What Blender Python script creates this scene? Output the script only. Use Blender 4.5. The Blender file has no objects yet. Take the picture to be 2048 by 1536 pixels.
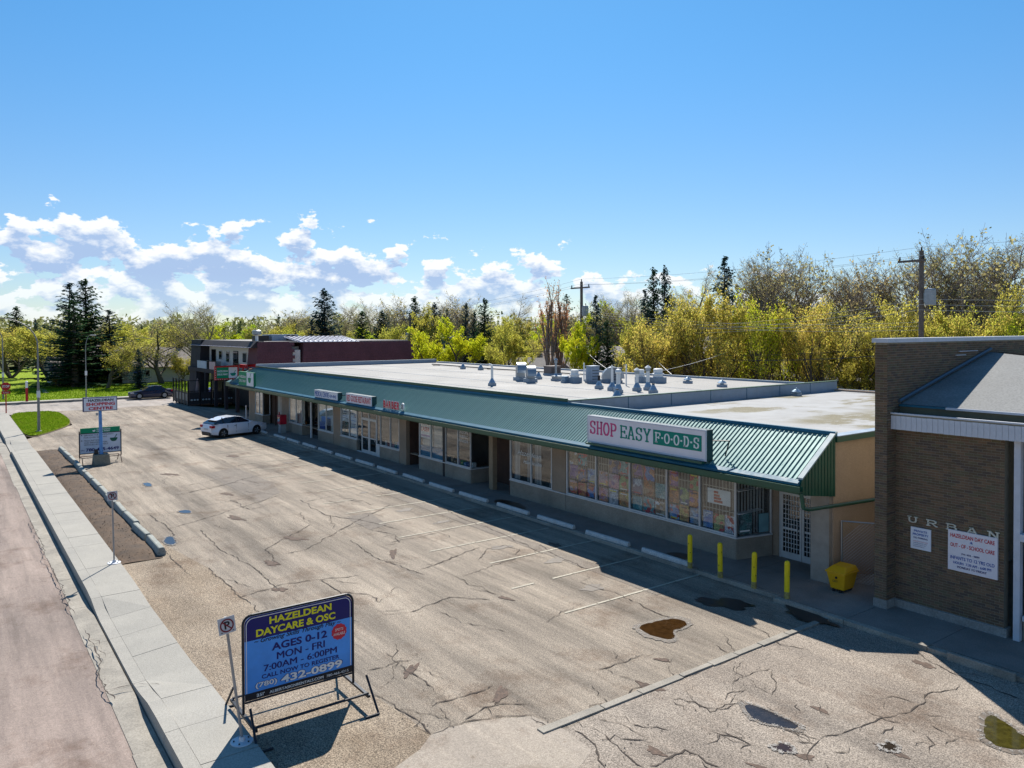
import bpy, bmesh, math, random
from mathutils import Vector, Matrix
random.seed(7)
C = bpy.context.scene
col = C.collection
R = math.radians

# ---------------------------------------------------------------- camera, sky, sun, exposure
cam_d = bpy.data.cameras.new('camera'); cam = bpy.data.objects.new('camera', cam_d); col.objects.link(cam)
C.camera = cam
cam_d.sensor_width = 36; cam_d.lens = 27.107; cam_d.shift_y = -0.03873
cam_d.clip_end = 5000; cam_d.clip_start = .1
def aim(yaw, pitch, roll):
    f0 = Vector((math.cos(yaw), math.sin(yaw), 0)); r0 = Vector((math.sin(yaw), -math.cos(yaw), 0)); u0 = Vector((0, 0, 1))
    f = math.cos(pitch)*f0 - math.sin(pitch)*u0; u = math.sin(pitch)*f0 + math.cos(pitch)*u0
    r = math.cos(roll)*r0 + math.sin(roll)*u; u2 = -math.sin(roll)*r0 + math.cos(roll)*u
    return Matrix((r, u2, -f)).transposed()
m4 = aim(R(-36.203), R(.9966), R(-.2389)).to_4x4(); m4.translation = (0, 0, 7.6)
cam.matrix_world = m4
C.view_settings.view_transform = 'Standard'; C.view_settings.look = 'None'
C.view_settings.exposure = .88; C.view_settings.gamma = 1; C.view_settings.use_curve_mapping = False

SUN_EL = 44.6; SUN_AZ = (0.806, -0.593)            # horizontal direction towards the sun
world = bpy.data.worlds.new('World'); C.world = world; world.use_nodes = True
wn = world.node_tree.nodes; wl = world.node_tree.links; wn.clear()
def W(t, **k):
    n = wn.new(t)
    for a, b in k.items(): setattr(n, a, b)
    return n
def wmath(op, a, b=None, c=None, clamp=False):
    n = W('ShaderNodeMath', operation=op); n.use_clamp = clamp
    for i, v in enumerate((a, b, c)):
        if v is None: continue
        if isinstance(v, (int, float)): n.inputs[i].default_value = v
        else: wl.new(v, n.inputs[i])
    return n.outputs[0]
def wmix(fac, a, b, mode='MIX'):
    n = W('ShaderNodeMix', data_type='RGBA', blend_type=mode)
    for i, v in ((0, fac), (6, a), (7, b)):
        if isinstance(v, (int, float)): n.inputs[i].default_value = v
        elif isinstance(v, tuple): n.inputs[i].default_value = (*v, 1)
        else: wl.new(v, n.inputs[i])
    return n.outputs[2]
out = W('ShaderNodeOutputWorld'); bg = W('ShaderNodeBackground'); bg.inputs[1].default_value = .092
wl.new(bg.outputs[0], out.inputs[0])
sky = W('ShaderNodeTexSky', sky_type='NISHITA'); sky.sun_disc = False; sky.sun_elevation = R(SUN_EL)
sky.sun_rotation = math.atan2(SUN_AZ[0], SUN_AZ[1]); sky.altitude = 650; sky.air_density = 1.0; sky.dust_density = .25; sky.ozone_density = 3.0
tc = W('ShaderNodeTexCoord'); sp = W('ShaderNodeSeparateXYZ'); wl.new(tc.outputs['Generated'], sp.inputs[0])
az = wmath('ARCTAN2', sp.outputs[1], sp.outputs[0]); el = wmath('ARCSINE', sp.outputs[2])
eld = wmath('MULTIPLY', el, 57.2958)
def cloud(delta, seed=0):
    cv = W('ShaderNodeCombineXYZ')
    wl.new(wmath('MULTIPLY', az, 9.0), cv.inputs[0]); wl.new(wmath('MULTIPLY', wmath('ADD', el, delta), 16.0), cv.inputs[1]); cv.inputs[2].default_value = 3.7 + seed
    n = W('ShaderNodeTexNoise'); n.inputs['Scale'].default_value = 2.5; n.inputs['Detail'].default_value = 11; n.inputs['Roughness'].default_value = .56
    wl.new(cv.outputs[0], n.inputs['Vector']); return n.outputs[0]
top = wmath('MULTIPLY_ADD', wmath('COSINE', wmath('MULTIPLY', wmath('SUBTRACT', az, R(-4)), 2.6)), 2.8, 4.6)    # cloud bank height, degrees
bias = wmath('MULTIPLY', wmath('SUBTRACT', top, eld), .055)
bias = wmath('MINIMUM', bias, .115)
low = wmath('MULTIPLY', wmath('SUBTRACT', 2.4, eld), .035)      # thinner bank close to the horizon
low = wmath('MAXIMUM', low, 0.0)
def dens(delta):
    return wmath('SUBTRACT', wmath('ADD', cloud(delta), bias), low)
d0 = dens(0.0); d1 = dens(.013)
mr = W('ShaderNodeMapRange', interpolation_type='SMOOTHSTEP'); mr.inputs[1].default_value = .515; mr.inputs[2].default_value = .56
wl.new(d0, mr.inputs[0]); mask = mr.outputs[0]
sh = W('ShaderNodeMapRange'); sh.inputs[1].default_value = .54; sh.inputs[2].default_value = .67; wl.new(d1, sh.inputs[0])
ccol = wmix(sh.outputs[0], (6.0, 6.15, 6.3), (2.5, 3.4, 5.0))
tg = W('ShaderNodeMapRange', interpolation_type='SMOOTHSTEP'); tg.inputs[1].default_value = 0; tg.inputs[2].default_value = 24; wl.new(eld, tg.inputs[0])
tint = wmix(1.0, sky.outputs[0], wmix(tg.outputs[0], (.50, .54, .60), (.33, .66, .80)), 'MULTIPLY')
fade = W('ShaderNodeMapRange'); fade.inputs[1].default_value = 0; fade.inputs[2].default_value = 4; fade.inputs[3].default_value = .45; fade.inputs[4].default_value = .97
wl.new(eld, fade.inputs[0])
above = wmath('GREATER_THAN', eld, 0.0)
cm = wmath('MULTIPLY', wmath('MULTIPLY', mask, fade.outputs[0]), above)
wl.new(wmix(cm, tint, ccol), bg.inputs[0])

sun_d = bpy.data.lights.new('sun', 'SUN'); sun = bpy.data.objects.new('sun', sun_d); col.objects.link(sun)
sun_d.energy = 4.1; sun_d.angle = R(.5); sun_d.color = (1, .95, .87)
ce = math.cos(R(SUN_EL))
sun.rotation_euler = Vector((SUN_AZ[0]*ce, SUN_AZ[1]*ce, math.sin(R(SUN_EL)))).to_track_quat('Z', 'Y').to_euler()

# ---------------------------------------------------------------- materials
MATS = {}
def nt(name, rough=.8, metal=0, spec=.3):
    m = bpy.data.materials.new(name); m.use_nodes = True; MATS[name] = m
    b = m.node_tree.nodes['Principled BSDF']
    b.inputs['Roughness'].default_value = rough; b.inputs['Metallic'].default_value = metal; b.inputs['Specular IOR Level'].default_value = spec
    return m, m.node_tree.nodes, m.node_tree.links, b
def node(m, t, **k):
    n = m.node_tree.nodes.new(t)
    for a, b in k.items(): setattr(n, a, b)
    return n
def noise(m, scale, detail=4, rough=.6, stretch=None, coord='Object', rot=0):
    t = node(m, 'ShaderNodeTexCoord'); n = node(m, 'ShaderNodeTexNoise'); L = m.node_tree.links
    n.inputs['Scale'].default_value = scale; n.inputs['Detail'].default_value = detail; n.inputs['Roughness'].default_value = rough
    mp = node(m, 'ShaderNodeMapping'); mp.inputs['Scale'].default_value = stretch or (1, 1, 1); mp.inputs['Rotation'].default_value = (0, 0, rot)
    L.new(t.outputs[coord], mp.inputs[0]); L.new(mp.outputs[0], n.inputs['Vector'])
    return n.outputs[0]
def rng(m, v, a, b, c=0, d=1):
    n = node(m, 'ShaderNodeMapRange'); 
    for i, x in enumerate((a, b, c, d)): n.inputs[i+1].default_value = x
    m.node_tree.links.new(v, n.inputs[0]); return n.outputs[0]
def mixc(m, fac, a, b, mode='MIX'):
    n = node(m, 'ShaderNodeMix', data_type='RGBA', blend_type=mode)
    for i, v in ((0, fac), (6, a), (7, b)):
        if isinstance(v, (int, float)): n.inputs[i].default_value = v
        elif isinstance(v, (tuple, list)): n.inputs[i].default_value = (*v[:3], 1)
        else: m.node_tree.links.new(v, n.inputs[i])
    return n.outputs[2]
def bump(m, b, v, dist, strength=.6):
    n = node(m, 'ShaderNodeBump'); n.inputs['Distance'].default_value = dist; n.inputs['Strength'].default_value = strength
    m.node_tree.links.new(v, n.inputs['Height']); m.node_tree.links.new(n.outputs[0], b.inputs['Normal'])
def mul(c, k): return tuple(min(1, x*k) for x in c)
def plain(name, c, rough=.7, metal=0, var=.18, scale=3, spec=.3, fine=0, coord='Object'):
    """painted / cast surface: base colour with soft blotches and a little grime"""
    if name in MATS: return MATS[name]
    m, N, L, b = nt(name, rough, metal, spec)
    v = rng(m, noise(m, scale, 5, .65, coord=coord), .3, .7)
    cc = mixc(m, v, mul(c, 1-var), mul(c, 1+var*.6))
    if fine:
        f = rng(m, noise(m, fine, 2, .6, coord=coord), .35, .65); cc = mixc(m, f, mixc(m, 1.0, cc, (.72, .72, .72), 'MULTIPLY'), cc)
    L.new(cc, b.inputs['Base Color']); L.new(rng(m, v, 0, 1, rough*.85, min(1, rough*1.12)), b.inputs['Roughness'])
    return m
def asphalt(name, light, dark, speck=.5, streak=.5, sscale=38, big=.12, warm=None):
    m, N, L, b = nt(name, .9, 0, .25)
    a = rng(m, noise(m, big, 6, .62), .36, .64)
    st = rng(m, noise(m, .55, 6, .7, stretch=(.16, 1.6, 1)), .35, .68)
    c1 = mixc(m, a, dark, light)
    c2 = mixc(m, 1.0, c1, mixc(m, st, (1-.5*streak,)*3, (1.16, 1.15, 1.12)), 'MULTIPLY')
    s1 = rng(m, noise(m, sscale, 3, .8), .42, .58); 
    s2 = rng(m, noise(m, sscale*.33, 3, .8), .35, .62)
    sp_ = mixc(m, s1, (1-.72*speck,)*3, (1+.32*speck,)*3)
    c3 = mixc(m, 1.0, c2, sp_, 'MULTIPLY')
    c4 = mixc(m, 1.0, c3, mixc(m, s2, (1-.32*speck,)*3, (1.08, 1.08, 1.08)), 'MULTIPLY')
    bl = rng(m, noise(m, .42, 7, .72),   .52, .70)          # old stains and worn patches
    c5 = mixc(m, bl, c4, mixc(m, 1.0, c4, (.60, .52, .47), 'MULTIPLY'))
    tr = rng(m, noise(m, .9, 7, .78, stretch=(.05, 1.1, 1)), .50, .66)          # tyre-polished lanes and old oil
    c5 = mixc(m, 1.0, c5, mixc(m, tr, (1.04, 1.04, 1.04), (1-.34*streak,)*3), 'MULTIPLY')
    pt = rng(m, noise(m, 2.6, 6, .75), .60, .70); c5 = mixc(m, 1.0, c5, mixc(m, pt, (1, 1, 1), (.72, .68, .64)), 'MULTIPLY')
    hi = rng(m, noise(m, .8, 6, .75, stretch=(.3, 1, 1)), .58, .72); c5 = mixc(m, hi, c5, mixc(m, 1.0, c5, (1.28, 1.26, 1.24), 'MULTIPLY'))
    L.new(c5, b.inputs['Base Color']); bump(m, b, s1, .006, .5)
    return m
A_MAIN = asphalt('lot_asphalt', (.45, .38, .305), (.315, .265, .212), .7, .95)
A_RIGHT = asphalt('coarse_asphalt', (.41, .35, .29), (.30, .25, .205), .75, .45, 34, .3)
A_GRAV = asphalt('gravelly_asphalt', (.37, .30, .225), (.27, .21, .15), .9, .15, 34, .35)
A_LIGHT = asphalt('smooth_patch', (.38, .325, .27), (.33, .285, .235), .3, .2, 40, .3)
A_PATCH = asphalt('dark_patch', (.27, .232, .195), (.21, .18, .15), .5, .4)
A_ROAD = asphalt('road_asphalt', (.36, .285, .245), (.28, .225, .195), .25, .8, 45, .1)
A_FAR = asphalt('far_asphalt', (.36, .32, .29), (.30, .27, .24), .1, .4)
CONC = plain('concrete', (.40, .375, .325), .85, var=.16, scale=.7, fine=45)
CONC_OLD = plain('old_concrete', (.34, .325, .30), .9, var=.3, scale=2.2, fine=30)
CONC_DK = plain('walk_concrete', (.29, .255, .225), .9, var=.25, scale=.8, fine=40)
KERB = plain('kerb_concrete', (.37, .335, .28), .9, var=.35, scale=1.2, fine=30)
STOPC = plain('stop_concrete', (.62, .61, .58), .85, var=.2, scale=3, fine=30)
STOPG = plain('weathered_stop', (.36, .37, .33), .9, var=.25, scale=4, fine=30)
DIRT = plain('dirt', (.13, .088, .058), 1, var=.45, scale=1.6, fine=14)
CRACK = plain('crack_filler', (.065, .05, .04), .95, var=.3, scale=2)
HOLE = plain('broken_asphalt', (.15, .105, .08), .95, var=.5, scale=8, fine=25)
LINE = plain('worn_paint', (.52, .47, .37), .8, var=.35, scale=3, fine=25)
WET = plain('damp_asphalt', (.035, .032, .03), .35, var=.5, scale=3, fine=20)
BLACK = plain('black_metal', (.012, .012, .014), .45, var=.2)
STEEL = plain('galvanised_steel', (.38, .40, .42), .4, .7, var=.15)
GREYP = plain('grey_post_steel', (.33, .32, .31), .55, .3, var=.2)
WHITEP = plain('white_paint', (.75, .75, .74), .5, var=.08)
FRAME = plain('window_frame_aluminium', (.62, .62, .61), .45, .2, var=.1)
DKFRAME = plain('dark_frame', (.03, .028, .028), .5, var=.2)
YELLOW = plain('yellow_paint', (.80, .60, .015), .55, var=.12, scale=6)
REDP = plain('red_paint', (.45, .015, .02), .45, var=.15)
REDT = plain('red_print', (.55, .03, .05), .6, var=.05)
GREENT = plain('green_print', (.0, .25, .11), .6, var=.05)
TEALT = plain('teal_print', (.0, .22, .16), .6, var=.05)
PINKT = plain('pink_print', (.60, .08, .22), .6, var=.05)
BLUET = plain('blue_print', (.03, .10, .38), .6, var=.05)
NAVYT = plain('navy_print', (.012, .012, .13), .6, var=.05)
SKYT = plain('sky_blue_print', (.02, .16, .55), .6, var=.12, scale=1.2)
BLACKT = plain('black_print', (.015, .015, .02), .6, var=.05)
YELT = plain('yellow_print', (.75, .68, .02), .6, var=.05)
WHITET = plain('white_print', (.78, .78, .76), .6, var=.04)
SIGNW = plain('sign_face', (.78, .74, .78), .4, var=.06, scale=1)
SIGNW2 = plain('sign_face_cool', (.72, .74, .80), .4, var=.06, scale=1)
GREENM = plain('green_metal', (.012, .085, .05), .4, .0, var=.2, spec=.5)
BLUEM = plain('teal_flashing', (.02, .13, .20), .6, .0, var=.2, spec=.3)
STUCCO = plain('tan_stucco', (.52, .38, .27), .95, var=.15, scale=.6, fine=55)
BROWNW = plain('brown_wall', (.38, .285, .205), .9, var=.2, scale=.8, fine=40)
SILLW = plain('grey_brown_sill_wall', (.36, .305, .24), .9, var=.3, scale=.9, fine=40)
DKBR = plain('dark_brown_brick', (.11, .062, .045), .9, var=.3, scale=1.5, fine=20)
ROOFM = plain('roof_membrane', (.37, .355, .33), .85, var=.07, scale=.25, fine=12)
CURBM = plain('blue_grey_flashing', (.25, .31, .38), .5, .2, var=.12)
VENTB = plain('vent_flashing', (.26, .36, .46), .4, .4, var=.25, scale=5)
GALV = plain('shiny_duct', (.34, .37, .40), .4, .6, var=.15)
WOOD = plain('pole_wood', (.17, .14, .125), .9, var=.25, scale=4, fine=20)
BARK = plain('bark', (.10, .085, .07), .95, var=.3, scale=4)
BARKG = plain('grey_bark', (.24, .195, .165), .95, var=.3, scale=4)
RUB = plain('tyre_rubber', (.012, .012, .012), .85, var=.1)
INTER = plain('shop_interior', (.25, .22, .19), .9, var=.4, scale=.8)
BLIND = plain('window_blind', (.55, .50, .42), .9, var=.1, scale=.6)
POSTC = plain('tan_post', (.30, .22, .14), .8, var=.2)
HWHITE = plain('house_white', (.55, .55, .54), .8, var=.08)
HTAN = plain('house_tan', (.42, .34, .26), .85, var=.1)
HGREY = plain('house_blue_grey', (.22, .25, .28), .8, var=.1)
SHING = plain('grey_shingles', (.24, .22, .21), .9, var=.2, scale=1, fine=8)
SHINGT = plain('brown_grey_shingles', (.30, .26, .235), .9, var=.2, scale=1, fine=8)
MANS = plain('mansard_shingle', (.15, .062, .075), .85, var=.22, scale=.7, fine=10)
MANSD = plain('dark_mansard', (.03, .028, .035), .8, var=.3, scale=1)
FASCW = plain('fascia_white', (.58, .60, .66), .6, var=.12)
FLATG = plain('gravel_roof', (.38, .35, .32), .95, var=.15, scale=.6, fine=10)
BROOF = plain('grey_rolled_roofing', (.27, .27, .26), .9, var=.22, scale=.8, fine=20)
SOIL = plain('soil', (.12, .085, .06), 1, var=.4, scale=2, fine=20)
def grass_mat(name, a, b_):
    m, N, L, b = nt(name, .95, 0, .1)
    v = rng(m, noise(m, .5, 7, .7), .35, .65); f = rng(m, noise(m, 22, 3, .7), .35, .65)
    L.new(mixc(m, 1.0, mixc(m, v, a, b_), mixc(m, f, (.7, .7, .7), (1.15, 1.15, 1.1)), 'MULTIPLY'), b.inputs['Base Color'])
    bump(m, b, f, .03, .6); return m
GRASS = grass_mat('lawn_grass', (.19, .30, .014), (.27, .34, .02))
FIELD = grass_mat('field', (.09, .12, .03), (.14, .13, .05))
def glass(name, refl=.3, tintc=(.55, .6, .62), rough=.02):
    m = bpy.data.materials.new(name); m.use_nodes = True; MATS[name] = m
    N = m.node_tree.nodes; L = m.node_tree.links; N.clear()
    o = N.new('ShaderNodeOutputMaterial'); g = N.new('ShaderNodeBsdfGlossy'); t = N.new('ShaderNodeBsdfTransparent'); mx = N.new('ShaderNodeMixShader')
    g.inputs['Roughness'].default_value = rough; g.inputs['Color'].default_value = (.95, .97, 1, 1); t.inputs['Color'].default_value = (*tintc, 1)
    lw = N.new('ShaderNodeLayerWeight'); lw.inputs[0].default_value = .5
    pw = N.new('ShaderNodeMath'); pw.operation = 'POWER'; pw.inputs[1].default_value = 4; L.new(lw.outputs['Facing'], pw.inputs[0])
    ma = N.new('ShaderNodeMath'); ma.operation = 'MULTIPLY_ADD'; ma.use_clamp = True; ma.inputs[1].default_value = .8; ma.inputs[2].default_value = refl; L.new(pw.outputs[0], ma.inputs[0])
    L.new(ma.outputs[0], mx.inputs[0]); L.new(t.outputs[0], mx.inputs[1]); L.new(g.outputs[0], mx.inputs[2]); L.new(mx.outputs[0], o.inputs[0])
    return m
GLASS = glass('shop_glass', .07, (.93, .95, .95))
GLASSD = glass('dark_glass', .12, (.12, .14, .16))
CARGL = glass('car_glass', .12, (.08, .09, .11))
def paint(name, c, rough=.28):
    m, N, L, b = nt(name, rough, 0, .5); b.inputs['Coat Weight'].default_value = .6; b.inputs['Coat Roughness'].default_value = .06
    v = noise(m, 1.5, 3, .5); L.new(mixc(m, v, mul(c, .93), c), b.inputs['Base Color']); return m
def water(name, c):
    m, N, L, b = nt(name, .06, 0, .6); b.inputs['IOR'].default_value = 1.33
    v = rng(m, noise(m, 7, 4, .7), .35, .7); L.new(mixc(m, v, c, mul(c, .45)), b.inputs['Base Color'])
    return m
PUDR = water('rusty_puddle', (.055, .026, .008)); PUDB = water('clear_puddle', (.04, .03, .022)); PUDG = water('mossy_puddle', (.07, .06, .012))
SALT = plain('dried_rim', (.44, .41, .37), .9, var=.5, scale=14, fine=30)
def leafmat(name, c1, c2, trans=.5):
    m = bpy.data.materials.new(name); m.use_nodes = True; MATS[name] = m
    N = m.node_tree.nodes; L = m.node_tree.links; N.clear()
    o = N.new('ShaderNodeOutputMaterial'); d = N.new('ShaderNodeBsdfDiffuse'); t = N.new('ShaderNodeBsdfTranslucent'); mx = N.new('ShaderNodeMixShader')
    mx.inputs[0].default_value = trans
    cc = mixc(m, rng(m, noise(m, 1.1, 3, .6), .35, .65), c1, c2)
    gi = N.new('ShaderNodeNewGeometry')
    rn = rng(m, gi.outputs['Random Per Island'], 0, 1, .62, 1.35)
    hs = N.new('ShaderNodeHueSaturation'); L.new(cc, hs.inputs['Color']); L.new(rn, hs.inputs['Value'])
    oi = N.new('ShaderNodeObjectInfo'); L.new(rng(m, oi.outputs['Random'], 0, 1, .485, .515), hs.inputs['Hue'])
    L.new(hs.outputs[0], d.inputs[0]); L.new(hs.outputs[0], t.inputs[0]); L.new(d.outputs[0], mx.inputs[1]); L.new(t.outputs[0], mx.inputs[2]); L.new(mx.outputs[0], o.inputs[0])
    return m
LF_YG = leafmat('spring_leaf', (.46, .47, .07), (.56, .49, .10), .6)
LF_LIME = leafmat('lime_leaf', (.48, .60, .03), (.60, .62, .03), .6)
LF_OCH = leafmat('ochre_leaf', (.66, .54, .09), (.66, .50, .14), .6)
LF_OLV = leafmat('olive_bud', (.42, .38, .15), (.48, .40, .18), .5)
LF_ORG = leafmat('orange_bud', (.55, .26, .12), (.50, .30, .15), .5)
LF_SPR = leafmat('spruce_needle', (.035, .085, .038), (.06, .115, .045), .25)
LF_SPB = leafmat('blue_spruce_needle', (.034, .072, .066), (.052, .10, .085), .25)
LF_CED = leafmat('cedar_leaf', (.02, .05, .015), (.03, .06, .02), .2)

# ---------------------------------------------------------------- geometry helpers
class MB:
    def __init__(s): s.v = []; s.f = []; s.mi = []; s.cur = 0
    def add(s, vs, fs):
        k = len(s.v); s.v += [tuple(x) for x in vs]
        for f in fs: s.f.append(tuple(i+k for i in f)); s.mi.append(s.cur)
        return s
    def box(s, x0, x1, y0, y1, z0, z1, rot=0, piv=None):
        if x0 > x1: x0, x1 = x1, x0
        if y0 > y1: y0, y1 = y1, y0
        vs = [(x0,y0,z0),(x1,y0,z0),(x1,y1,z0),(x0,y1,z0),(x0,y0,z1),(x1,y0,z1),(x1,y1,z1),(x0,y1,z1)]
        if rot:
            px, py = piv or ((x0+x1)/2, (y0+y1)/2); c, n = math.cos(rot), math.sin(rot)
            vs = [(px+(x-px)*c-(y-py)*n, py+(x-px)*n+(y-py)*c, z) for x, y, z in vs]
        return s.add(vs, [(0,3,2,1),(4,5,6,7),(0,1,5,4),(1,2,6,5),(2,3,7,6),(3,0,4,7)])
    def quad(s, a, b, c, d): return s.add([a,b,c,d], [(0,1,2,3)])
    def tube(s, p0, p1, r0, r1=None, n=8, cap=True):
        r1 = r0 if r1 is None else r1; p0 = Vector(p0); p1 = Vector(p1); d = (p1-p0)
        if d.length < 1e-6: return s
        d.normalize(); a = d.orthogonal().normalized(); b = d.cross(a); vs = []
        for p, r in ((p0, r0), (p1, r1)):
            for i in range(n):
                t = 2*math.pi*i/n; vs.append(p + a*(r*math.cos(t)) + b*(r*math.sin(t)))
        fs = [(i, (i+1) % n, n+(i+1) % n, n+i) for i in range(n)]
        if cap: fs += [tuple(range(n-1, -1, -1)), tuple(range(n, 2*n))]
        return s.add(vs, fs)
    def path(s, pts, r, n=6, r1=None):
        for i in range(len(pts)-1):
            a = r if r1 is None else r+(r1-r)*i/(len(pts)-1); b = r if r1 is None else r+(r1-r)*(i+1)/(len(pts)-1)
            s.tube(pts[i], pts[i+1], a, b, n)
        return s
    def prism(s, poly, z0, z1):
        n = len(poly); a = sum(poly[i][0]*poly[(i+1) % n][1]-poly[(i+1) % n][0]*poly[i][1] for i in range(n))
        if a < 0: poly = poly[::-1]
        vs = [(x, y, z0) for x, y in poly]+[(x, y, z1) for x, y in poly]
        return s.add(vs, [tuple(range(n-1, -1, -1)), tuple(range(n, 2*n))]+[(i, (i+1) % n, n+(i+1) % n, n+i) for i in range(n)])
    def xsec(s, prof, x0, x1):
        """profile of (y, z) points extruded along x"""
        n = len(prof); vs = [(x0, y, z) for y, z in prof]+[(x1, y, z) for y, z in prof]
        return s.add(vs, [tuple(range(n-1, -1, -1)), tuple(range(n, 2*n))]+[(i, (i+1) % n, n+(i+1) % n, n+i) for i in range(n)])
    def ysec(s, prof, y0, y1):
        n = len(prof); vs = [(x, y0, z) for x, z in prof]+[(x, y1, z) for x, z in prof]
        return s.add(vs, [tuple(range(n)), tuple(range(2*n-1, n-1, -1))]+[(i, n+i, n+(i+1) % n, (i+1) % n) for i in range(n)])
    def lathe(s, cx, cy, prof, n=14):
        vs = []; fs = []
        for r, z in prof:
            for i in range(n): t = 2*math.pi*i/n; vs.append((cx+r*math.cos(t), cy+r*math.sin(t), z))
        for k in range(len(prof)-1):
            for i in range(n): fs.append((k*n+i, k*n+(i+1) % n, (k+1)*n+(i+1) % n, (k+1)*n+i))
        fs.append(tuple(range(n-1, -1, -1))); fs.append(tuple(range((len(prof)-1)*n, len(prof)*n)))
        return s.add(vs, fs)
    def mesh(s, name, mats, smooth=False):
        me = bpy.data.meshes.new(name); me.from_pydata(s.v, [], s.f)
        mats = mats if isinstance(mats, (list, tuple)) else [mats]
        for m in mats: me.materials.append(m)
        if len(mats) > 1: me.polygons.foreach_set('material_index', s.mi)
        if smooth: me.polygons.foreach_set('use_smooth', [True]*len(me.polygons))
        me.update(); return me
    def build(s, name, mats, parent=None, smooth=False, fix=True, bevel=0):
        me = s.mesh(name, mats, smooth)
        if fix:
            b = bmesh.new(); b.from_mesh(me); bmesh.ops.recalc_face_normals(b, faces=b.faces); b.to_mesh(me); b.free()
        o = link(name, me, parent)
        if bevel:
            md = o.modifiers.new('bevel', 'BEVEL'); md.width = bevel; md.segments = 2; md.limit_method = 'ANGLE'
        return o
def link(name, data, parent=None):
    o = bpy.data.objects.new(name, data); col.objects.link(o)
    if parent is not None: o.parent = parent; o.matrix_parent_inverse = parent.matrix_basis.inverted()
    return o
def tag(o, label=None, cat=None, group=None, kind=None):
    if label: o['label'] = label
    if cat: o['category'] = cat
    if group: o['group'] = group
    if kind: o['kind'] = kind
    return o
def thing(name, label, cat, loc, group=None, rz=0):
    o = bpy.data.objects.new(name, None); col.objects.link(o); o.location = loc; o.rotation_euler = (0, 0, rz); o.empty_display_size = .3
    return tag(o, label, cat, group)
def structure(o): o['kind'] = 'structure'; return o
def copy_tree(o, parent=None, data_loc=None):
    c = o.copy(); col.objects.link(c)
    if parent is not None: c.parent = parent; c.matrix_parent_inverse = o.matrix_parent_inverse.copy()
    for ch in list(o.children): copy_tree(ch, c)
    return c
ORD = ['first','second','third','fourth','fifth','sixth','seventh','eighth','ninth','tenth','eleventh','twelfth','thirteenth','fourteenth','fifteenth','sixteenth','seventeenth','eighteenth','nineteenth','twentieth','twenty-first','twenty-second','twenty-third','twenty-fourth','twenty-fifth','twenty-sixth','twenty-seventh','twenty-eighth','twenty-ninth','thirtieth','thirty-first','thirty-second','thirty-third']
# placing flat print: O = lower left corner, r = reading direction, u = up
FACE_Y = (Vector((-1, 0, 0)), Vector((0, 0, 1)))      # seen from the street side (+y)
FACE_X = (Vector((0, -1, 0)), Vector((0, 0, 1)))      # seen from -x
TEXTS = {}
def text(s, parent, m, O, face, w, h, name='lettering', bold=.0, slant=0, thick=.006, spacing=1.0):
    dup = bold > 0 and ('M' in s)
    if dup: bold = 0
    cu = bpy.data.curves.new('t', 'FONT'); cu.body = s; cu.offset = bold; cu.shear = slant; cu.space_character = spacing; cu.resolution_u = 3
    ob = bpy.data.objects.new('t', cu); col.objects.link(ob)
    dg = bpy.context.evaluated_depsgraph_get(); me = bpy.data.meshes.new_from_object(ob.evaluated_get(dg))
    bpy.data.objects.remove(ob)
    xs = [v.co.x for v in me.vertices]; ys = [v.co.y for v in me.vertices]
    x0, x1, y0, y1 = min(xs), max(xs), min(ys), max(ys); r, u = face; nrm = r.cross(u); O = Vector(O)
    for v in me.vertices:
        v.co = O + r*((v.co.x-x0)/(x1-x0)*w) + u*((v.co.y-y0)/(y1-y0)*h) + nrm*thick
    if dup:      # heavier strokes: the same outline again a hair to either side
        bb = bmesh.new(); bb.from_mesh(me); e = r*(h*.035)
        g1 = bmesh.ops.duplicate(bb, geom=bb.verts[:]+bb.edges[:]+bb.faces[:])['geom']
        bmesh.ops.translate(bb, verts=[x for x in g1 if isinstance(x, bmesh.types.BMVert)], vec=e*2+nrm*.0006)
        bb.to_mesh(me); bb.free()
    me.materials.clear(); me.materials.append(m)
    return link(name, me, parent)
def plate(parent, m, O, face, w, h, off=.003, name='panel', back=None):
    r, u = face; n = r.cross(u); O = Vector(O); t = back if back else .002
    a = [O+n*(off-t), O+r*w+n*(off-t), O+r*w+u*h+n*(off-t), O+u*h+n*(off-t)]; b = [p+n*t for p in a]
    q = MB(); q.add(a+b, [(3,2,1,0),(4,5,6,7),(0,1,5,4),(1,2,6,5),(2,3,7,6),(3,0,4,7)])
    return q.build(name, m, parent)
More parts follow.
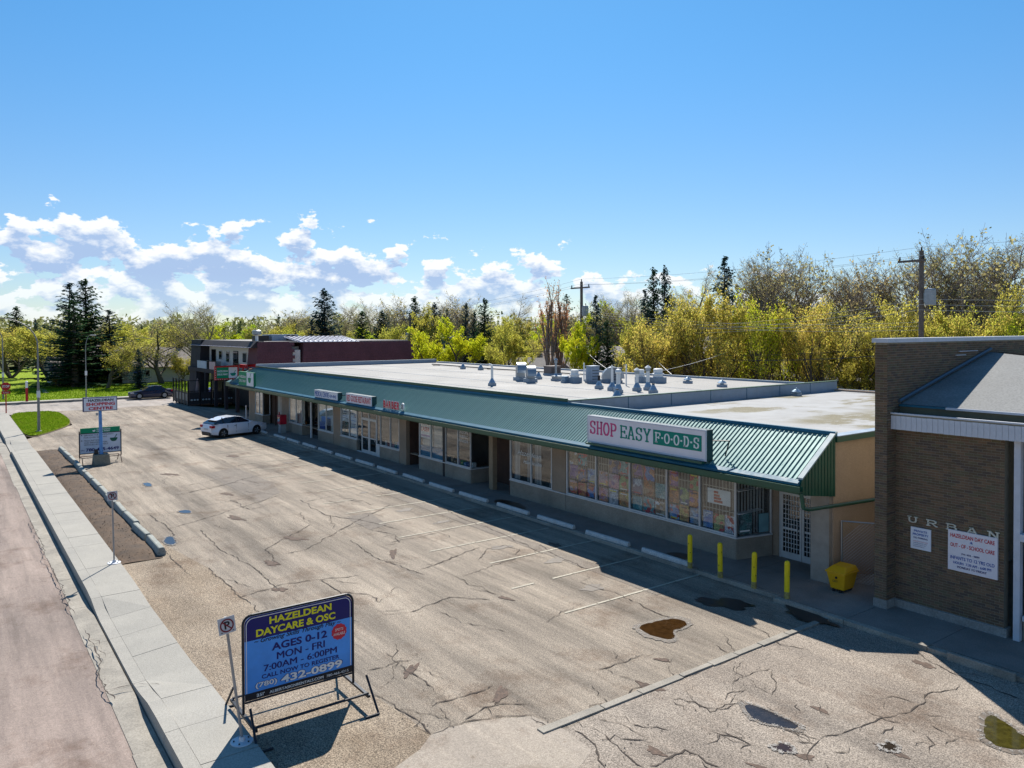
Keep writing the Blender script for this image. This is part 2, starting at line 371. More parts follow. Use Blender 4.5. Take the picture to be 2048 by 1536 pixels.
# slab-serif strokes on a 0..1 grid
def arc(cx, cy, rx, ry, a0, a1, n=12): return [(cx+rx*math.cos(R(a0+(a1-a0)*i/n)), cy+ry*math.sin(R(a0+(a1-a0)*i/n))) for i in range(n+1)]
GLY = {
 'S': [arc(.5,.74,.34,.24,30,270)+arc(.5,.26,.34,.24,90,-150), [(.84,.70),(.84,.96)], [(.16,.30),(.16,.04)]],
 'H': [[(.2,0),(.2,1)],[(.8,0),(.8,1)],[(.2,.5),(.8,.5)],[(.03,.035),(.37,.035)],[(.03,.965),(.37,.965)],[(.63,.035),(.97,.035)],[(.63,.965),(.97,.965)]],
 'O': [arc(.5,.5,.40,.46,0,360,24)],
 'P': [[(.22,0),(.22,1)],[(.22,.95),(.5,.95)]+arc(.55,.70,.33,.25,90,-90)+[(.22,.45)],[(.03,.035),(.45,.035)],[(.03,.965),(.3,.965)]],
 'E': [[(.2,0),(.2,1)],[(.03,.95),(.9,.95),(.9,.74)],[(.03,.05),(.93,.05),(.93,.28)],[(.2,.5),(.68,.5)],[(.68,.40),(.68,.60)]],
 'A': [[(.14,.03),(.47,.97)],[(.86,.03),(.53,.97)],[(.28,.34),(.72,.34)],[(0,.035),(.32,.035)],[(.66,.035),(1,.035)],[(.3,.965),(.6,.965)]],
 'Y': [[(.14,.97),(.5,.45)],[(.86,.97),(.5,.45)],[(.5,.5),(.5,0)],[(.28,.035),(.72,.035)],[(0,.965),(.34,.965)],[(.66,.965),(1,.965)]],
 'F': [[(.22,0),(.22,1)],[(.03,.95),(.92,.95),(.92,.72)],[(.22,.5),(.7,.5)],[(.7,.40),(.7,.60)],[(.03,.035),(.45,.035)]],
 'D': [[(.22,0),(.22,1)],[(.03,.95),(.45,.95)]+arc(.5,.5,.37,.45,90,-90)+[(.03,.05)]],
 'U': [[(.2,.97),(.2,.4)]+arc(.5,.4,.3,.36,180,360)+[(.8,.97)],[(.05,.97),(.38,.97)],[(.65,.97),(.95,.97)]],
 'R': [[(.2,0),(.2,1)],[(.05,.95),(.55,.95)]+arc(.58,.72,.28,.23,90,-90)+[(.2,.49)],[(.5,.49),(.88,.04),(1,.04)],[(.05,.03),(.38,.03)]],
 'B': [[(.2,0),(.2,1)],[(.05,.95),(.5,.95)]+arc(.55,.74,.27,.21,90,-90)+[(.2,.53)],[(.5,.53)]+arc(.57,.28,.32,.24,90,-90)+[(.05,.04)]],
 'N': [[(.2,0),(.2,1)],[(.2,.97),(.8,.05)],[(.8,0),(.8,1)],[(.03,.965),(.25,.965)],[(.05,.035),(.35,.035)],[(.65,.965),(.95,.965)]],
 '.': [[(.3,.5),(.7,.5)]],
}
def slab(s, parent, m, O, face, w, h, wt=.13, gap=.12, thick=.004, depth=.004, name='lettering', widths={}):
    r, u = face; n = r.cross(u); O = Vector(O); q = MB(); tot = sum(widths.get(c, 1.0) for c in s)+gap*(len(s)-1); cw = w/tot; x = 0; k = 0
    for c in s:
        g = widths.get(c, 1.0); sx = cw*g; t = wt*h/2
        for pl in GLY[c]:
            P = [(x+p[0]*sx, p[1]*h) for p in pl]
            if c == '.': P = [(x+sx*.5-t, h*.5), (x+sx*.5+t, h*.5)]
            for i in range(len(P)-1):
                dx, dy = P[i+1][0]-P[i][0], P[i+1][1]-P[i][1]; l = math.hypot(dx, dy) or 1; tt = t*(1.0 if c == '.' else (1 if abs(dx) < abs(dy)*1.5 else .62))
                ex, ey = dx/l*tt*.3, dy/l*tt*.3; nx, ny = -dy/l*tt, dx/l*tt; k += 1
                cs = [(P[i][0]-ex+nx, P[i][1]-ey+ny), (P[i][0]-ex-nx, P[i][1]-ey-ny), (P[i+1][0]+ex-nx, P[i+1][1]+ey-ny), (P[i+1][0]+ex+nx, P[i+1][1]+ey+ny)]
                zz = thick+(k % 5)*.0006
                f = [O+r*a+u*b+n*zz for a, b in cs]; bk = [p-n*depth for p in f]
                q.add(bk+f, [(4,5,6,7),(3,2,1,0),(0,1,5,4),(1,2,6,5),(2,3,7,6),(3,0,4,7)])
        x += cw*(g+gap)
    return q.build(name, m, parent)
# ---------------------------------------------------------------- ground
def sheet(name, poly, z, m, lift=.02, parent=None):
    o = MB().prism(poly, z-lift, z).build(name, m, parent); 
    if parent is None: structure(o)
    return o
g = MB().box(-600, 1500, -1300, 900, -.9, -.30).build('terrain', FIELD); structure(g)
lot = sheet('parking_lot', [(-25,-4.42),(-25,-18.75),(66.6,-18.75),(66.6,-26),(69.9,-26),(84,-20),(86.2,-20),(86.2,-8.5),(80,-8.6),(72.6,-8.2),(68.5,-6.3),(64.8,-4.42)], 0, A_MAIN, .32)
sheet('street', [(-40,-2.95),(86.4,-2.95),(86.4,14),(-40,14)], -.10, A_ROAD, .2)
sheet('cross_street', [(86.4,-90),(98.3,-90),(98.3,60),(86.4,60)], -.104, A_FAR, .2)
sheet('street_beyond', [(98.3,-1.5),(400,4),(400,13),(98.3,8)], -.106, A_FAR, .1)
sheet('rear_lane', [(-25,-48.5),(98,-48.5),(98,-41.8),(-25,-41.8)], -.04, A_FAR, .1)
sheet('lane_beside_shops', [(66.6,-41.8),(66.6,-26),(69.9,-26),(69.9,-41.8)], -.003, A_FAR, .1)
# sheets of different paving, each a few millimetres above the one below
sheet('coarse_paving', [(11.16,-9.38),(11.4,-12),(11.38,-18.75),(-25,-18.75),(-25,-4.42),(9,-4.42),(9.3,-7),(10.4,-9.3)], .004, A_RIGHT, .003)
sheet('gravelly_strip', [(29.94,-6.1),(25.75,-6.69),(20.77,-6.72),(17.21,-6.96),(14.65,-7.07),(13.64,-7.18),(12.53,-7.24),(12.2,-6.82),(11.95,-6.18),(11.5,-4.42),(30.0,-4.42)], .004, A_GRAV, .003)
sheet('smooth_paving', [(12.53,-7.24),(12.58,-7.47),(12.41,-8.27),(11.94,-9.2),(11.16,-9.38),(10.3,-9.3),(9.2,-7),(9.0,-4.42),(11.5,-4.42),(11.95,-6.18),(12.2,-6.82)], .008, A_LIGHT, .003)
for i, P in enumerate([[(42.99,-11.04),(44.02,-12.92),(38.46,-13.14),(35.85,-12.6),(34.28,-11.14)], [(29.39,-13.01),(29.57,-14.22),(27.24,-13.84),(26.95,-12.95)], [(15.3,-16.3),(33,-16.4),(33,-17.0),(24,-16.9),(15.3,-16.9)]]):
    sheet('asphalt_patch', P, .006, A_PATCH, .003, lot)
def blob(cx, cy, rx, ry, n=22, jit=.25, seed=0, rot=0):
    rr = random.Random(seed); ph = [rr.uniform(0, 6.28) for _ in range(4)]
    P = []
    for i in range(n):
        t = 2*math.pi*i/n; k = 1+jit*(.5*math.sin(2*t+ph[0])+.4*math.sin(3*t+ph[1])+.35*math.sin(5*t+ph[2])+.25*math.sin(8*t+ph[3])); a, b = rx*k*math.cos(t), ry*k*math.sin(t)
        P.append((cx+a*math.cos(rot)-b*math.sin(rot), cy+a*math.sin(rot)+b*math.cos(rot)))
    return P
def grow(P, k, jit=0, seed=0):
    rr = random.Random(seed); cx = sum(p[0] for p in P)/len(P); cy = sum(p[1] for p in P)/len(P)
    return [(cx+(x-cx)*k*(1+rr.uniform(-jit, jit)), cy+(y-cy)*k*(1+rr.uniform(-jit, jit))) for x, y in P]
def smooth_poly(P, n=2, jit=0, seed=1):
    rr = random.Random(seed)
    for _ in range(n):
        Q = []
        for i in range(len(P)):
            a, b = P[i], P[(i+1) % len(P)]; Q += [(a[0]*.75+b[0]*.25, a[1]*.75+b[1]*.25), (a[0]*.25+b[0]*.75, a[1]*.25+b[1]*.75)]
        P = [(x+rr.uniform(-jit, jit), y+rr.uniform(-jit, jit)) for x, y in Q]
    return P
for (cx, cy, rx, ry, sd, rt) in [(20.6,-8.95,.28,.2,1,0),(22.3,-7.8,.3,.16,2,.4),(11.45,-11.96,.35,.14,3,.2),(21.1,-17.3,.35,.18,4,0),(15.2,-8.27,.5,.1,5,-.8),(13.05,-9.21,.55,.11,6,-.9),(8.5,-17.75,.28,.14,7,0),(8.71,-13.97,.2,.09,8,0),(6.1,-15.6,.3,.12,9,0),(25,-8.5,.5,.18,10,.4),(27.5,-10.2,.6,.2,11,.7),(32,-9.4,.7,.2,12,.3),(23.6,-12.2,.6,.14,13,-.5),(17.7,-12.7,.3,.1,14,.2),(12.2,-13.2,.22,.09,15,.3),(8.1,-11.3,.3,.08,16,.4),(9.6,-10.2,.25,.1,17,.3),(7.1,-13.6,.35,.1,18,0),(48,-14,.9,.25,19,.3),(44,-9.5,.8,.2,20,.5),(37,-10.5,.5,.18,21,.2),(7.9,-12.2,.2,.1,22,.3)]:
    sheet('pothole', grow(blob(cx, cy, rx*.75, ry*.95, 40, .42, sd, rt), 1, .035, sd), .011, HOLE, .003, lot)
# cracks: narrow ragged grooves of dark filler
CRACKS = [[(25.75, -6.69), (23.95, -6.69), (22.33, -6.66), (20.77, -6.72)], [(24.67, -8.65), (26.69, -8.83), (29.08, -11.4)], [(14.65, -7.07), (14.29, -7.18), (13.7, -7.21), (13.17, -7.31), (12.53, -7.24)], [(12.53, -7.24), (12.57, -7.74), (12.44, -8.29), (12.26, -8.77), (12.0, -9.21)], [(12.0, -9.21), (11.61, -9.19), (11.38, -9.25), (11.25, -9.52)], [(15.8, -7.51), (15.68, -7.88), (15.79, -8.32), (15.68, -8.65)], [(15.6, -8.22), (14.94, -8.24), (14.36, -8.22), (14.03, -8.19)], [(16.38, -8.26), (15.94, -8.2), (15.69, -8.27)], [(13.47, -7.82), (13.46, -8.29), (13.46, -8.73), (13.43, -9.15), (13.48, -9.31)], [(13.34, -7.92), (12.79, -7.82)], [(12.62, -8.06), (12.8, -8.65), (12.68, -9.06), (12.34, -9.45)], [(11.44, -10.14), (11.58, -10.39), (11.43, -10.74), (11.4, -11.35), (11.37, -11.91)], [(11.46, -11.34), (11.59, -11.61), (11.5, -12.05), (11.31, -12.23)], [(11.26, -11.79), (11.34, -12.65), (11.26, -13.38)], [(11.02, -9.51), (10.43, -9.48), (9.77, -9.12)], [(10.5, -9.67), (10.46, -10.02), (10.17, -10.12), (10.01, -10.48)], [(10.55, -10.52), (10.26, -10.75), (9.94, -10.96)], [(10.76, -11.92), (10.41, -12.21), (9.96, -12.13), (9.98, -12.62), (9.86, -12.95)], [(10.61, -12.3), (10.21, -12.13), (9.84, -12.52), (9.82, -12.89)], [(10.52, -13.56), (10.52, -14.16), (10.44, -14.77)], [(10.38, -14.77), (9.96, -14.31), (9.66, -13.75)], [(10.11, -12.79), (10.25, -13.04), (10.17, -13.44)], [(8.07, -12.94), (7.94, -13.56), (7.86, -14.12), (7.73, -14.79), (7.63, -15.59), (7.75, -16.24), (7.64, -16.65), (7.55, -17.34)], [(8.07, -12.94), (7.98, -12.48), (7.7, -12.05)], [(8.13, -12.71), (8.34, -12.87), (8.78, -12.74), (9.43, -13.01), (9.86, -12.95)], [(7.0, -14.67), (6.72, -14.46), (6.61, -14.05)], [(7.12, -15.12), (6.72, -15.05)], [(9.32, -10.14), (9.33, -10.67), (9.08, -10.72), (8.58, -10.72)], [(8.74, -11.47), (8.73, -11.76), (9.06, -11.75), (9.52, -11.59)], [(10.57, -9.87), (10.03, -9.73), (9.36, -9.67)], [(9.22, -11.1), (9.29, -11.6), (8.94, -11.88)], [(21.46, -12.04), (21.62, -12.69), (22.08, -13.94), (22.43, -14.99)], [(21.25, -14.1), (22.12, -15.09), (22.16, -15.87), (21.33, -15.92), (20.96, -15.43)], [(25.1, -15.4), (24.85, -13.95), (24.92, -12.76)], [(26.95, -12.95), (25.72, -13.38), (24.7, -13.04), (24.73, -12.46)], [(25.78, -9.04), (25.85, -9.95), (27.65, -12.03), (30.32, -15.53)], [(31.73, -6.65), (32.56, -8.14), (34.05, -10.62), (35.3, -12.4)], [(28.8, -6.03), (27.38, -5.96), (25.35, -6.02)], [(30.91, -7.73), (27.64, -7.57), (25.26, -7.86), (22.27, -7.8)], [(38.29, -8.48), (38.94, -10.46), (40.89, -13.3)], [(44.71, -12.02), (43.05, -12.9), (43.27, -15.22)], [(35.62, -10.22), (33.1, -10.32), (33.52, -11.33)], [(34.72, -6.7), (31.61, -6.8), (29.59, -6.57)], [(19.48, -7.89), (19.25, -8.5), (18.51, -8.59)], [(26.1, -11.74), (23.2, -11.51), (20.92, -11.91)], [(21.41, -16.86), (19.82, -16.46), (18.21, -16.36)], [(17.48, -15.3), (16.2, -15.52), (14.61, -15.3), (13.24, -15.34)], [(17.86, -12.27), (18.72, -11.47), (18.36, -9.99)], [(12.75, -11.6), (12.63, -12.41), (12.68, -13.03)], [(22.33, -6.66), (22.71, -7.95), (22.43, -9.1), (22.14, -10.29)], [(22.43, -9.1), (21.0, -9.13), (19.96, -8.82), (19.15, -8.03)], [(21.0, -9.13), (20.28, -9.73), (19.55, -9.68)], [(9.02, -18.4), (7.96, -17.8), (6.51, -17.62)], [(33.69, -12.75), (30.3, -12.53), (28.63, -13.32), (26.26, -13.87)], [(29.12, -17.11), (26.07, -16.7), (23.25, -16.66), (20.35, -16.24)], [(54.61, -17.08), (48.78, -17.16), (46.6, -18.31)], [(12.32, -16.58), (11.1, -16.1), (10.5, -16.41)], [(12.04, -14.85), (11.38, -14.76), (11.25, -14.04)], [(25.81, -21.45), (23.04, -20.7)], [(36.76, -2.6), (32.98, -2.64), (27.92, -2.62), (23.62, -2.67)], [(22.27, -2.73), (20.72, -2.75), (18.85, -2.59), (17.64, -2.69)], [(21.47, -2.74), (20.98, -2.89)], [(18.26, -2.6), (18.13, -3.16)]]
def crack_mesh(q, pts, w, z, rr, sub=7, jit=.06):
    P = []
    for i in range(len(pts)-1):
        a, b = pts[i], pts[i+1]; L = math.hypot(b[0]-a[0], b[1]-a[1]); n = max(2, min(40, int(L/.12)))
        nx, ny = -(b[1]-a[1])/(L or 1), (b[0]-a[0])/(L or 1); off = 0
        for k in range(n):
            t = k/n; off = off*.7+rr.uniform(-jit, jit); e = 4*t*(1-t); P.append((a[0]+(b[0]-a[0])*t+nx*off*e, a[1]+(b[1]-a[1])*t+ny*off*e))
    P.append(pts[-1]); L = []; Rr = []
    for i, p in enumerate(P):
        a = P[max(0, i-1)]; b = P[min(len(P)-1, i+1)]; l = math.hypot(b[0]-a[0], b[1]-a[1]) or 1
        ww = w*rr.choice((.35,.6,.9,1.0,1.2,1.7))*(.25 if i in (0, len(P)-1) else 1); nx, ny = -(b[1]-a[1])/l*ww, (b[0]-a[0])/l*ww
        L.append((p[0]+nx, p[1]+ny, z)); Rr.append((p[0]-nx, p[1]-ny, z))
    n = len(P); q.add(L+Rr, [(i, i+1, n+i+1, n+i) for i in range(n-1)])
rr = random.Random(3); q = MB()
for c in CRACKS:
    d = min(math.hypot(p[0], p[1]) for p in c); w = .008+.0002*d
    crack_mesh(q, c, w*(1.5 if d < 14 else 1), .0135, rr)
    for _ in range(1):
        i = rr.randrange(len(c)); p = c[i]; an = rr.uniform(0, 6.28); l = rr.uniform(.3, 1.1)*(1+d*.02)
        crack_mesh(q, [p, (p[0]+l*math.cos(an), p[1]+l*math.sin(an))], w*.5, .0145, rr, jit=.1)
for i in range(26):     # alligator cracking
    x = rr.uniform(6, 11); y = rr.uniform(-15.8, -9.3); an = rr.uniform(0, 3.14); l = rr.uniform(.25, .9)
    crack_mesh(q, [(x, y), (x+l*math.cos(an), y+l*math.sin(an))], .009, .0155, rr, jit=.09)
for i in range(45):
    x = rr.uniform(15, 62); y = rr.uniform(-16.5, -7); an = rr.choice([0, 0, 1.57])+rr.uniform(-.5, .5); l = rr.uniform(.6, 2.6)
    crack_mesh(q, [(x, y), (x+l*math.cos(an), y+l*math.sin(an))], .006+.00015*x, .0150, rr, jit=.1)
for c in CRACKS:      # crumbled edges where the seams have broken up
    d = min(math.hypot(p[0], p[1]) for p in c)
    if d > 26: continue
    for p in c:
        if rr.random() < .35:
            for _ in range(5):
                x, y = p[0]+rr.gauss(0, .16), p[1]+rr.gauss(0, .12); s_ = rr.uniform(.006, .022); a0 = rr.uniform(0, 6.28)
                q.add([(x+s_*rr.uniform(.4,1.3)*math.cos(a0+k_*1.05), y+s_*rr.uniform(.4,1.1)*math.sin(a0+k_*1.05), .016+rr.uniform(0,.002)) for k_ in range(6)], [(0,1,2,3,4,5)])
tag(q.build('crack', CRACK, lot, fix=False), kind='stuff')
OIL = plain('oil_stain', (.17,.14,.112), .7, var=.35, scale=5, fine=22)
for i, x in enumerate((17.0, 19.4, 21.9, 26.4, 28.8, 33.6, 38.6, 43.7, 51.1)):
    sheet('oil_stain', blob(x+rr.uniform(-.3,.3), -15.7+rr.uniform(-.8,.5), rr.uniform(.12,.24), rr.uniform(.2,.42), 30, .35, 60+i), .0095, OIL, .002, lot)
q = MB()                 # worn stall lines
XL = [15.82, 18.25, 20.68, 23.05, 25.3, 27.6, 29.95, 32.3, 34.9, 37.4, 39.9, 42.4, 44.9, 47.4, 49.9, 52.4, 54.9]
for x in XL:
    q = MB(); y = -13.3
    while y > -18.5:
        l = rr.uniform(.3, 1.4)
        if rr.random() < .86: q.box(x-.046+rr.uniform(-.008, .008), x+.038, y-l+rr.uniform(0, .05), y, .008, .0125+.0001*(XL.index(x) % 3))
        y -= l
    q.build('stall_line', LINE, lot)
# concrete strip across the lot
q = MB(); st = MB(); y = -8.95; k = 0
strip = tag(structure(thing('concrete_strip', None, None, (11.36, -14, 0))), kind='structure')
while y > -18.5:
    l = rr.uniform(.9, 1.6); MB().box(11.28+rr.uniform(-.02,.02), 11.46+rr.uniform(-.02,.02), y-l+.02, y, -.02, .035+rr.uniform(-.008,.008)).build('concrete_piece', KERB, strip, bevel=.008); y -= l
# puddles
DAMP = plain('damp_margin_asphalt', (.17,.135,.105), .7, var=.5, scale=6, fine=25)
def puddle(P, m, z=.014, rim=True, label=None, jit=.025):
    Q = smooth_poly(P, 2, jit); o = None
    if rim:
        r2 = random.Random(len(Q)+int(abs(P[0][0]*10))); q2 = MB(); cx = sum(p[0] for p in Q)/len(Q); cy = sum(p[1] for p in Q)/len(Q)
        for _ in range(900):
            p = Q[r2.randrange(len(Q))]; k = 1+abs(r2.gauss(0, .14)); x = cx+(p[0]-cx)*k+r2.gauss(0, .02); y = cy+(p[1]-cy)*k+r2.gauss(0, .02); s = r2.uniform(.003, .013); a = r2.uniform(0, 6.28)
            q2.add([(x+s*math.cos(a+b)*r2.uniform(.6,1.3), y+s*math.sin(a+b)*r2.uniform(.5,1.1), z+.007+r2.uniform(0,.002)) for b in (0,1.3,2.5,3.8,5)], [(0,1,2,3,4)])
        tag(q2.build('salt_crust', SALT, lot, fix=False), kind='stuff')
    sheet('damp_margin', grow(grow(Q, 1.22), 1, .06, 9), z-.001, DAMP, .001, lot); o = sheet('puddle', grow(Q, .95, .015, 3), z+.004, m, .003, lot); return o
puddle([(14.02,-14.14),(13.93,-14.6),(13.93,-15.0),(13.74,-15.43),(13.31,-15.42),(13.16,-15.02),(13.24,-14.68),(12.91,-14.44),(12.85,-14.16),(13.2,-14.0),(13.63,-14.01)], PUDR)
puddle([(9.82,-12.89),(9.59,-13.07),(9.22,-13.12),(8.89,-13.06),(8.56,-13.13),(8.53,-12.85),(8.87,-12.71),(9.15,-12.55),(9.45,-12.64)], PUDB)
puddle([(6.68,-16.53),(6.4,-16.4),(5.9,-16.15),(5.5,-15.57),(6.03,-15.25),(6.39,-15.49)], PUDG)
puddle([(30.59,-6.37),(30.54,-6.66),(29.59,-6.57),(29.18,-6.36),(29.62,-6.2)], PUDB)
puddle([(42.35,-7.84),(42.12,-8.15),(41.09,-8.06),(41.18,-7.74)], PUDB, rim=False)
puddle([(34.79,-7.79),(34.68,-8.23),(34.02,-8.21),(34.12,-7.78)], PUDB, rim=False)
puddle([(8.5,-12.0),(8.35,-12.35),(8.1,-12.2),(8.2,-11.95)], PUDR)
puddle([(7.35,-13.6),(7.2,-13.95),(7.0,-13.7),(7.1,-13.5)], PUDB)
sheet('damp_patch', grow(blob(13.7,-17.33,.68,.42,46,.4,31,.35),1,.07,2), .0165, WET, .002, lot)
# left-hand walk, kerb and gutter
walk = structure(thing('sidewalk', None, None, (30, -3.8, 0)))
def wz(x):
    def ss(a, b, t): t = max(0, min(1, (t-a)/(b-a))); return t*t*(3-2*t)
    return .15 - .20*(ss(16.4, 18.4, x)-ss(23.0, 25.0, x)) - .20*(ss(57.5, 59, x)-ss(63, 64.5, x))
x = 6.2; i = 0
while x < 85.5:
    l = 1.52; a, b = wz(x+.006), wz(x+l-.006); d = rr.uniform(-.004, .004)
    q = MB(); vs = [(x+.007,-4.42,-.12),(x+l-.007,-4.42,-.12),(x+l-.007,-3.42,-.12),(x+.007,-3.42,-.12),(x+.007,-4.42,max(a,.05)+d),(x+l-.007,-4.42,max(b,.05)+d),(x+l-.007,-3.42,b+d),(x+.007,-3.42,a+d)]
    q.add(vs, [(0,3,2,1),(4,5,6,7),(0,1,5,4),(1,2,6,5),(2,3,7,6),(3,0,4,7)]); q.build('slab', CONC, walk); x += l; i += 1
MB().box(6, 85.5, -4.41, -3.43, -.24, -.08).build('joint_bed', SOIL, walk)
kerb = structure(thing('kerb', None, None, (30, -3.1, 0)))
x = 6.2
while x < 86:
    l = 3.04; q = MB(); a, b = wz(x), wz(x+l); n = 4
    for k in range(n):
        xa, xb = x+l*k/n+(.006 if k == 0 else 0), x+l*(k+1)/n-(.006 if k == n-1 else 0); za, zb = wz(xa), wz(xb)
        q.add([(xa,-3.415,-.25),(xb,-3.415,-.25),(xb,-3.12,-.25),(xa,-3.12,-.25),(xa,-3.415,za),(xb,-3.415,zb),(xb,-3.16,zb-.01),(xa,-3.16,za-.01)], [(0,3,2,1),(4,5,6,7),(0,1,5,4),(1,2,6,5),(2,3,7,6),(3,0,4,7)])
    q.build('kerb_block', CONC, kerb); x += l
x = 6.2
while x < 86:
    l = 3.04; MB().box(x+.006, x+l-.006, -3.115, -2.62+rr.uniform(-.04,.02), -.25, -.088+rr.uniform(-.003, .003)).build('gutter_slab', KERB, kerb); x += l
# bare earth between walk and stops
P = [(57.4,-4.44),(58.2,-5.2),(57.6,-5.75),(48,-5.72),(38,-5.72),(28.0,-5.8),(27.6,-5.2),(28.2,-4.44)]
me = MB(); nx_, ny_ = 90, 8; vs = []
for i in range(nx_+1):
    for j in range(ny_+1):
        x = 27.8+(57.9-27.8)*i/nx_; t = j/ny_; y = -4.43-1.33*t
        vs.append((x, y, .012+.13*math.sin(math.pi*t)**.7*min(1, i/3, (nx_-i)/4)*(.7+.3*math.sin(i*.4))+rr.uniform(0, .025)*(0 < j < ny_)))
me.add(vs, [(i*(ny_+1)+j, (i+1)*(ny_+1)+j, (i+1)*(ny_+1)+j+1, i*(ny_+1)+j+1) for i in range(nx_) for j in range(ny_)])
structure(me.build('earth_strip', DIRT, smooth=True))
q = MB()
for i in range(1500):
    x = rr.uniform(28, 57.4); y = rr.uniform(-5.7, -4.46); s = rr.uniform(.006, .02); t = (-4.43-y)/1.33; z = .02+.12*math.sin(math.pi*t)**.7
    q.add([(x-s,y-s,z),(x+s,y-s*.5,z),(x,y+s,z+.005),(x,y,z+s*1.3)], [(0,1,3),(1,2,3),(2,0,3)])
tag(q.build('clods_and_pebbles', DIRT, fix=False), 'loose clods and pebbles on the bare earth strip beside the sidewalk', kind='stuff')
# grass island at the corner
GI = smooth_poly([(64.9,-4.5),(75,-4.46),(85.6,-4.5),(85.9,-6.5),(85.6,-8.3),(79,-8.5),(73,-8.2),(69,-6.6)], 2, 0)
sheet('grass_island', GI, .11, GRASS, .2)
sheet('island_edge_soil', grow(GI, 1.035), .03, SOIL, .05)
def inside(p, P):
    c = False; n = len(P); j = n-1
    for i in range(n):
        if (P[i][1] > p[1]) != (P[j][1] > p[1]) and p[0] < (P[j][0]-P[i][0])*(p[1]-P[i][1])/(P[j][1]-P[i][1])+P[i][0]: c = not c
        j = i
    return c
def tufts(name, label, P, z, n, m, hmin=.03, hmax=.09, seed=5):
    r_ = random.Random(seed); xs = [p[0] for p in P]; ys = [p[1] for p in P]; q = MB(); k = 0
    while k < n:
        x, y = r_.uniform(min(xs), max(xs)), r_.uniform(min(ys), max(ys))
        if not inside((x, y), P): continue
        h = r_.uniform(hmin, hmax); a = r_.uniform(0, 3.14); w = h*.5; dx, dy = w*math.cos(a), w*math.sin(a)
        q.add([(x-dx,y-dy,z),(x+dx,y+dy,z),(x+r_.uniform(-.03,.03),y+r_.uniform(-.03,.03),z+h)], [(0,1,2)]); k += 1
    tag(q.build(name, m, fix=False), label, kind='stuff')
LF_GR = leafmat('grass_blade', (.14, .27, .012), (.20, .30, .02), .4)
tufts('grass_blades', 'short mown grass covering the corner island', GI, .11, 16000, LF_GR)
# far side of the cross street
sheet('far_kerb', [(98.3,-2.5),(98.5,-2.5),(98.5,-90),(98.3,-90)], .12, KERB, .3)
sheet('far_sidewalk', [(98.5,-2.5),(99.9,-2.5),(99.9,-90),(98.5,-90)], .12, CONC, .3)
sheet('lawn', [(99.9,-3.2),(99.9,-90),(190,-90),(190,-6)], .10, GRASS, .2)
sheet('far_lawn', [(99.9,14),(99.9,70),(300,70),(300,18)], .05, GRASS, .2)
sheet('garden_path', [(112,-9.6),(112.5,-10.2),(121,-10.4),(121,-9.8)], .11, CONC, .008)
LW = [(100,-4),(100,-34),(122,-34),(122,-6)]
tufts('lawn_blades', 'grass blades across the front lawns beyond the cross street', LW, .10, 22000, LF_GR, .04, .14, 9)
sheet('stop_bar', [(88.5,-3.0),(96.5,-3.9),(96.5,-4.15),(88.5,-3.25)], -.098, LINE, .004)
# shop-front walk with kerb
swalk = structure(thing('shop_walk', None, None, (30, -19.6, 0)))
MB().box(12.4, 66.3, -22.6, -18.93, -.12, .10).build('walk_bed', SOIL, swalk)
x = 12.45; k = 0
while x < 66:
    l = 2.4
    for (ya, yb) in ((-20.55, -18.93), (-22.5, -20.56)):
        MB().box(x+.008, x+l-.008, ya+.006, yb-.006, .02, .12+rr.uniform(-.003, .003)).build('slab', CONC_DK, swalk)
    x += l; k += 1
x = 13.0
while x < 65.9:
    l = 3.0; MB().box(x+.006, min(x+l, 66)-.006, -18.925, -18.76, -.1, .12+rr.uniform(-.012, .004)).build('kerb_block', KERB, swalk, bevel=.012); x += l
x = -8
while x < 12.4:
    l = 2.1; MB().box(x+.006, x+l-.006, -20.8, -18.72, -.1, .12+rr.uniform(-.004, .004)).build('slab', CONC_DK, swalk)
    MB().box(x+.006, x+l-.006, -18.71, -18.52, -.1, .12+rr.uniform(-.01, .006)).build('kerb_block', KERB, swalk, bevel=.012); x += l
MB().box(11.2, 12.44, -24.5, -18.72, -.1, .118).build('slab', CONC_DK, swalk)
MB().box(6.9, 8.3, -18.50, -18.40, -.02, .19).build('loose_kerb_stone', KERB, swalk, bevel=.02)
sheet('damp_patch', smooth_poly([(27.86,-19.3),(27.93,-19.75),(26.9,-19.95),(25.92,-19.67),(25.3,-19.25),(26.09,-18.98),(27.01,-18.98)], 2, .03), .1265, WET, .002, swalk)
sheet('damp_patch', smooth_poly([(17.64,-18.96),(17.75,-19.68),(17.07,-19.9),(16.77,-19.19),(17.09,-18.95)], 2, .02), .1265, WET, .002, swalk)
sheet('damp_patch', grow(blob(11.75,-18.25,.75,.30,46,.4,33,0),1,.07,3), .042, WET, .002, lot)

# ---------------------------------------------------------------- the strip mall
mall = thing('strip_mall', 'long single-storey strip mall with green metal canopy and flat pale roof', 'shopping centre', (40, -28, 0))
GY = -20.6                                   # glazing line
def wall(x0, x1, y0, y1, z0, z1, m, name='wall'): return MB().box(x0, x1, y0, y1, z0, z1).build(name, m, mall)
# outer shell
wall(12.66, 12.90, -41, -20.95, 0, 4.28, STUCCO)
wall(12.905, 24.6, -41, -40.8, 0, 4.2, STUCCO); wall(24.75, 66.1, -39.2, -39.0, 0, 4.55, STUCCO)
wall(65.8, 66.05, -38.99, -20.62, 0, 4.5, STUCCO)
wall(12.905, 65.79, -24.6, -24.5, .0, 4.0, INTER, 'inner_wall')
MB().box(12.91, 65.79, -24.49, -20.75, .02, .09).build('inner_floor', INTER, mall)
MB().box(12.91, 65.79, -24.49, -20.95, 3.0, 3.05).build('inner_ceiling', INTER, mall)
wall(12.905, 65.79, -20.94, -20.72, 2.96, 4.26, BROWNW, 'header')
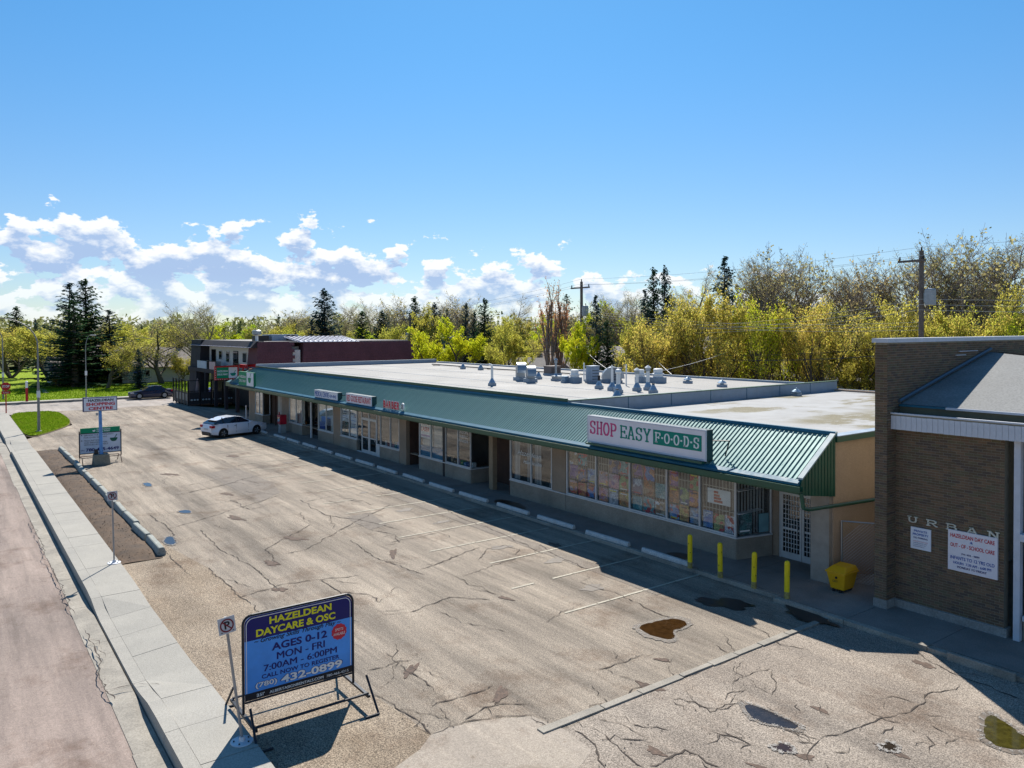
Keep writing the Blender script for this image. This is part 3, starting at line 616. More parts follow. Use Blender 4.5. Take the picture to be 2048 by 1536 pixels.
# roofs
ROOFN, N_, L_, b_ = nt('ponded_roof_membrane', .85)
pd_ = rng(ROOFN, noise(ROOFN, .42, 7, .66, stretch=(1.0, .45, 1)), .47, .53); ex_ = rng(ROOFN, noise(ROOFN, .23, 2, .5), .42, .56)
mm_ = node(ROOFN, 'ShaderNodeMath', operation='MULTIPLY'); L_.new(pd_, mm_.inputs[0]); L_.new(ex_, mm_.inputs[1])
gr_ = rng(ROOFN, noise(ROOFN, 16, 4, .8), .35, .65)
L_.new(mixc(ROOFN, mm_.outputs[0], mixc(ROOFN, rng(ROOFN, noise(ROOFN, .9, 6, .7), .3, .7), (.30, .295, .285), (.38, .38, .375)), mixc(ROOFN, gr_, (.13, .115, .065), (.24, .21, .14))), b_.inputs['Base Color'])
MB().box(12.905, 24.6, -40.79, -20.98, 3.95, 4.10).build('roof', ROOFN, mall)
MB().box(24.76, 65.79, -38.98, -20.98, 4.30, 4.50).build('roof', ROOFM, mall)
MB().box(24.60, 24.75, -41.05, -21.0, 3.6, 4.65).build('parapet', CURBM, mall)
MB().box(24.56, 24.79, -41.1, -20.99, 4.652, 4.69).build('parapet_cap', GREENM, mall)
x = -40.5
for i in range(7):
    MB().box(24.585, 24.598, -21.6-i*2.8, -21.62-i*2.8, 4.11, 4.65).build('flashing_seam', BLUEM, mall)
MB().box(12.58, 24.54, -41.12, -40.99, 4.0, 4.22).build('parapet', CURBM, mall)
MB().box(24.8, 65.9, -39.15, -38.97, 4.3, 4.62).build('parapet', CURBM, mall)
MB().box(65.8, 66.06, -38.9, -20.99, 4.51, 4.86).build('parapet', CURBM, mall)
MB().box(12.56, 12.92, -41.12, -20.99, 4.29, 4.45).build('roof_edge', GREENM, mall)
MB().box(12.55, 12.93, -41.13, -20.98, 4.452, 4.48).build('roof_edge_cap', CURBM, mall)
for (yy) in (-23.6, -27.2, -31.5):
    MB().box(25, 65.7, yy, yy+.03, 4.501, 4.512).build('membrane_seam', CURBM, mall)
# canopy
SL0, SL1 = Vector((0, -20.93, 4.50)), Vector((0, -19.28, 3.36))
sd = (SL1-SL0); sl = sd.length; sdn = sd.normalized(); sn = Vector((0, -sdn.z, sdn.y)); sn = sn if sn.z > 0 else -sn
PW = .80; npan = 67; X0 = 12.72
METAL, N_, L_, b_ = nt('ribbed_canopy_metal', .5, .15, .3)
vv = rng(METAL, noise(METAL, .5, 4, .6, coord='Object'), .3, .7)
L_.new(mixc(METAL, vv, (.12, .24, .225), (.17, .31, .295)), b_.inputs['Base Color']); L_.new(rng(METAL, noise(METAL, 2.0, 3), .3, .7, .46, .58), b_.inputs['Roughness'])
def pan_mesh():
    q = MB()
    def strip(xa, xb, h0, h1, w=None):
        a = SL0+sn*h0; b = SL1+sn*h0; c = SL0+sn*h1; d = SL1+sn*h1
        q.add([(xa,a.y,a.z),(xb,a.y,a.z),(xb,b.y,b.z),(xa,b.y,b.z),(xa,c.y,c.z),(xb,c.y,c.z),(xb,d.y,d.z),(xa,d.y,d.z)], [(0,3,2,1),(4,5,6,7),(0,1,5,4),(1,2,6,5),(2,3,7,6),(3,0,4,7)])
    strip(.0015, PW-.0015, -.02, 0)
    for k in range(5):
        xm = .08+.16*k; a = SL0; b = SL1
        for s in (1,):
            A = [(xm-.016, .0005), (xm-.009, .026), (xm+.009, .026), (xm+.016, .0005)]
            vs = [(x, (a+sn*h).y, (a+sn*h).z) for x, h in A]+[(x, (b+sn*h).y, (b+sn*h).z) for x, h in A]
            q.add(vs, [(0,4,5,1),(1,5,6,2),(2,6,7,3),(0,1,2,3),(7,6,5,4)])
    return q
pq = pan_mesh(); pm = pq.mesh('metal_panel', METAL); 
bm_ = bmesh.new(); bm_.from_mesh(pm); bmesh.ops.recalc_face_normals(bm_, faces=bm_.faces); bm_.to_mesh(pm); bm_.free()
for i in range(npan):
    o = link('metal_panel', pm, mall); o.location = (X0+PW*i, 0, 0)
# parent inverse keeps world placement: location is relative to the mall origin frame
XE = X0+PW*npan
MB().xsec([(-21.06,4.40),(-21.06,4.60),(-20.93,4.60),(-20.90,4.515),(-20.96,4.47)], 12.60, XE).build('ridge_flashing', BLUEM, mall)
MB().xsec([(-21.07,4.602),(-21.07,4.74),(-20.99,4.74),(-20.99,4.602)], 24.8, XE).build('roof_edge', GREENM, mall)
MB().xsec([(-19.30,3.335),(-19.285,3.385),(-19.13,3.30),(-19.13,3.23),(-19.30,3.22)], 12.64, XE+.2).build('eave_flashing', BLUEM, mall)
MB().xsec([(-19.20,3.06),(-19.20,3.215),(-19.17,3.215),(-19.17,3.09),(-19.05,3.09),(-19.03,3.225),(-19.005,3.225),(-19.02,3.06)], 12.50, XE+.25).build('gutter', GREENM, mall)
MB().xsec([(-19.29,2.97),(-19.29,3.20),(-19.21,3.20),(-19.21,2.97)], 12.60, XE+.2).build('fascia', GREENM, mall)
q = MB(); x = 12.7
while x < XE: q.box(x, x+.02, -19.208, -19.200, 2.975, 3.055); x += .15
tag(q.build('fascia_rib', GREENM, mall), kind='stuff')
MB().box(12.68, XE, -20.71, -19.295, 2.965, 2.99).build('soffit', plain('soffit_board', (.20,.19,.17), .9), mall)
MB().xsec([(-20.96,4.56),(-19.30,3.42),(-19.22,3.20),(-19.22,2.955),(-20.96,2.70)], 12.60, 12.655).build('gable_end', GREENM, mall)
q = MB(); y = -20.9
while y < -19.35:
    zt = 4.56+(y+20.96)*(-1.14/1.66); zb = 2.70+(y+20.96)*(.255/1.74); q.box(12.585, 12.599, y, y+.025, zb, zt); y += .16
tag(q.build('gable_rib', GREENM, mall), kind='stuff')
q = MB(); a = (-20.97, 4.60); b = (-19.27, 3.44)
q.add([(12.57,a[0],a[1]),(12.73,a[0],a[1]),(12.73,b[0],b[1]),(12.57,b[0],b[1]),(12.57,a[0],a[1]-.05),(12.73,a[0],a[1]-.05),(12.73,b[0],b[1]-.05),(12.57,b[0],b[1]-.05)], [(0,1,2,3),(7,6,5,4),(4,5,1,0),(5,6,2,1),(6,7,3,2),(7,4,0,3)]); q.build('gable_trim', plain('pale_trim', (.36,.44,.46), .6, .0), mall)
# hipped far end of the canopy
q = MB(); q.add([(XE,-20.93,4.50),(XE,-19.28,3.36),(XE+1.5,-19.28,3.36),(XE+1.5,-21.4,3.36),(XE,-21.4,4.50)], [(0,1,2),(0,2,3),(0,3,4)]); q.build('hip_panel', METAL, mall)
MB().box(XE+.05, XE+1.55, -19.30, -19.2, 3.0, 3.35).build('fascia', GREENM, mall)
MB().box(XE+1.45, XE+1.55, -22.5, -19.31, 3.0, 3.35).build('fascia', GREENM, mall)
MB().box(66.06, XE+1.44, -22.4, -19.31, 2.98, 3.02).build('soffit', WHITEP, mall)
# downpipe running along the gable to the brick building
q = MB(); q.path([(12.52,-19.12,3.05),(12.50,-19.2,2.62),(12.48,-19.45,2.55),(12.46,-24.5,2.30)], .055, 10); q.build('downpipe', GREENM, mall)
# masonry below and between the windows
def pillar(x0, x1, y1=GY, z1=2.965, m=BROWNW, y0=None): return MB().box(x0, x1, y0 if y0 is not None else y1-.22, y1, .12, z1).build('pillar', m, mall)
def sill(x0, x1, y=GY): 
    MB().box(x0, x1, y-.22, y+.01, .12, .80).build('sill_wall', SILLW, mall)
    MB().box(x0-.02, x1+.02, y-.24, y+.035, .802, .85).build('sill', FRAME, mall)
def window(xs, y=GY, z0=.852, z1=2.96, m=GLASS, fr=FRAME, blind=None, w=.05):
    """glazing along x with mullions at every x in xs"""
    for i in range(len(xs)-1):
        a, b = xs[i], xs[i+1]
        MB().box(a+w*.5, b-w*.5, y-.055, y-.045, z0+.05, z1-.05).build('pane', m, mall)
        if blind and i in blind: MB().box(a+w, b-w, y-.22, y-.205, z0+.35*0+.05, z1).build('blind', BLIND, mall)
    for k, x in enumerate(xs): MB().box(x-w*.5, x+w*.5, y-.08, y-.005, z0, z1).build('mullion', fr, mall)
    for za, zb in ((z0, z0+.05), (z1-.05, z1)):
        MB().box(min(xs)+w*.51, max(xs)-w*.51, y-.075, y-.012, za+.0005, zb-.0005).build('window_frame', fr, mall)
def side_window(x, y0, y1, z0=.852, z1=2.96, m=GLASS, x2=None, fr=FRAME):
    """return pane of a projecting shop window; y0 is at the front"""
    x2 = x if x2 is None else x2
    q = MB(); q.add([(x-.02,y0,.12),(x2-.02,y1,.12),(x2-.02,y1,.80),(x-.02,y0,.80),(x+.2,y0,.12),(x2+.2,y1,.12),(x2+.2,y1,.80),(x+.2,y0,.80)], [(0,3,2,1),(4,5,6,7),(0,1,5,4),(1,2,6,5),(2,3,7,6),(3,0,4,7)]); q.build('sill_wall', SILLW, mall)
    q = MB(); q.add([(x-.045,y0,.802),(x2-.045,y1,.802),(x2-.045,y1,.85),(x-.045,y0,.85),(x+.2,y0,.802),(x2+.2,y1,.802),(x2+.2,y1,.85),(x+.2,y0,.85)], [(0,3,2,1),(4,5,6,7),(0,1,5,4),(1,2,6,5),(2,3,7,6),(3,0,4,7)]); q.build('sill', fr, mall)
    q = MB(); q.add([(x+.03,y0-.05,z0),(x2+.03,y1,z0),(x2+.03,y1,z1),(x+.03,y0-.05,z1),(x+.04,y0-.05,z0),(x2+.04,y1,z0),(x2+.04,y1,z1),(x+.04,y0-.05,z1)], [(0,3,2,1),(4,5,6,7),(0,1,5,4),(1,2,6,5),(2,3,7,6),(3,0,4,7)]); q.build('pane', m, mall)
    MB().box(x2, x2+.06, y1-.03, y1+.03, z0, z1).build('mullion', fr, mall)
    q = MB(); q.add([(x,y0-.06,z1-.05),(x2,y1,z1-.05),(x2,y1,z1),(x,y0-.06,z1),(x+.06,y0-.06,z1-.05),(x2+.06,y1,z1-.05),(x2+.06,y1,z1),(x+.06,y0-.06,z1)], [(0,3,2,1),(4,5,6,7),(0,1,5,4),(1,2,6,5),(2,3,7,6),(3,0,4,7)]); q.build('window_frame', fr, mall)
def backwall(x0, x1, y, m, name='recess_wall', z0=.12, z1=2.965): return MB().box(x0, x1, y-.12, y, z0, z1).build(name, m, mall)
def door(x0, x1, y, z1=2.25, leaves=1, m=GLASSD, fr=FRAME, transom=True, grille=False, z0=.12):
    w = (x1-x0)/leaves
    for k in range(leaves):
        a, b = x0+w*k, x0+w*(k+1); q = MB()
        q.box(a+.01, a+.08, y-.05, y, z0+.01, z1); q.box(b-.08, b-.01, y-.05, y, z0+.01, z1); q.box(a+.081, b-.081, y-.05, y, z0+.01, z0+.22); q.box(a+.081, b-.081, y-.05, y, z1-.09, z1); q.box(a+.081, b-.081, y-.05, y, z0+.95, z0+1.02)
        d = q.build('door', fr, mall)
        MB().box(a+.081, b-.081, y-.03, y-.02, z0+.22, z1-.09).build('pane', m, d)
        hx = b-.12 if k == 0 and leaves == 2 else a+.12
        MB().tube((hx,y+.05,z0+.85), (hx,y+.05,z0+1.25), .014, n=6).tube((hx,y,z0+.87), (hx,y+.05,z0+.87), .01, n=5).tube((hx,y,z0+1.23), (hx,y+.05,z0+1.23), .01, n=5).build('handle', STEEL, d)
        if grille:
            for j in range(1, 6): xx = a+.08+(b-a-.16)*j/6; MB().box(xx-.008, xx+.008, y-.012, y-.004, z0+.23, z1-.1).build('bar', WHITEP, d)
            for j in range(1, 12): zz = z0+.22+(z1-z0-.32)*j/12; MB().box(a+.085, b-.085, y-.003, y+.004, zz-.008, zz+.008).build('bar', WHITEP, d)
    if transom:
        MB().box(x0+.02, x1-.02, y-.04, y-.03, z1+.06, 2.92).build('transom_pane', m, mall)
    MB().box(x0-.05, x0, y-.06, y+.005, z0, 2.96).build('door_frame', fr, mall); MB().box(x1, x1+.05, y-.06, y+.005, z0, 2.96).build('door_frame', fr, mall)
    MB().box(x0+.001, x1-.001, y-.058, y+.003, z1+.001, z1+.06).build('door_frame', fr, mall)

# far drug store bay
pillar(64.43, 65.78); sill(62.5, 64.42); window([64.42, 63.4, 62.55], blind=[0]); side_window(62.5, GY, -21.2)
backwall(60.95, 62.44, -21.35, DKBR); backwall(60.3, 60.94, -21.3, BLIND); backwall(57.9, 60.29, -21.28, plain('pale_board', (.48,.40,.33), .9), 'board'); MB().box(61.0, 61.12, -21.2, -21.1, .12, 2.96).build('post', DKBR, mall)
pillar(56.55, 58.0); sill(53.9, 56.53); window([56.5, 55.15, 53.95], blind=[0, 1]); side_window(53.9, GY, -21.3)
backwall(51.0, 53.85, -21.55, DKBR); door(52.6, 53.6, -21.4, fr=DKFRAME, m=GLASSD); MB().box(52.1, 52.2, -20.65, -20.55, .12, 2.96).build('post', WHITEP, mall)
MB().box(50.95, 51.0, -21.5, -20.62, .12, 2.96).build('recess_wall', BROWNW, mall)
sill(48.3, 50.93); window([50.9, 49.55, 48.35]); pillar(47.15, 48.28)
sill(44.66, 47.13); window([47.1, 45.82, 44.66])
MB().box(44.0, 44.6, -20.655, -20.645, .5, 2.9).build('pane', GLASS, mall); MB().box(44.0, 44.62, -20.70, -20.60, .12, .18).build('door_frame', FRAME, mall)
door(43.0, 43.95, -20.62); door(41.95, 42.9, -20.62); MB().box(41.5, 41.9, -20.66, -20.6, .13, .9).build('door_panel', FRAME, mall); MB().box(41.5, 41.9, -20.655, -20.645, .9, 2.9).build('pane', GLASS, mall)
sill(39.02, 41.42); window([41.42, 40.16, 39.05]); pillar(38.2, 39.0)
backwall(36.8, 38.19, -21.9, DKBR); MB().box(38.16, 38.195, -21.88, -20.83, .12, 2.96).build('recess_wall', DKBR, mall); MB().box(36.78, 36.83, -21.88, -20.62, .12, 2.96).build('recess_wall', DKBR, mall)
MB().box(37.2, 37.5, -21.89, -21.85, 1.35, 1.39).build('wall_plate', WHITEP, mall)
sill(31.62, 36.74); window([36.72, 35.51, 34.24]); window([34.02, 32.82, 31.66]); MB().box(34.04, 34.22, -20.68, -20.57, .12, 2.96).build('mullion_post', DKFRAME, mall)
side_window(31.6, GY, -21.75)
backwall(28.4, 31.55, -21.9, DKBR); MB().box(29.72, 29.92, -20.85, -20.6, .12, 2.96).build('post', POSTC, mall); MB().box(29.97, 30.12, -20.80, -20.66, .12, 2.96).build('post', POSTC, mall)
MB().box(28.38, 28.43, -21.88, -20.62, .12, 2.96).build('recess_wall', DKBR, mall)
sill(24.42, 28.33); window([28.33, 26.8, 25.36]); 
MB().box(24.42, 25.3, -20.84, -20.60, .86, 2.96).build('pillar', BROWNW, mall)
sill(15.86, 24.40); window([24.36, 22.59, 20.73, 18.88, 17.38, 15.90], w=.06)
side_window(15.86, GY, -22.0, x2=15.5)
backwall(15.27, 15.6, -22.07, BROWNW); backwall(13.35, 13.58, -22.07, BROWNW)
door(13.65, 15.2, -22.07, z1=2.3, leaves=2, grille=True)
MB().box(12.92, 13.34, -22.15, -20.95, .12, 2.96).build('pillar', STUCCO, mall); MB().box(12.70, 13.30, -20.949, -20.80, .12, 2.95).build('pillar', plain('pale_pier', (.36,.31,.26), .9), mall)
# security bars behind the grocery glass
for a, b in ((15.95,17.33),(17.43,18.83),(18.93,20.68),(20.78,22.54),(22.64,24.31)):
    n = int((b-a)/.13)
    q = MB()
    for k in range(n+1): xx = a+(b-a)*k/n; q.box(xx-.009, xx+.009, -20.752, -20.742, .9, 2.93)
    for zz in (1.6, 2.35): q.box(a, b, -20.741, -20.733, zz-.012, zz+.012)
    tag(q.build('security_bars', plain('cream_bars', (.62,.58,.48), .6), mall), kind='stuff')
q = MB()
for k in range(10): yy = -20.75-1.2*k/10; q.box(15.97-.3*k/10, 15.99-.3*k/10, yy-.009, yy+.009, .9, 2.93)
for zz in (1.6, 2.35): q.box(15.78, 15.99, -21.9, -20.7, zz-.01, zz+.01)
tag(q.build('security_bars', WHITEP, mall), kind='stuff')
# curtains and shop displays are separate things further down
for i in range(26):
    pass
GX = glass('sun_blue_film', .22, (.25, .45, .62))
for a, b in ((35.55, 36.68), (34.27, 35.47)): MB().box(a, b, -20.70, -20.69, .9, 1.45).build('window_film', plain('blue_film', (.06,.22,.36), .5), mall)
for a, b in ((35.55, 36.68), (34.27, 35.47)): MB().box(a, b, -20.80, -20.79, .9, 2.93).build('blind', plain('pale_screen', (.42,.44,.42), .8), mall)
# ---------------------------------------------------------------- signs on the canopy
def lightbox(name, label, x0, x1, z0, z1, y, m=SIGNW, dep=.32, frame=FASCW, grp='sign boxes along the canopy'):
    """x1 > x0; reader sees x1 on the left"""
    t = thing(name, label, 'sign', ((x0+x1)/2, y, z0), grp)
    MB().box(x0, x1, y-dep, y-.03, z0, z1).build('cabinet', plain('dark_teal_cabinet', (.012,.05,.06), .5), t)
    f = MB(); f.box(x0, x1, y-.028, y, z1-.05, z1); f.box(x0, x1, y-.028, y, z0, z0+.05); f.box(x0, x0+.05, y-.028, y, z0+.0505, z1-.0505); f.box(x1-.05, x1, y-.028, y, z0+.0505, z1-.0505)
    f.build('frame', frame, t); MB().box(x0+.051, x1-.051, y-.027, y-.012, z0+.051, z1-.051).build('face', m, t)
    return t
SY = -19.16
t = lightbox('shop_sign', 'large white light box with pink and green grocery lettering', 15.88, 21.46, 3.47, 4.46, SY)
F = lambda x, z: (x, SY-.012, z)
slab('SHOP', t, PINKT, F(21.33, 3.80), FACE_Y, 1.42, .47, .17, .10, .004)
slab('EASY', t, TEALT, F(19.74, 3.80), FACE_Y, 1.48, .45, .16, .09, .004)
plate(t, TEALT, F(18.15, 3.76), FACE_Y, 2.08, .50, .004, 'green_band')
slab('F.O.O.D.S', t, WHITET, F(18.06, 3.84), FACE_Y, 1.90, .34, .17, .14, .010, widths={'.': .42}, depth=.004)
q = MB(); q.path([(15.9,-19.5,4.1),(15.45,-19.75,4.12),(15.5,-19.6,3.65)], .02, 6); q.path([(21.4,-19.5,4.1),(21.7,-19.9,4.1)], .02, 6); q.build('bracket', DKFRAME, t)
MB().box(15.95, 21.4, -19.14, -19.02, 3.40, 3.46).build('lower_rail', GREENM, t)
SY2 = -19.18
t = lightbox('shop_sign', 'white light box with red restaurant lettering', 39.6, 43.05, 3.38, 3.93, SY2)
text('RED GOOSE RESTAURANT', t, REDT, (42.95, SY2-.012, 3.47), FACE_Y, 3.25, .36, bold=.02)
t = lightbox('shop_sign', 'white light box with blue letters reading MEDICAL CENTRE', 44.3, 47.95, 3.38, 3.86, SY2, SIGNW2)
text('MEDICAL CENTRE', t, BLUET, (47.85, SY2-.012, 3.46), FACE_Y, 2.2, .31, bold=.02); text('439-4945', t, BLUET, (45.55, SY2-.012, 3.48), FACE_Y, 1.05, .2, bold=.02)
q = MB(); q.path([(44.3,-19.4,3.7),(43.5,-19.6,3.75)], .025, 5); q.build('bracket', DKFRAME, t)
t = thing('channel_letters', 'row of red block letters beside a small round scissors emblem on the canopy', 'sign', (37.3, -19.3, 3.5), 'sign boxes along the canopy')
for k, ch in enumerate('BARBER'):
    o = text(ch, t, REDT, (38.35-k*.32, -19.32, 3.42), FACE_Y, .25, .40, 'letter', bold=.03, thick=.04)
    o2 = text(ch, t, WHITET, (38.38-k*.32, -19.32, 3.41), FACE_Y, .29, .45, 'letter_back', bold=.05, thick=.0)
q = MB(); q.tube((36.2,-19.36,3.62), (36.2,-19.30,3.62), .2, n=16); q.build('emblem_disc', WHITET, t)
q = MB(); q.tube((36.3,-19.29,3.5), (36.1,-19.29,3.74), .015, n=4).tube((36.1,-19.29,3.5), (36.3,-19.29,3.74), .015, n=4); q.build('scissors', BLACKT, t)
# drug mart wedge sign
t = thing('drug_store_sign', 'green and white drug store sign board standing at the far canopy corner facing the lot', 'sign', (62.4, -19.2, 3.4), 'drug store signs')
y = -19.1
MB().box(60.1, 63.9, y-.2, y-.02, 3.30, 4.42).build('cabinet', plain('green_cabinet', (.01,.16,.08), .5), t)
plate(t, GREENT, (63.85, y-.018, 3.34), FACE_Y, 2.0, 1.05, .003, 'green_face'); plate(t, SIGNW2, (61.83, y-.018, 3.34), FACE_Y, 1.7, 1.05, .003, 'white_face')
text('HAZELDEAN', t, WHITET, (63.7, y-.012, 3.92), FACE_Y, 1.7, .2, bold=.02); text('DRUG MART', t, WHITET, (63.7, y-.012, 3.58), FACE_Y, 1.7, .2, bold=.02)
def mortar(t, O, face, s, m):
    r, u = face; n = r.cross(u); O = Vector(O)+n*.004
    P = [(0,.55),(1,.55),(.95,.35),(.8,.12),(.65,.05),(.35,.05),(.2,.12),(.05,.35)]
    q = MB(); q.add([O+r*a*s+u*b*s for a, b in P], [tuple(range(len(P)))]); q.build('mortar_emblem', m, t, fix=False)
    q = MB(); q.add([O+r*(.55*s)+u*(.5*s), O+r*(.65*s)+u*(.5*s), O+r*(.98*s)+u*(1.0*s), O+r*(.88*s)+u*(1.03*s)], [(0,1,2,3)]); q.build('pestle', m, t, fix=False)
mortar(t, (61.5, y-.012, 3.55), FACE_Y, .8, GREENT)
t = thing('drug_store_sign', 'green and white drug store sign in a red frame edged with bulbs', 'sign', (67.0, -19, 3.6), 'drug store signs')
MB().box(66.98, 67.2, -20.06, -18.08, 3.56, 4.74).build('cabinet', REDP, t)
plate(t, GREENT, (66.98, -18.22, 3.70), FACE_X, .98, .92, .006, 'green_face'); plate(t, SIGNW2, (66.98, -19.21, 3.70), FACE_X, .72, .92, .006, 'white_face')
text('HAZELDEAN', t, WHITET, (66.975, -18.28, 4.22), FACE_X, .86, .16, bold=.03, thick=.006); text('DRUG MART', t, WHITET, (66.975, -18.28, 3.95), FACE_X, .86, .16, bold=.03, thick=.006)
mortar(t, (66.97, -19.33, 3.85), FACE_X, .5, TEALT)
for k in range(11): MB().lathe(66.95, -18.15-k*.185, [(.001,3.585),(.03,3.60),(.03,3.63),(.001,3.645)], 6).build('bulb', WHITET, t)
for k in range(5): MB().lathe(66.95, -18.12, [(.001,3.75+k*.2),(.03,3.765+k*.2),(.03,3.795+k*.2),(.001,3.81+k*.2)], 6).build('bulb', WHITET, t)
q = MB(); q.add([(66.98,-20.06,4.74),(67.2,-20.06,4.74),(67.2,-18.1,4.74),(66.98,-18.1,4.74),(65.2,-20.95,4.9),(65.2,-20.9,4.62)], [(0,1,2,3),(0,3,4),(0,4,1),(0,5,4)]); q.build('red_canopy', REDP, t)
MB().box(65.3, 66.97, -20.3, -20.1, 4.55, 4.85).build('red_beam', REDP, t)
MB().box(66.05, 66.2, -20.2, -20.1, 3.38, 4.54).build('post', REDP, t)

# ---------------------------------------------------------------- posters in the grocery windows
def poster_mat(name, a, b, c, sc):
    if name in MATS: return MATS[name]
    m, N, L, bs = nt(name, .6, 0, .2)
    v = node(m, 'ShaderNodeTexVoronoi'); v.inputs['Scale'].default_value = sc; tcn = node(m, 'ShaderNodeTexCoord'); L.new(tcn.outputs['Object'], v.inputs['Vector'])
    n1 = rng(m, noise(m, 3.2, 5, .65), .42, .58); s = node(m, 'ShaderNodeSeparateColor'); L.new(v.outputs['Color'], s.inputs[0])
    c1 = mixc(m, n1, a, b); c2 = mixc(m, rng(m, s.outputs[0], .62, .7), c1, c)
    n2 = rng(m, noise(m, 22, 6, .8), .42, .58); L.new(mixc(m, n2, mixc(m, 1.0, c2, (.38,.38,.43), 'MULTIPLY'), mixc(m, .15, c2, (.55,.55,.55))), bs.inputs['Base Color']); return m
PB = 1.75
PC = [('red', (.45,.04,.03), (.50,.22,.10)), ('orange', (.55,.20,.05), (.30,.10,.05)), ('blue', (.05,.16,.40), (.30,.45,.55)), ('teal', (.04,.22,.24), (.25,.42,.40)), ('purple', (.13,.05,.22), (.40,.15,.30)), ('grey', (.30,.30,.30), (.12,.12,.13)), ('white', (.60,.60,.58), (.35,.35,.38)), ('brown', (.25,.14,.07), (.45,.33,.20)), ('green', (.10,.25,.08), (.40,.42,.15)), ('yellow', (.55,.42,.10), (.40,.20,.08)), ('pink', (.50,.20,.25), (.55,.42,.42)), ('dark blue', (.02,.04,.14), (.10,.12,.25))]
rp = random.Random(42)
panes = [('leftmost', 24.30, 22.65, 2), ('second', 22.53, 20.80, 3), ('middle', 20.67, 18.95, 4), ('fourth', 18.82, 17.45, 5), ('rightmost', 17.32, 15.97, 2)]
names_row = ['bottom row', 'middle row', 'top row']
for pi, (pn, xa, xb, nn) in enumerate(panes):
    W_ = xa-xb; cols_ = 3; cw = W_/cols_
    for rw in range(3):
        for cc in range(cols_):
            if pi == 4 and rw > 0: continue
            if pi == 0 and rw == 2 and cc == 2: continue
            if rw == 2 and pi in (1, 2, 3) and (cc+pi) % 3 == 1: continue
            ci = (rp.randrange(12)); cn, ca, cb = PC[ci]; c3 = mul(PC[rp.randrange(12)][1], PB); ca = mul(ca, PB); cb = mul(cb, 1.5)
            w = cw*rp.uniform(.86, .97); h = rp.uniform(.50, .58); x = xa-cc*cw-rp.uniform(0, .03); z = .90+rw*.60+rp.uniform(-.02, .03)
            m = poster_mat('poster_%s_%d' % (cn.replace(' ', '_'), rp.randrange(3)), ca, cb, c3, rp.uniform(3, 8))
            t = thing('poster', 'mostly %s film poster, %s of the %s grocery pane, %s' % (cn, names_row[rw], pn, ['left column', 'centre column', 'right column'][cc]), 'poster', (x-w/2, -20.72, z), 'posters in the grocery window')
            plate(t, m, (x, -20.718, z), FACE_Y, w, h, .003, 'sheet')
            if rp.random() < .6: plate(t, [WHITET, YELT, BLACKT, REDT][rp.randrange(4)], (x-w*.12, -20.712, z+h*rp.choice([.06, .82])), FACE_Y, w*.7, h*.07, .002, 'title_band')
t = thing('poster', 'white notice with a red stacked drawing hung in the rightmost grocery pane', 'poster', (16.7, -20.7, 1.9), 'posters in the grocery window')
plate(t, WHITET, (17.1, -20.70, 1.78), FACE_Y, .95, .50, .003, 'sheet')
for k in range(4): plate(t, plain('coral_print', (.55,.13,.08), .6), (16.83-k*.03*-1-.0+k*-.03, -20.694, 1.83+k*.10), FACE_Y, .36-k*.06, .08, .002, 'drawing')
t = thing('poster', 'dark teal film poster on the return pane beside the grocery door', 'poster', (15.85, -20.9, 1.0), 'posters in the grocery window')
fa = (Vector((-.25, -.97, 0)).normalized(), Vector((0, 0, 1)))
plate(t, poster_mat('poster_dark_teal', (.01,.05,.06), (.05,.22,.22), (.20,.30,.30), 9), (15.86, -20.75, .92), fa, .5, .68, .03, 'sheet')
plate(t, WHITET, (15.86, -20.77, 1.0), fa, .4, .05, .036, 'title_band')
t = thing('poster', 'pale blue sheet on the return pane nearest the grocery door', 'poster', (15.6, -21.6, .9), 'posters in the grocery window')
plate(t, plain('pale_blue_sheet', (.16,.32,.36), .6), (15.66, -21.5, .92), fa, .4, .62, .03, 'sheet')
# other shop-window contents
t = thing('window_poster', 'poster of a figure in a light blue shirt filling the far medical centre window', 'poster', (49.6, -20.7, .9))
plate(t, plain('poster_backdrop', (.50,.52,.48), .6, var=.1), (50.85, -20.70, .92), FACE_Y, 2.4, 1.9, .003, 'sheet')
plate(t, SKYT, (50.5, -20.694, 1.35), FACE_Y, 1.6, .45, .002, 'shirt'); plate(t, BLUET, (50.8, -20.694, .93), FACE_Y, .9, .5, .002, 'print'); plate(t, BLACKT, (49.6, -20.692, .93), FACE_Y, .7, .8, .002, 'trousers')
t = thing('window_poster', 'pair of white printed posters in the window left of the restaurant door', 'poster', (45.9, -20.7, .9))
plate(t, WHITET, (47.05, -20.70, 1.0), FACE_Y, 1.15, 1.85, .003, 'sheet'); plate(t, WHITET, (45.75, -20.70, .95), FACE_Y, 1.0, 1.95, .003, 'sheet')
plate(t, poster_mat('poster_photo', (.22,.10,.06), (.06,.20,.16), (.5,.4,.3), 5), (47.0, -20.694, .95), FACE_Y, 1.05, .85, .002, 'photo')
for k in range(5): plate(t, BLUET if k % 2 else BLACKT, (46.95, -20.692, 2.0+k*.14), FACE_Y, .8-.12*(k % 3), .035, .002, 'print'); plate(t, BLUET, (45.65, -20.692, 1.5+k*.22), FACE_Y, .75-.1*(k % 2), .03, .002, 'print')
t = thing('window_sign', 'white board with red letters reading TAILOR LASER in the shop window right of the brick pier', 'sign', (36.2, -20.7, 2.0))
plate(t, WHITET, (36.68, -20.675, 1.85), FACE_Y, 1.05, .95, .003, 'board'); text('SALON', t, BLACKT, (36.55, -20.668, 2.55), FACE_Y, .8, .16); text('LASER', t, REDT, (36.6, -20.668, 2.22), FACE_Y, .9, .24, bold=.03); plate(t, plain('violet_print', (.2,.12,.4), .6), (36.6, -20.668, 1.95), FACE_Y, .9, .09, .002, 'print')
t['label'] = 'white board with red letters in the shop window right of the dark brick pier'
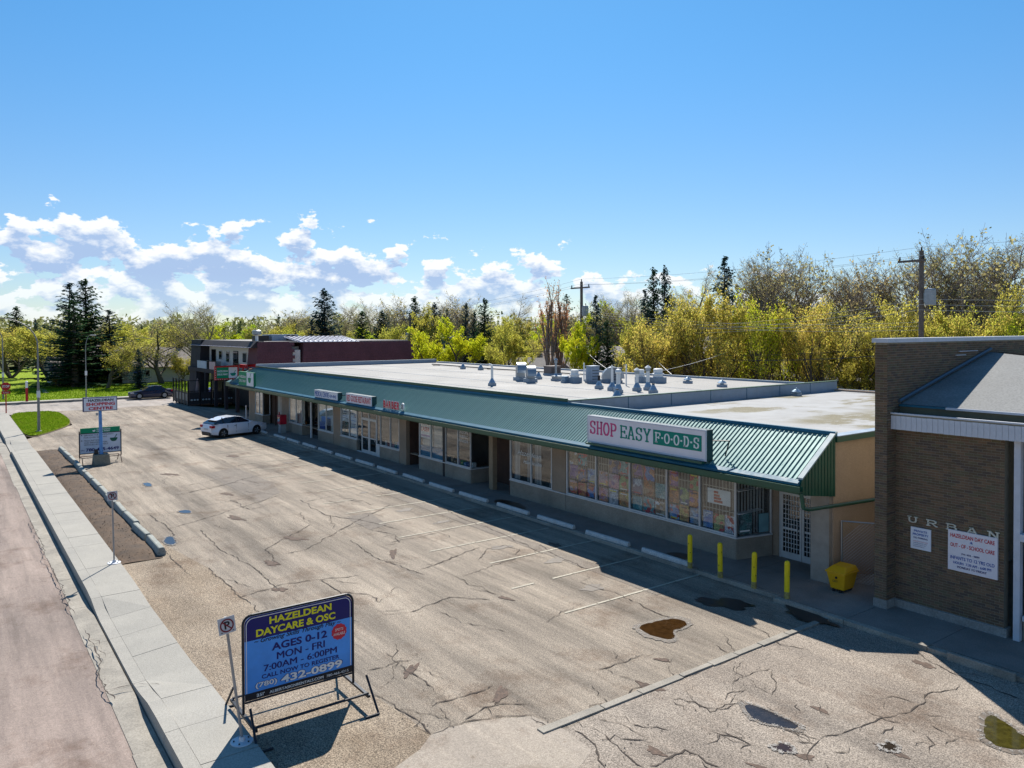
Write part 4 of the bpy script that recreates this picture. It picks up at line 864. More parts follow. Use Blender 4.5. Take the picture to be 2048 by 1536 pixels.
t = thing('window_lettering', 'white lettering reading HAIR FABRIC FITNESS on the shop pane', 'lettering', (33.4, -20.6, 2.2)); t['label'] = 'three lines of white lettering on the pane beside the cluttered window display'
for k, s in enumerate(('SALON', 'FABRIC', 'FINISH')): text(s, t, WHITET, (32.7, -20.6, 2.5-k*.22), FACE_Y, .85, .15, thick=.0)
t = thing('window_lettering', 'thin white script across the curtained studio window', 'lettering', (27, -20.6, 1.9))
text('Hazeldean', t, WHITET, (27.75, -20.6, 2.05), FACE_Y, 1.7, .22, slant=.3); text('Hair Studio', t, WHITET, (27.3, -20.6, 1.72), FACE_Y, 1.3, .16, slant=.2)
def curtain(x0, x1, label):
    q = MB(); n = 14
    for k in range(n):
        a, b = x0+(x1-x0)*k/n, x0+(x1-x0)*(k+1)/n; ya = -20.80-(.05 if k % 2 else 0); yb = -20.80-(0 if k % 2 else .05); s = 1-.0*k
        q.quad((a,ya,.88),(b,yb,.88),(b,yb,2.9),(a,ya,2.9))
    t = q.build('curtain', leafmat('white_voile', (.6,.6,.58), (.5,.5,.5), .4), fix=False); tag(t, label, 'curtain', 'white curtains in the studio window')
curtain(28.25, 27.85, 'white voile curtain gathered at the far side of the studio window'); curtain(26.75, 26.3, 'white voile curtain gathered behind the middle mullion of the studio window'); curtain(27.3, 27.05, 'narrow white voile strip left of the middle mullion of the studio window')
t = thing('ladder_stand', 'slim white twig stand in the right corner of the studio window', 'ornament', (25.6, -20.8, .86))
q = MB(); q.path([(25.7,-20.8,.86),(25.62,-20.8,1.5),(25.45,-20.8,1.75)], .012, 5); q.path([(25.5,-20.8,.86),(25.6,-20.8,1.4)], .012, 5); q.build('twigs', WHITEP, t)
# displays: boxes and goods on the ledge
rp = random.Random(8); k = 0
for (x0, x1, y, cls) in ((31.75, 33.9, -20.95, 'craft shop'), (56.2, 54.1, -20.95, 'drug store'), (41.3, 39.2, -20.95, 'restaurant')):
    for i in range(7):
        x = x0+(x1-x0)*(i+.5)/7; h = rp.uniform(.2, .55); w = .22; cn, ca, cb = PC[rp.randrange(12)]
        t = thing('display_box', '%s box, %s along the %s window ledge' % (cn, ORD[i], cls), 'box', (x, y, .8), 'goods on the %s window ledge' % cls)
        MB().box(x-w/2, x+w/2, y-.1, y+.1, .80, .80+h).build('carton', plain('carton_'+cn.replace(' ', '_'), ca, .7), t); MB().box(x-w/2+.02, x+w/2-.02, y+.101, y+.106, .84+h*.3, .80+h*.7).build('print', plain('carton2_'+cn.replace(' ', '_'), cb, .7), t)
MB().box(31.7, 57, -21.15, -20.84, .74, .795).build('display_ledge', BROWNW, mall)

# ---------------------------------------------------------------- things on the walk
for i, (x, lab) in enumerate(((16.2, 'yellow steel bollard farthest from the grocery door, beside the last wheel stop'), (15.02, 'second yellow bollard from the wheel stops'), (13.82, 'third yellow bollard from the wheel stops'), (12.73, 'yellow bollard nearest the yellow bin'))):
    if i == 0:
        b0 = thing('bollard', lab, 'bollard', (x, -18.77, .12), 'yellow bollards at the grocery'); 
        MB().lathe(x, -18.77, [(.075,.12),(.075,1.10),(.06,1.15),(.03,1.17),(.001,1.175)], 18).build('post', YELLOW, b0, smooth=False)
        MB().lathe(x, -18.77, [(.079,.123),(.079,.30),(.0752,.31)], 18).build('scuffed_base', plain('scuffed_yellow', (.42,.34,.12), .8, var=.5, scale=12, fine=25), b0)
        sc_ = MB()
        for a, z in ((-.5,.75),(.4,.5),(2.4,.62),(1.6,.9)): sc_.tube((x+.07*math.cos(a),-18.77+.07*math.sin(a),z),(x+.078*math.cos(a),-18.77+.078*math.sin(a),z),.016,n=6)
        sc_.build('paint_chip', BLACKT, b0)
    else: b = copy_tree(b0); b.location.x = x; b['label'] = lab; b.rotation_euler = (R(rp.uniform(-1.2,1.2)), R(rp.uniform(-1.2,1.2)), i*1.3)
# yellow grit bin
def frustum(q, cx, cy, z0, z1, a0, b0, a1, b1, n=1):
    vs = []
    for z, a, b in ((z0, a0, b0), (z1, a1, b1)): vs += [(cx-a,cy-b,z),(cx+a,cy-b,z),(cx+a,cy+b,z),(cx-a,cy+b,z)]
    return q.add(vs, [(0,3,2,1),(4,5,6,7),(0,1,5,4),(1,2,6,5),(2,3,7,6),(3,0,4,7)])
t = thing('grit_bin', 'yellow plastic grit bin with a sloping lid beside the brick corner', 'bin', (12.18, -20.62, .12))
YB = plain('bin_yellow', (.78,.40,.01), .5, var=.08)
frustum(MB(), 12.18, -20.62, .20, .72, .24, .30, .33, .40).build('tub', YB, t, bevel=.03)
frustum(MB(), 12.18, -20.62, .721, .78, .36, .43, .36, .43).build('rim', YB, t, bevel=.015)
q = MB(); q.add([(11.83,-21.04,.781),(12.53,-21.04,.781),(12.53,-20.20,.781),(11.83,-20.20,.781),(11.90,-20.98,.93),(12.46,-20.98,.93),(12.40,-20.45,.92),(11.93,-20.45,.92)], [(0,3,2,1),(4,5,6,7),(0,1,5,4),(1,2,6,5),(2,3,7,6),(3,0,4,7)]); q.build('lid', YB, t, bevel=.03)
q = MB(); q.box(12.02,12.10,-20.34,-20.29,.121,.20).box(12.26,12.34,-20.34,-20.29,.121,.20).box(12.02,12.10,-20.95,-20.90,.121,.20).box(12.26,12.34,-20.95,-20.90,.121,.20); q.build('foot', BLACKT, t)
t.scale = (.86, .86, .9)
text('GRIT', t, BLACKT, (12.26, -20.262, .42), FACE_Y, .16, .06, thick=.0); MB().lathe(12.16, -20.28, [(.001,.51),(.03,.53),(.03,.57),(.001,.59)], 8).build('figure_mark', BLACKT, t)
# red news box
t = thing('newspaper_box', 'red newspaper box on a grey pedestal outside the drug store', 'newspaper box', (56.2, -19.95, .12))
frustum(MB(), 56.2, -19.95, .12, .75, .24, .22, .2, .18).build('pedestal', plain('grey_pedestal', (.30,.33,.33), .6), t)
MB().box(55.9, 56.5, -20.2, -19.7, .76, 1.45).build('box', plain('news_red', (.42,.01,.03), .4), t, bevel=.03); MB().box(56.0, 56.4, -19.698, -19.69, .95, 1.3).build('window', GLASSD, t); MB().box(56.15, 56.25, -19.69, -19.66, .84, .88).build('handle', STEEL, t)
q = MB(); q.box(56.36,56.44,-19.85,-19.78,1.451,1.65); q.build('coin_box', plain('news_red', (.4,0,0)), t)
for i, (x, y) in enumerate(((68.0, -20.95), (70.6, -22.3))):
    t = thing('white_post', 'white plastic marker post %s' % ('in front of the shaded lane by the white hatchback' if i == 0 else 'deeper in the shaded lane under the red sign'), 'bollard', (x, y, 0), 'white marker posts'); MB().lathe(x, y, [(.09,.0),(.08,.06),(.055,.07),(.05,1.15),(.03,1.2)], 12).build('post', WHITEP, t)
# wheel stops
def stop_mesh(L=2.15, w=.16, h=.15):
    q = MB(); q.ysec([(-w/2,0),(w/2,0),(w/2,h*.45),(w*.3,h),(-w*.3,h),(-w/2,h*.45)], -L/2, L/2); o = q.mesh('wheel_stop', STOPC)
    b = bmesh.new(); b.from_mesh(o); bmesh.ops.recalc_face_normals(b, faces=b.faces); bmesh.ops.bevel(b, geom=[e for e in b.edges], offset=.012, segments=1, affect='EDGES'); b.to_mesh(o); b.free(); return o
sm = stop_mesh()
SX = [17.27, 20.13, 23.05, 25.86, 28.76, 31.5, 34.35, 37.2, 40.0, 42.8, 45.6, 48.3, 51.1, 53.7, 57.4]
for i, x in enumerate(SX):
    o = link('wheel_stop', sm); o.location = (x, -18.60+rp.uniform(-.05,.05)-.3, .122); o.rotation_euler = (0, 0, R(90+rp.uniform(-1.6, 1.6))); 
    tag(o, '%s white concrete wheel stop along the shop walk, counting from the yellow bollards' % ORD[i], 'wheel stop', 'wheel stops along the shop walk')
sg = sm.copy(); sg.materials[0] = STOPG
edges = [28.05,30.24,32.59,34.85,36.95,39.1,41.35,43.65,45.9,48.15,50.4,52.7,55.0,57.2]
for i in range(13):
    x = (edges[i]+edges[i+1])/2; o = link('wheel_stop', sg); o.scale = (1.75, .965, 1.9); o.location = (x, -5.78+rp.uniform(-.05,.05), 0.0); o.rotation_euler = (0, 0, R(90+rp.uniform(-1.3, 1.3)))
    tag(o, '%s weathered concrete stop in the row beside the bare earth, counting from the near puddle' % ORD[i], 'wheel stop', 'concrete stops beside the earth strip')
# no-parking signs on surface-mounted posts
def nopark(x, y, lean, label, z0=.15, tall=2.35):
    t = thing('no_parking_sign', label, 'sign', (x, y, z0), 'no parking signs on the sidewalk')
    MB().lathe(x, y, [(.20,z0),(.20,z0+.015),(.19,z0+.022),(.06,z0+.024),(.045,z0+.10)], 24).build('base_plate', plain('galv_plate', (.62,.63,.66), .5, .3), t)
    q = MB()
    for k in range(5): a = k*1.257; q.lathe(x+.14*math.cos(a), y+.14*math.sin(a), [(.016,z0+.023),(.016,z0+.04),(.001,z0+.041)], 6)
    q.build('bolt', DKFRAME, t)
    p0 = Vector((x, y, z0+.08)); p1 = Vector((x+lean[0], y+lean[1], z0+tall-.02)); MB().tube(p0, p1, .025, n=10).build('post', GREYP, t)
    up = (p1-p0).normalized(); n = Vector((-1, 0, 0)); n = (n-up*n.dot(up)).normalized(); r = up.cross(n)*-1 ; r = n.cross(up)*-1
    r = up.cross(n); 
    if r.y > 0: r = -r
    f = (r, up); c = p1 + n*.03; s = .30; O = c - r*(s/2) - up*.30
    plate(t, plain('sign_silver', (.50,.50,.52), .5), O, f, s, s, .003, 'plate', back=.006)
    nn = r.cross(up); Cc = O+r*s/2+up*s/2
    def ring(ra, rb, m, nm, d):
        q = MB(); k = 28; vs = [Cc+nn*d+r*(rd*math.cos(2*math.pi*i/k))+up*(rd*math.sin(2*math.pi*i/k)) for rd in (ra, rb) for i in range(k)]
        q.add(vs, [(i, (i+1) % k, k+(i+1) % k, k+i) for i in range(k)]); q.build(nm, m, t, fix=False)
    text('P', t, BLACKT, O+r*.105+up*.085, f, .10, .14, thick=.008, bold=.03)
    q = MB(); a = Cc+nn*.011-r*.085+up*.085; b = Cc+nn*.011+r*.085-up*.085; d = (r+up).normalized()*.011; q.add([a-d, b-d, b+d, a+d], [(0,1,2,3)]); q.build('slash', plain('sign_dark_red', (.18,.01,.02), .5), t, fix=False)
    ring(.098, .122, plain('sign_dark_red', (.18,.01,.02)), 'ring', .010)
    for sx in (.05, .25): q = MB(); O2 = O+r*sx+up*.03+nn*.006; q.add([O2-r*.018, O2+r*.018, O2+up*.02], [(0,1,2)]); q.build('arrow', BLACKT, t, fix=False)
nopark(14.13, -4.22, (.05, .26), 'no parking sign on a leaning post in front of the blue daycare board')
nopark(27.65, -4.25, (.02, .03), 'no parking sign on an upright post beside the row of concrete stops')
# blue daycare portable sign
t = thing('portable_sign', 'blue and navy daycare sign board with yellow letters on a black A-frame stand', 'sign', (14.85, -5.6, 0))
XS = 14.85; f = FACE_X; TUB = plain('black_tube', (.015,.02,.03), .4, .1)
ya, yb, z0, z1 = -4.50, -6.70, .52, 2.13; r_ = .13
def rrect(ya, yb, z0, z1, rc):
    P = [(ya, z0), (ya, z1-rc)]
    for k in range(1, 7): a = math.pi/2*k/6; P.append((ya-rc*(1-math.cos(a)), z1-rc+rc*math.sin(a)))
    for k in range(7): a = math.pi/2*k/6; P.append((yb+rc*(1-math.sin(a)), z1-rc+rc*math.cos(a)))
    P.append((yb, z0)); return P
P = rrect(ya, yb, z0, z1, .15)
q = MB(); n = len(P); q.add([(XS-.008,y,z) for y, z in P]+[(XS+.008,y,z) for y, z in P], [tuple(range(n)), tuple(range(2*n-1, n-1, -1))]+[(i, (i+1) % n, n+(i+1) % n, n+i) for i in range(n)])
q.build('sign_panel', plain('board_blue', (.07,.30,.78), .45, var=.28, scale=.7), t)
Pn = [p for p in P if p[1] >= z1-.42]; top_ = [(ya, z1-.46)]+[p for p in P if p[1] > z1-.46]+[(yb, z1-.46)]
q = MB(); q.add([(XS-.011,y,z) for y, z in top_], [tuple(range(len(top_)))]); q.build('navy_header', NAVYT, t, fix=False)
plate(t, BLACKT, (XS-.008, ya, z0), f, 2.2, .14, .003, 'black_footer')
XT = XS-.010
text('HAZELDEAN', t, YELT, (XT, -4.98, 1.915), f, 1.28, .14, bold=.035, thick=.003); text('DAYCARE & OSC', t, YELT, (XT, -4.72, 1.715), f, 1.62, .145, bold=.035, thick=.003)
text('~ Growing Skills Through Play ~', t, BLACKT, (XT, -4.68, 1.565), f, 1.78, .115, slant=.35, thick=.003, bold=.015)
text('AGES 0-12', t, NAVYT, (XT, -5.02, 1.375), f, 1.14, .15, bold=.03, thick=.003); text('MON - FRI', t, NAVYT, (XT, -5.12, 1.185), f, .98, .14, bold=.015, thick=.003)
text('7:00AM - 6:00PM', t, NAVYT, (XT, -4.86, 1.01), f, 1.50, .125, bold=.015, thick=.003); text('CALL NOW TO REGISTER', t, NAVYT, (XT, -4.82, .875), f, 1.60, .085, bold=.02, thick=.003)
text('(780)', t, WHITET, (XT, -4.70, .70), f, .42, .125, bold=.02, thick=.0045); text('432-0899', t, WHITET, (XT, -5.20, .69), f, 1.28, .155, bold=.03, thick=.0045)
text('(780)', t, NAVYT, (XT, -4.69, .694), f, .44, .137, bold=.05, thick=.002); text('432-0899', t, NAVYT, (XT, -5.185, .683), f, 1.31, .169, bold=.06, thick=.002)
text('asr', t, WHITET, (XT, -4.72, .555), f, .16, .06, thick=.003); text('ALBERTASIGNRENTALS.COM', t, WHITET, (XT, -4.97, .555), f, 1.1, .055, bold=.02, thick=.003); text('780-466-4215', t, WHITET, (XT, -6.14, .555), f, .48, .05, thick=.003)
q = MB(); k = 24; Cy, Cz = -6.42, 1.43; q.add([(XT-.005, Cy+(.17 if i % 2 else .155)*math.cos(2*math.pi*i/k), Cz+(.17 if i % 2 else .155)*math.sin(2*math.pi*i/k)) for i in range(k)], [tuple(range(k))]); q.build('red_badge', REDT, t, fix=False)
text('SPOTS', t, WHITET, (XT, -6.33, 1.45), f, .18, .055, slant=.2, thick=.008); text('AVAILABLE', t, WHITET, (XT, -6.29, 1.36), f, .26, .055, slant=.2, thick=.008)
Pf = rrect(ya+.03, yb-.03, .30, z1+.03, .17)
q = MB(); q.path([(XS,y,z) for y, z in Pf], .026, 8); q.tube((XS,ya,z0-.03), (XS,yb,z0-.03), .02, n=8); q.build('panel_frame', TUB, t)
q = MB(); n = len(P); vs = []
W2 = rrect(ya-.025, yb+.025, z0+.15, z1-.025, .14); W3 = rrect(ya-.038, yb+.038, z0+.15, z1-.038, .13); n = len(W2)
q.add([(XT-.003,y,z) for y, z in W2]+[(XT-.003,y,z) for y, z in W3], [(i, i+1, n+i+1, n+i) for i in range(n-1)]); q.build('white_edge_line', WHITET, t, fix=False)
for y in (ya+.03, yb-.03):
    MB().box(14.10, 15.62, y-.03, y+.03, .25, .30).build('side_rail', TUB, t)
for x in (14.13, 15.55): MB().tube((x, ya+.03, .33), (x, yb-.03, .33), .026, n=8).build('cross_rail', TUB, t)
for x, dx in ((14.13, -.32), (15.55, .34)):
    for y, dy in ((ya+.07, .03), (yb-.07, -.03)):
        MB().tube((x-dx*.55, y, .62), (x+dx, y+dy, .01), .024, n=8).build('leg', TUB, t); MB().tube((x+dx, y+dy, .025), (x+dx, y+dy-(.28 if dy < 0 else -.28)*-1, .025), .022, n=8).build('foot_bar', TUB, t)
# far white pharmacy portable sign
t = thing('portable_sign', 'white pharmacy sign board with a green header standing behind the blue pole', 'sign', (50.6, -7.15, 0))
X = 50.55; ya, yb = -6.05, -8.22
MB().box(X, X+.05, yb, ya, .60, 1.74).build('sign_panel', plain('board_white', (.55,.60,.68), .5, var=.08), t)
MB().box(X, X+.05, yb+.05, ya-.05, 1.76, 2.06).build('green_header', GREENT, t)
q = MB(); 
for y in (ya, yb): q.box(X-.03, X+.06, y-.025, y+.025, .35, 1.9)
for z in (.58, 1.75): q.box(X-.02, X+.055, yb+.03, ya-.03, z-.02, z+.02)
q.build('frame', TUB, t)
q = MB()
for y in (ya-.08, yb+.08): q.path([(X-.75,y,0),(X-.35,y,.38),(X+.35,y,.38),(X+.75,y,0)], .022, 6)
for x in (X-.35, X+.35): q.tube((x,ya-.08,.38),(x,yb+.08,.38),.02,n=6)
q.build('stand', plain('rusty_tube', (.12,.07,.05), .7), t)
ff = FACE_X
text('HAZELDEAN', t, WHITET, (X-.002, -6.95, 1.92), ff, .7, .09, bold=.02); text('DRUG MART', t, WHITET, (X-.002, -6.95, 1.80), ff, .7, .09, bold=.02); mortar(t, (X-.002, -6.72, 1.83), ff, .16, WHITET)
text('SERVING THE COMMUNITY', t, BLACKT, (X-.002, -6.28, 1.60), ff, 1.55, .085); text('FOR OVER 50 YEARS', t, BLACKT, (X-.002, -6.28, 1.47), ff, 1.2, .08)
text('PRESCRIPTION', t, BLACKT, (X-.002, -6.28, 1.29), ff, .85, .08); text('AND IMMUNIZATION', t, BLACKT, (X-.002, -6.28, 1.17), ff, 1.2, .08); text('SERVICES AVAILABLE', t, BLACKT, (X-.002, -6.28, 1.05), ff, 1.25, .08)
text('PH', t, NAVYT, (X-.002, -6.15, .73), ff, .14, .09); text('780-435-4649', t, NAVYT, (X-.002, -6.38, .70), ff, 1.72, .19, bold=.03)
mortar(t, (X-.002, -7.62, 1.18), ff, .42, plain('dark_green_print', (.01,.10,.06), .6))
for z in (1.63, 1.32): MB().box(X-.006, X-.001, -6.2, -6.14, z, z+.05).build('bullet', BLACKT, t)
# shopping centre pole sign
t = thing('pole_sign', 'white shopping centre sign with red letters on a pale blue pole in a concrete block', 'sign', (49.7, -7.05, 0))
frustum(MB(), 49.75, -7.05, 0, .62, .38, .44, .34, .38).build('concrete_block', plain('dirty_block', (.26,.25,.20), .9, var=.3, fine=20), t, bevel=.03)
MB().tube((49.72,-7.05,.6), (49.72,-7.02,3.12), .10, .085, n=12).build('pole', plain('pale_blue_paint', (.12,.30,.62), .5, var=.3, scale=3), t)
MB().box(49.62, 49.9, -7.90, -6.15, 3.10, 3.90).build('cabinet', plain('navy_frame', (.03,.03,.12), .5), t)
plate(t, SIGNW2, (49.62, -6.19, 3.14), ff, 1.67, .72, .004, 'face')
text('HAZELDEAN', t, BLACKT, (49.612, -6.40, 3.66), ff, 1.3, .14, bold=.03); text('SHOPPING', t, REDT, (49.612, -6.30, 3.42), ff, 1.48, .18, bold=.035); text('CENTRE', t, REDT, (49.612, -6.42, 3.18), ff, 1.25, .17, bold=.035)
MB().box(49.7, 49.8, -6.92, -6.8, 2.85, 3.0).build('junction_box', STEEL, t)
MB().box(49.66, 49.8, -6.88, -6.70, .63, .9).build('meter_box', DKFRAME, t)
# stop sign
t = thing('stop_sign', 'red octagonal stop sign on a red post at the corner of the cross street', 'sign', (85.5, -4.3, .1))
MB().tube((85.5,-4.3,0), (85.5,-4.3,3.0), .05, n=8).build('post', REDP, t)
q = MB(); vs = [(85.42, -4.3+.40*math.cos(R(22.5+45*i)), 2.65+.40*math.sin(R(22.5+45*i))) for i in range(8)]; q.add(vs+[(x+.02, y, z) for x, y, z in vs], [tuple(range(8)), tuple(range(15, 7, -1))]+[(i, (i+1) % 8, 8+(i+1) % 8, 8+i) for i in range(8)]); q.build('octagon', REDP, t)
text('STOP', t, WHITET, (85.415, -4.02, 2.54), ff, .56, .22, bold=.03)
MB().box(85.40, 85.42, -4.65, -3.95, 1.95, 2.2).build('plate', REDP, t); text('4-WAY', t, WHITET, (85.398, -4.08, 2.0), ff, .44, .13)
# street lamps
def lamp(x, y, h, reach, label, dirn=(0, 1), z=.0, base=.09):
    t = thing('street_lamp', label, 'street lamp', (x, y, z), 'street lamps'); dx, dy = dirn
    MB().lathe(x, y, [(.2,z),(.2,z+.05),(base*1.15,z+.07),(base,z+2.0),(base*.62,z+h*.76)], 12).build('pole', plain('lamp_pole_grey', (.25,.25,.24), .6, .3), t)
    pts = []
    for k in range(11): a = math.pi/2*k/10; pts.append((x+dx*reach*(1-math.cos(a)), y+dy*reach*(1-math.cos(a)), z+h*.76+(h*.24)*math.sin(a)))
    MB().path(pts, base*.6, 8, base*.35).build('arm', plain('lamp_pole_grey', (.25,.25,.24)), t)
    px, py, pz = pts[-1]; q = MB(); q.box(px-.12, px+.12, py-.1, py+.1, pz-.06, pz+.07) if not (dx or dy) else q.box(min(px, px+dx*.6)-.12*abs(dy), max(px, px+dx*.6)+.12*abs(dy), min(py, py+dy*.6)-.12*abs(dx), max(py, py+dy*.6)+.12*abs(dx), pz-.07, pz+.08)
    q.build('lamp_head', plain('lamp_head_grey', (.45,.45,.44), .5), t, bevel=.04)
    MB().box(x-.13, x-.09, y-.12, y+.12, z+2.6, z+3.1).build('notice', WHITEP, t)
lamp(68.4, -5.5, 8.6, 2.4, 'tall grey street lamp standing on the corner grass island', z=.11)
lamp(104.4, -5.0, 8.8, 2.4, 'grey street lamp beyond the stop sign at the left edge', z=.05)
lamp(100.6, -12.8, 7.2, .5, 'straight grey street lamp on the verge in front of the spruces', (0, -1), .1, .07)
t = thing('verge_post', 'red and white marker post behind the corner street lamp', 'post', (99.2, -6.9, .1)); MB().lathe(99.2, -6.9, [(.13,.1),(.13,1.6)], 10).build('red_band', REDP, t); MB().lathe(99.2, -6.9, [(.13,1.601),(.13,2.3),(.05,2.35)], 10).build('white_band', WHITEP, t)

# ---------------------------------------------------------------- roof equipment
RF = 4.50
def pipe(x, y, h, label, m=WHITEP, r=.07, cone=True, cap=False, z=RF):
    t = thing('roof_vent_pipe', label, 'vent pipe', (x, y, z), 'vent pipes on the shop roof')
    if cone: MB().box(x-.17, x+.17, y-.17, y+.17, z, z+.16).build('curb', CURBM, t); MB().lathe(x, y, [(.19,z+.161),(.19,z+.2),(r*1.1,z+.40),(r*1.05,z+.44)], 16).build('flashing_cone', VENTB, t)
    MB().lathe(x, y, [(r,z+(.3 if cone else 0)),(r,z+h)], 12).build('pipe', m, t)
    if cap: MB().lathe(x, y, [(r*1.9,z+h+.001),(r*1.9,z+h+.03),(r*.4,z+h+.14)], 12).build('rain_cap', m, t); MB().lathe(x, y, [(r*1.5,z+h-.16),(r*1.5,z+h-.02)], 12).build('collar', GALV, t)
    return t
t = pipe(35.8, -24.8, 1.05, 'white vent pipe with a bent top standing alone nearest the canopy ridge'); MB().path([(35.8,-24.8,5.54),(35.8,-24.75,5.68),(35.85,-24.6,5.72)], .06, 8).build('elbow', WHITEP, t)
pipe(38.8, -30.5, .5, 'short dark vent pipe right of the near curved duct', BLACKT)
pipe(53.1, -33.9, .38, 'low dark vent pipe farthest left along the back edge', BLACKT); pipe(50.8, -34.1, .42, 'low dark vent pipe second from the left along the back edge', BLACKT)
pipe(37.3, -30.7, 1.25, 'capped blue-grey flue beside the brown roof unit', GALV, cap=True)
pipe(30.3, -27.9, .72, 'black vent pipe left of the second curved duct', BLACKT)
pipe(29.3, -27.9, 1.05, 'white vent pipe, leftmost of the tight cluster of three', WHITEP); pipe(29.0, -27.6, 1.30, 'tallest white vent pipe in the middle of the cluster of three', WHITEP, .05)
t = pipe(27.7, -26.8, .95, 'fat white vent pipe, rightmost and nearest of the cluster of three', WHITEP, .11); MB().lathe(27.7, -26.8, [(.13,5.46),(.17,5.55),(.13,5.66),(.05,5.7)], 12).build('rain_cap', WHITEP, t)
pipe(25.1, -24.2, .48, 'black vent pipe half hidden behind the roof parapet', BLACKT)
pipe(28.0, -28.4, 1.05, 'left one of the two tall capped white flues', WHITEP, .09, cap=True); pipe(28.0, -29.2, 1.15, 'right one of the two tall capped white flues', WHITEP, .09, cap=True)
pipe(26.4, -27.9, .5, 'stubby black vent pipe right of the two tall white flues', BLACKT)
pipe(35.9, -31.8, 1.1, 'thin white vent pipe between the brown unit and the round fan', WHITEP, .045, cone=False)
pipe(31.0, -30.6, 1.2, 'thin white vent pipe behind the second curved duct', WHITEP, .04, cone=False)
def goose(x, y, w, h, label, ang):
    t = thing('curved_duct', label, 'roof duct', (x, y, RF), 'curved ducts on the shop roof', 0)
    MB().box(x-w*.55, x+w*.55, y-w*.55, y+w*.55, RF, RF+.22).build('curb', CURBM, t)
    dx, dy = math.cos(ang), math.sin(ang); nx, ny = -dy, dx; hw = w*.46; q = MB(); A = []; B = []
    rad = w*1.0; cx, cy = x+dx*(rad*.5), y+dy*(rad*.5); zb = RF+h-rad*1.05
    for k in range(13):
        a = math.pi*k/12; A.append((cx-dx*rad*math.cos(a), cy-dy*rad*math.cos(a), zb+rad*1.05*math.sin(a))); B.append((cx-dx*rad*.22*math.cos(a), cy-dy*rad*.22*math.cos(a), zb+rad*.25*math.sin(a)))
    A = [(A[0][0], A[0][1], RF+.221)]+A; B = [(B[0][0], B[0][1], RF+.221)]+B
    ring = []
    for a, b in zip(A, B): ring.append([(a[0]+nx*hw,a[1]+ny*hw,a[2]),(a[0]-nx*hw,a[1]-ny*hw,a[2]),(b[0]-nx*hw,b[1]-ny*hw,b[2]),(b[0]+nx*hw,b[1]+ny*hw,b[2])])
    vs = [v for r in ring for v in r]; fs = [(4*i+j, 4*i+(j+1) % 4, 4*i+4+(j+1) % 4, 4*i+4+j) for i in range(len(ring)-1) for j in range(4)]
    q.add(vs, fs); q.build('duct', GALV, t); e = ring[-1]; q = MB(); q.add(e, [(0,1,2,3)]); q.build('mesh_grille', DKFRAME, t, fix=False)
goose(36.8, -28.3, .56, 1.0, 'shiny curved gooseneck duct, the nearer one left of the brown unit', R(150))
goose(38.6, -28.9, .60, 1.15, 'larger curved gooseneck duct just left of the other left-hand one', R(150))
goose(33.6, -31.6, .66, .95, 'shiny curved gooseneck duct right of the tall grey cabinet', R(-126))
def unit(x, y, sx, sy, h, label, m, nm='roof_unit', louv=True, z=RF, lab2='air conditioner'):
    t = thing(nm, label, lab2, (x, y, z), 'boxed units on the shop roof')
    MB().box(x-sx/2-.04, x+sx/2+.04, y-sy/2-.04, y+sy/2+.04, z, z+.14).build('curb', CURBM, t); MB().box(x-sx/2, x+sx/2, y-sy/2, y+sy/2, z+.141, z+h).build('cabinet', m, t, bevel=.01)
    MB().box(x-sx/2-.03, x+sx/2+.03, y-sy/2-.03, y+sy/2+.03, z+h+.001, z+h+.04).build('lid', m, t)
    if louv:
        for k in range(4): MB().box(x-sx/2-.008, x-sx/2-.001, y-sy/2+.06, y+sy/2-.06, z+.22+k*(h-.3)/4, z+.25+k*(h-.3)/4).build('louvre', DKFRAME, t)
unit(41.7, -34.0, .8, .9, .62, 'brown boxed air conditioner at the back of the shop roof', plain('brown_unit', (.16,.13,.12), .7))
unit(34.0, -30.8, .5, .62, .98, 'tall blue-grey cabinet in the middle of the roof equipment', plain('bluegrey_unit', (.30,.36,.44), .5, .2)); unit(33.3, -31.9, .5, .7, .86, 'darker grey cabinet behind the tall blue-grey one', plain('dkgrey_unit', (.20,.22,.25), .6))
unit(34.9, -31.3, .3, .3, .75, 'slim pale cabinet between the round fan and the tall cabinet', WHITEP, louv=False)
unit(36.8, -30.4, .5, .5, .27, 'low wide curb box in front of the capped flue', GALV, 'roof_hatch', False, lab2='roof hatch'); unit(35.1, -29.6, .3, .3, .36, 'small square curb box in front of the round fan', VENTB, 'roof_hatch', False, lab2='roof hatch')
def fan(x, y, w, h, label):
    t = thing('roof_fan', label, 'roof fan', (x, y, RF), 'exhaust fans on the shop roof')
    MB().box(x-w/2, x+w/2, y-w/2, y+w/2, RF, RF+.34).build('curb', CURBM, t)
    MB().lathe(x, y, [(w*.42,RF+.341),(w*.42,RF+h*.55)], 18).build('drum', WHITEP, t); MB().lathe(x, y, [(w*.5,RF+h*.56),(w*.5,RF+h*.66),(w*.36,RF+h*.68)], 18).build('band', WHITEP, t)
    MB().lathe(x, y, [(w*.36,RF+h*.682),(w*.40,RF+h*.95),(w*.30,RF+h)], 18).build('hood', WHITEP, t)
fan(34.7, -30.0, .62, .80, 'round white exhaust fan left of the tall grey cabinet'); fan(31.6, -33.8, .70, .85, 'white exhaust fan on a blue curb, nearest the right utility pole'); fan(32.5, -33.3, .52, .78, 'white exhaust fan half behind the two tall white flues')
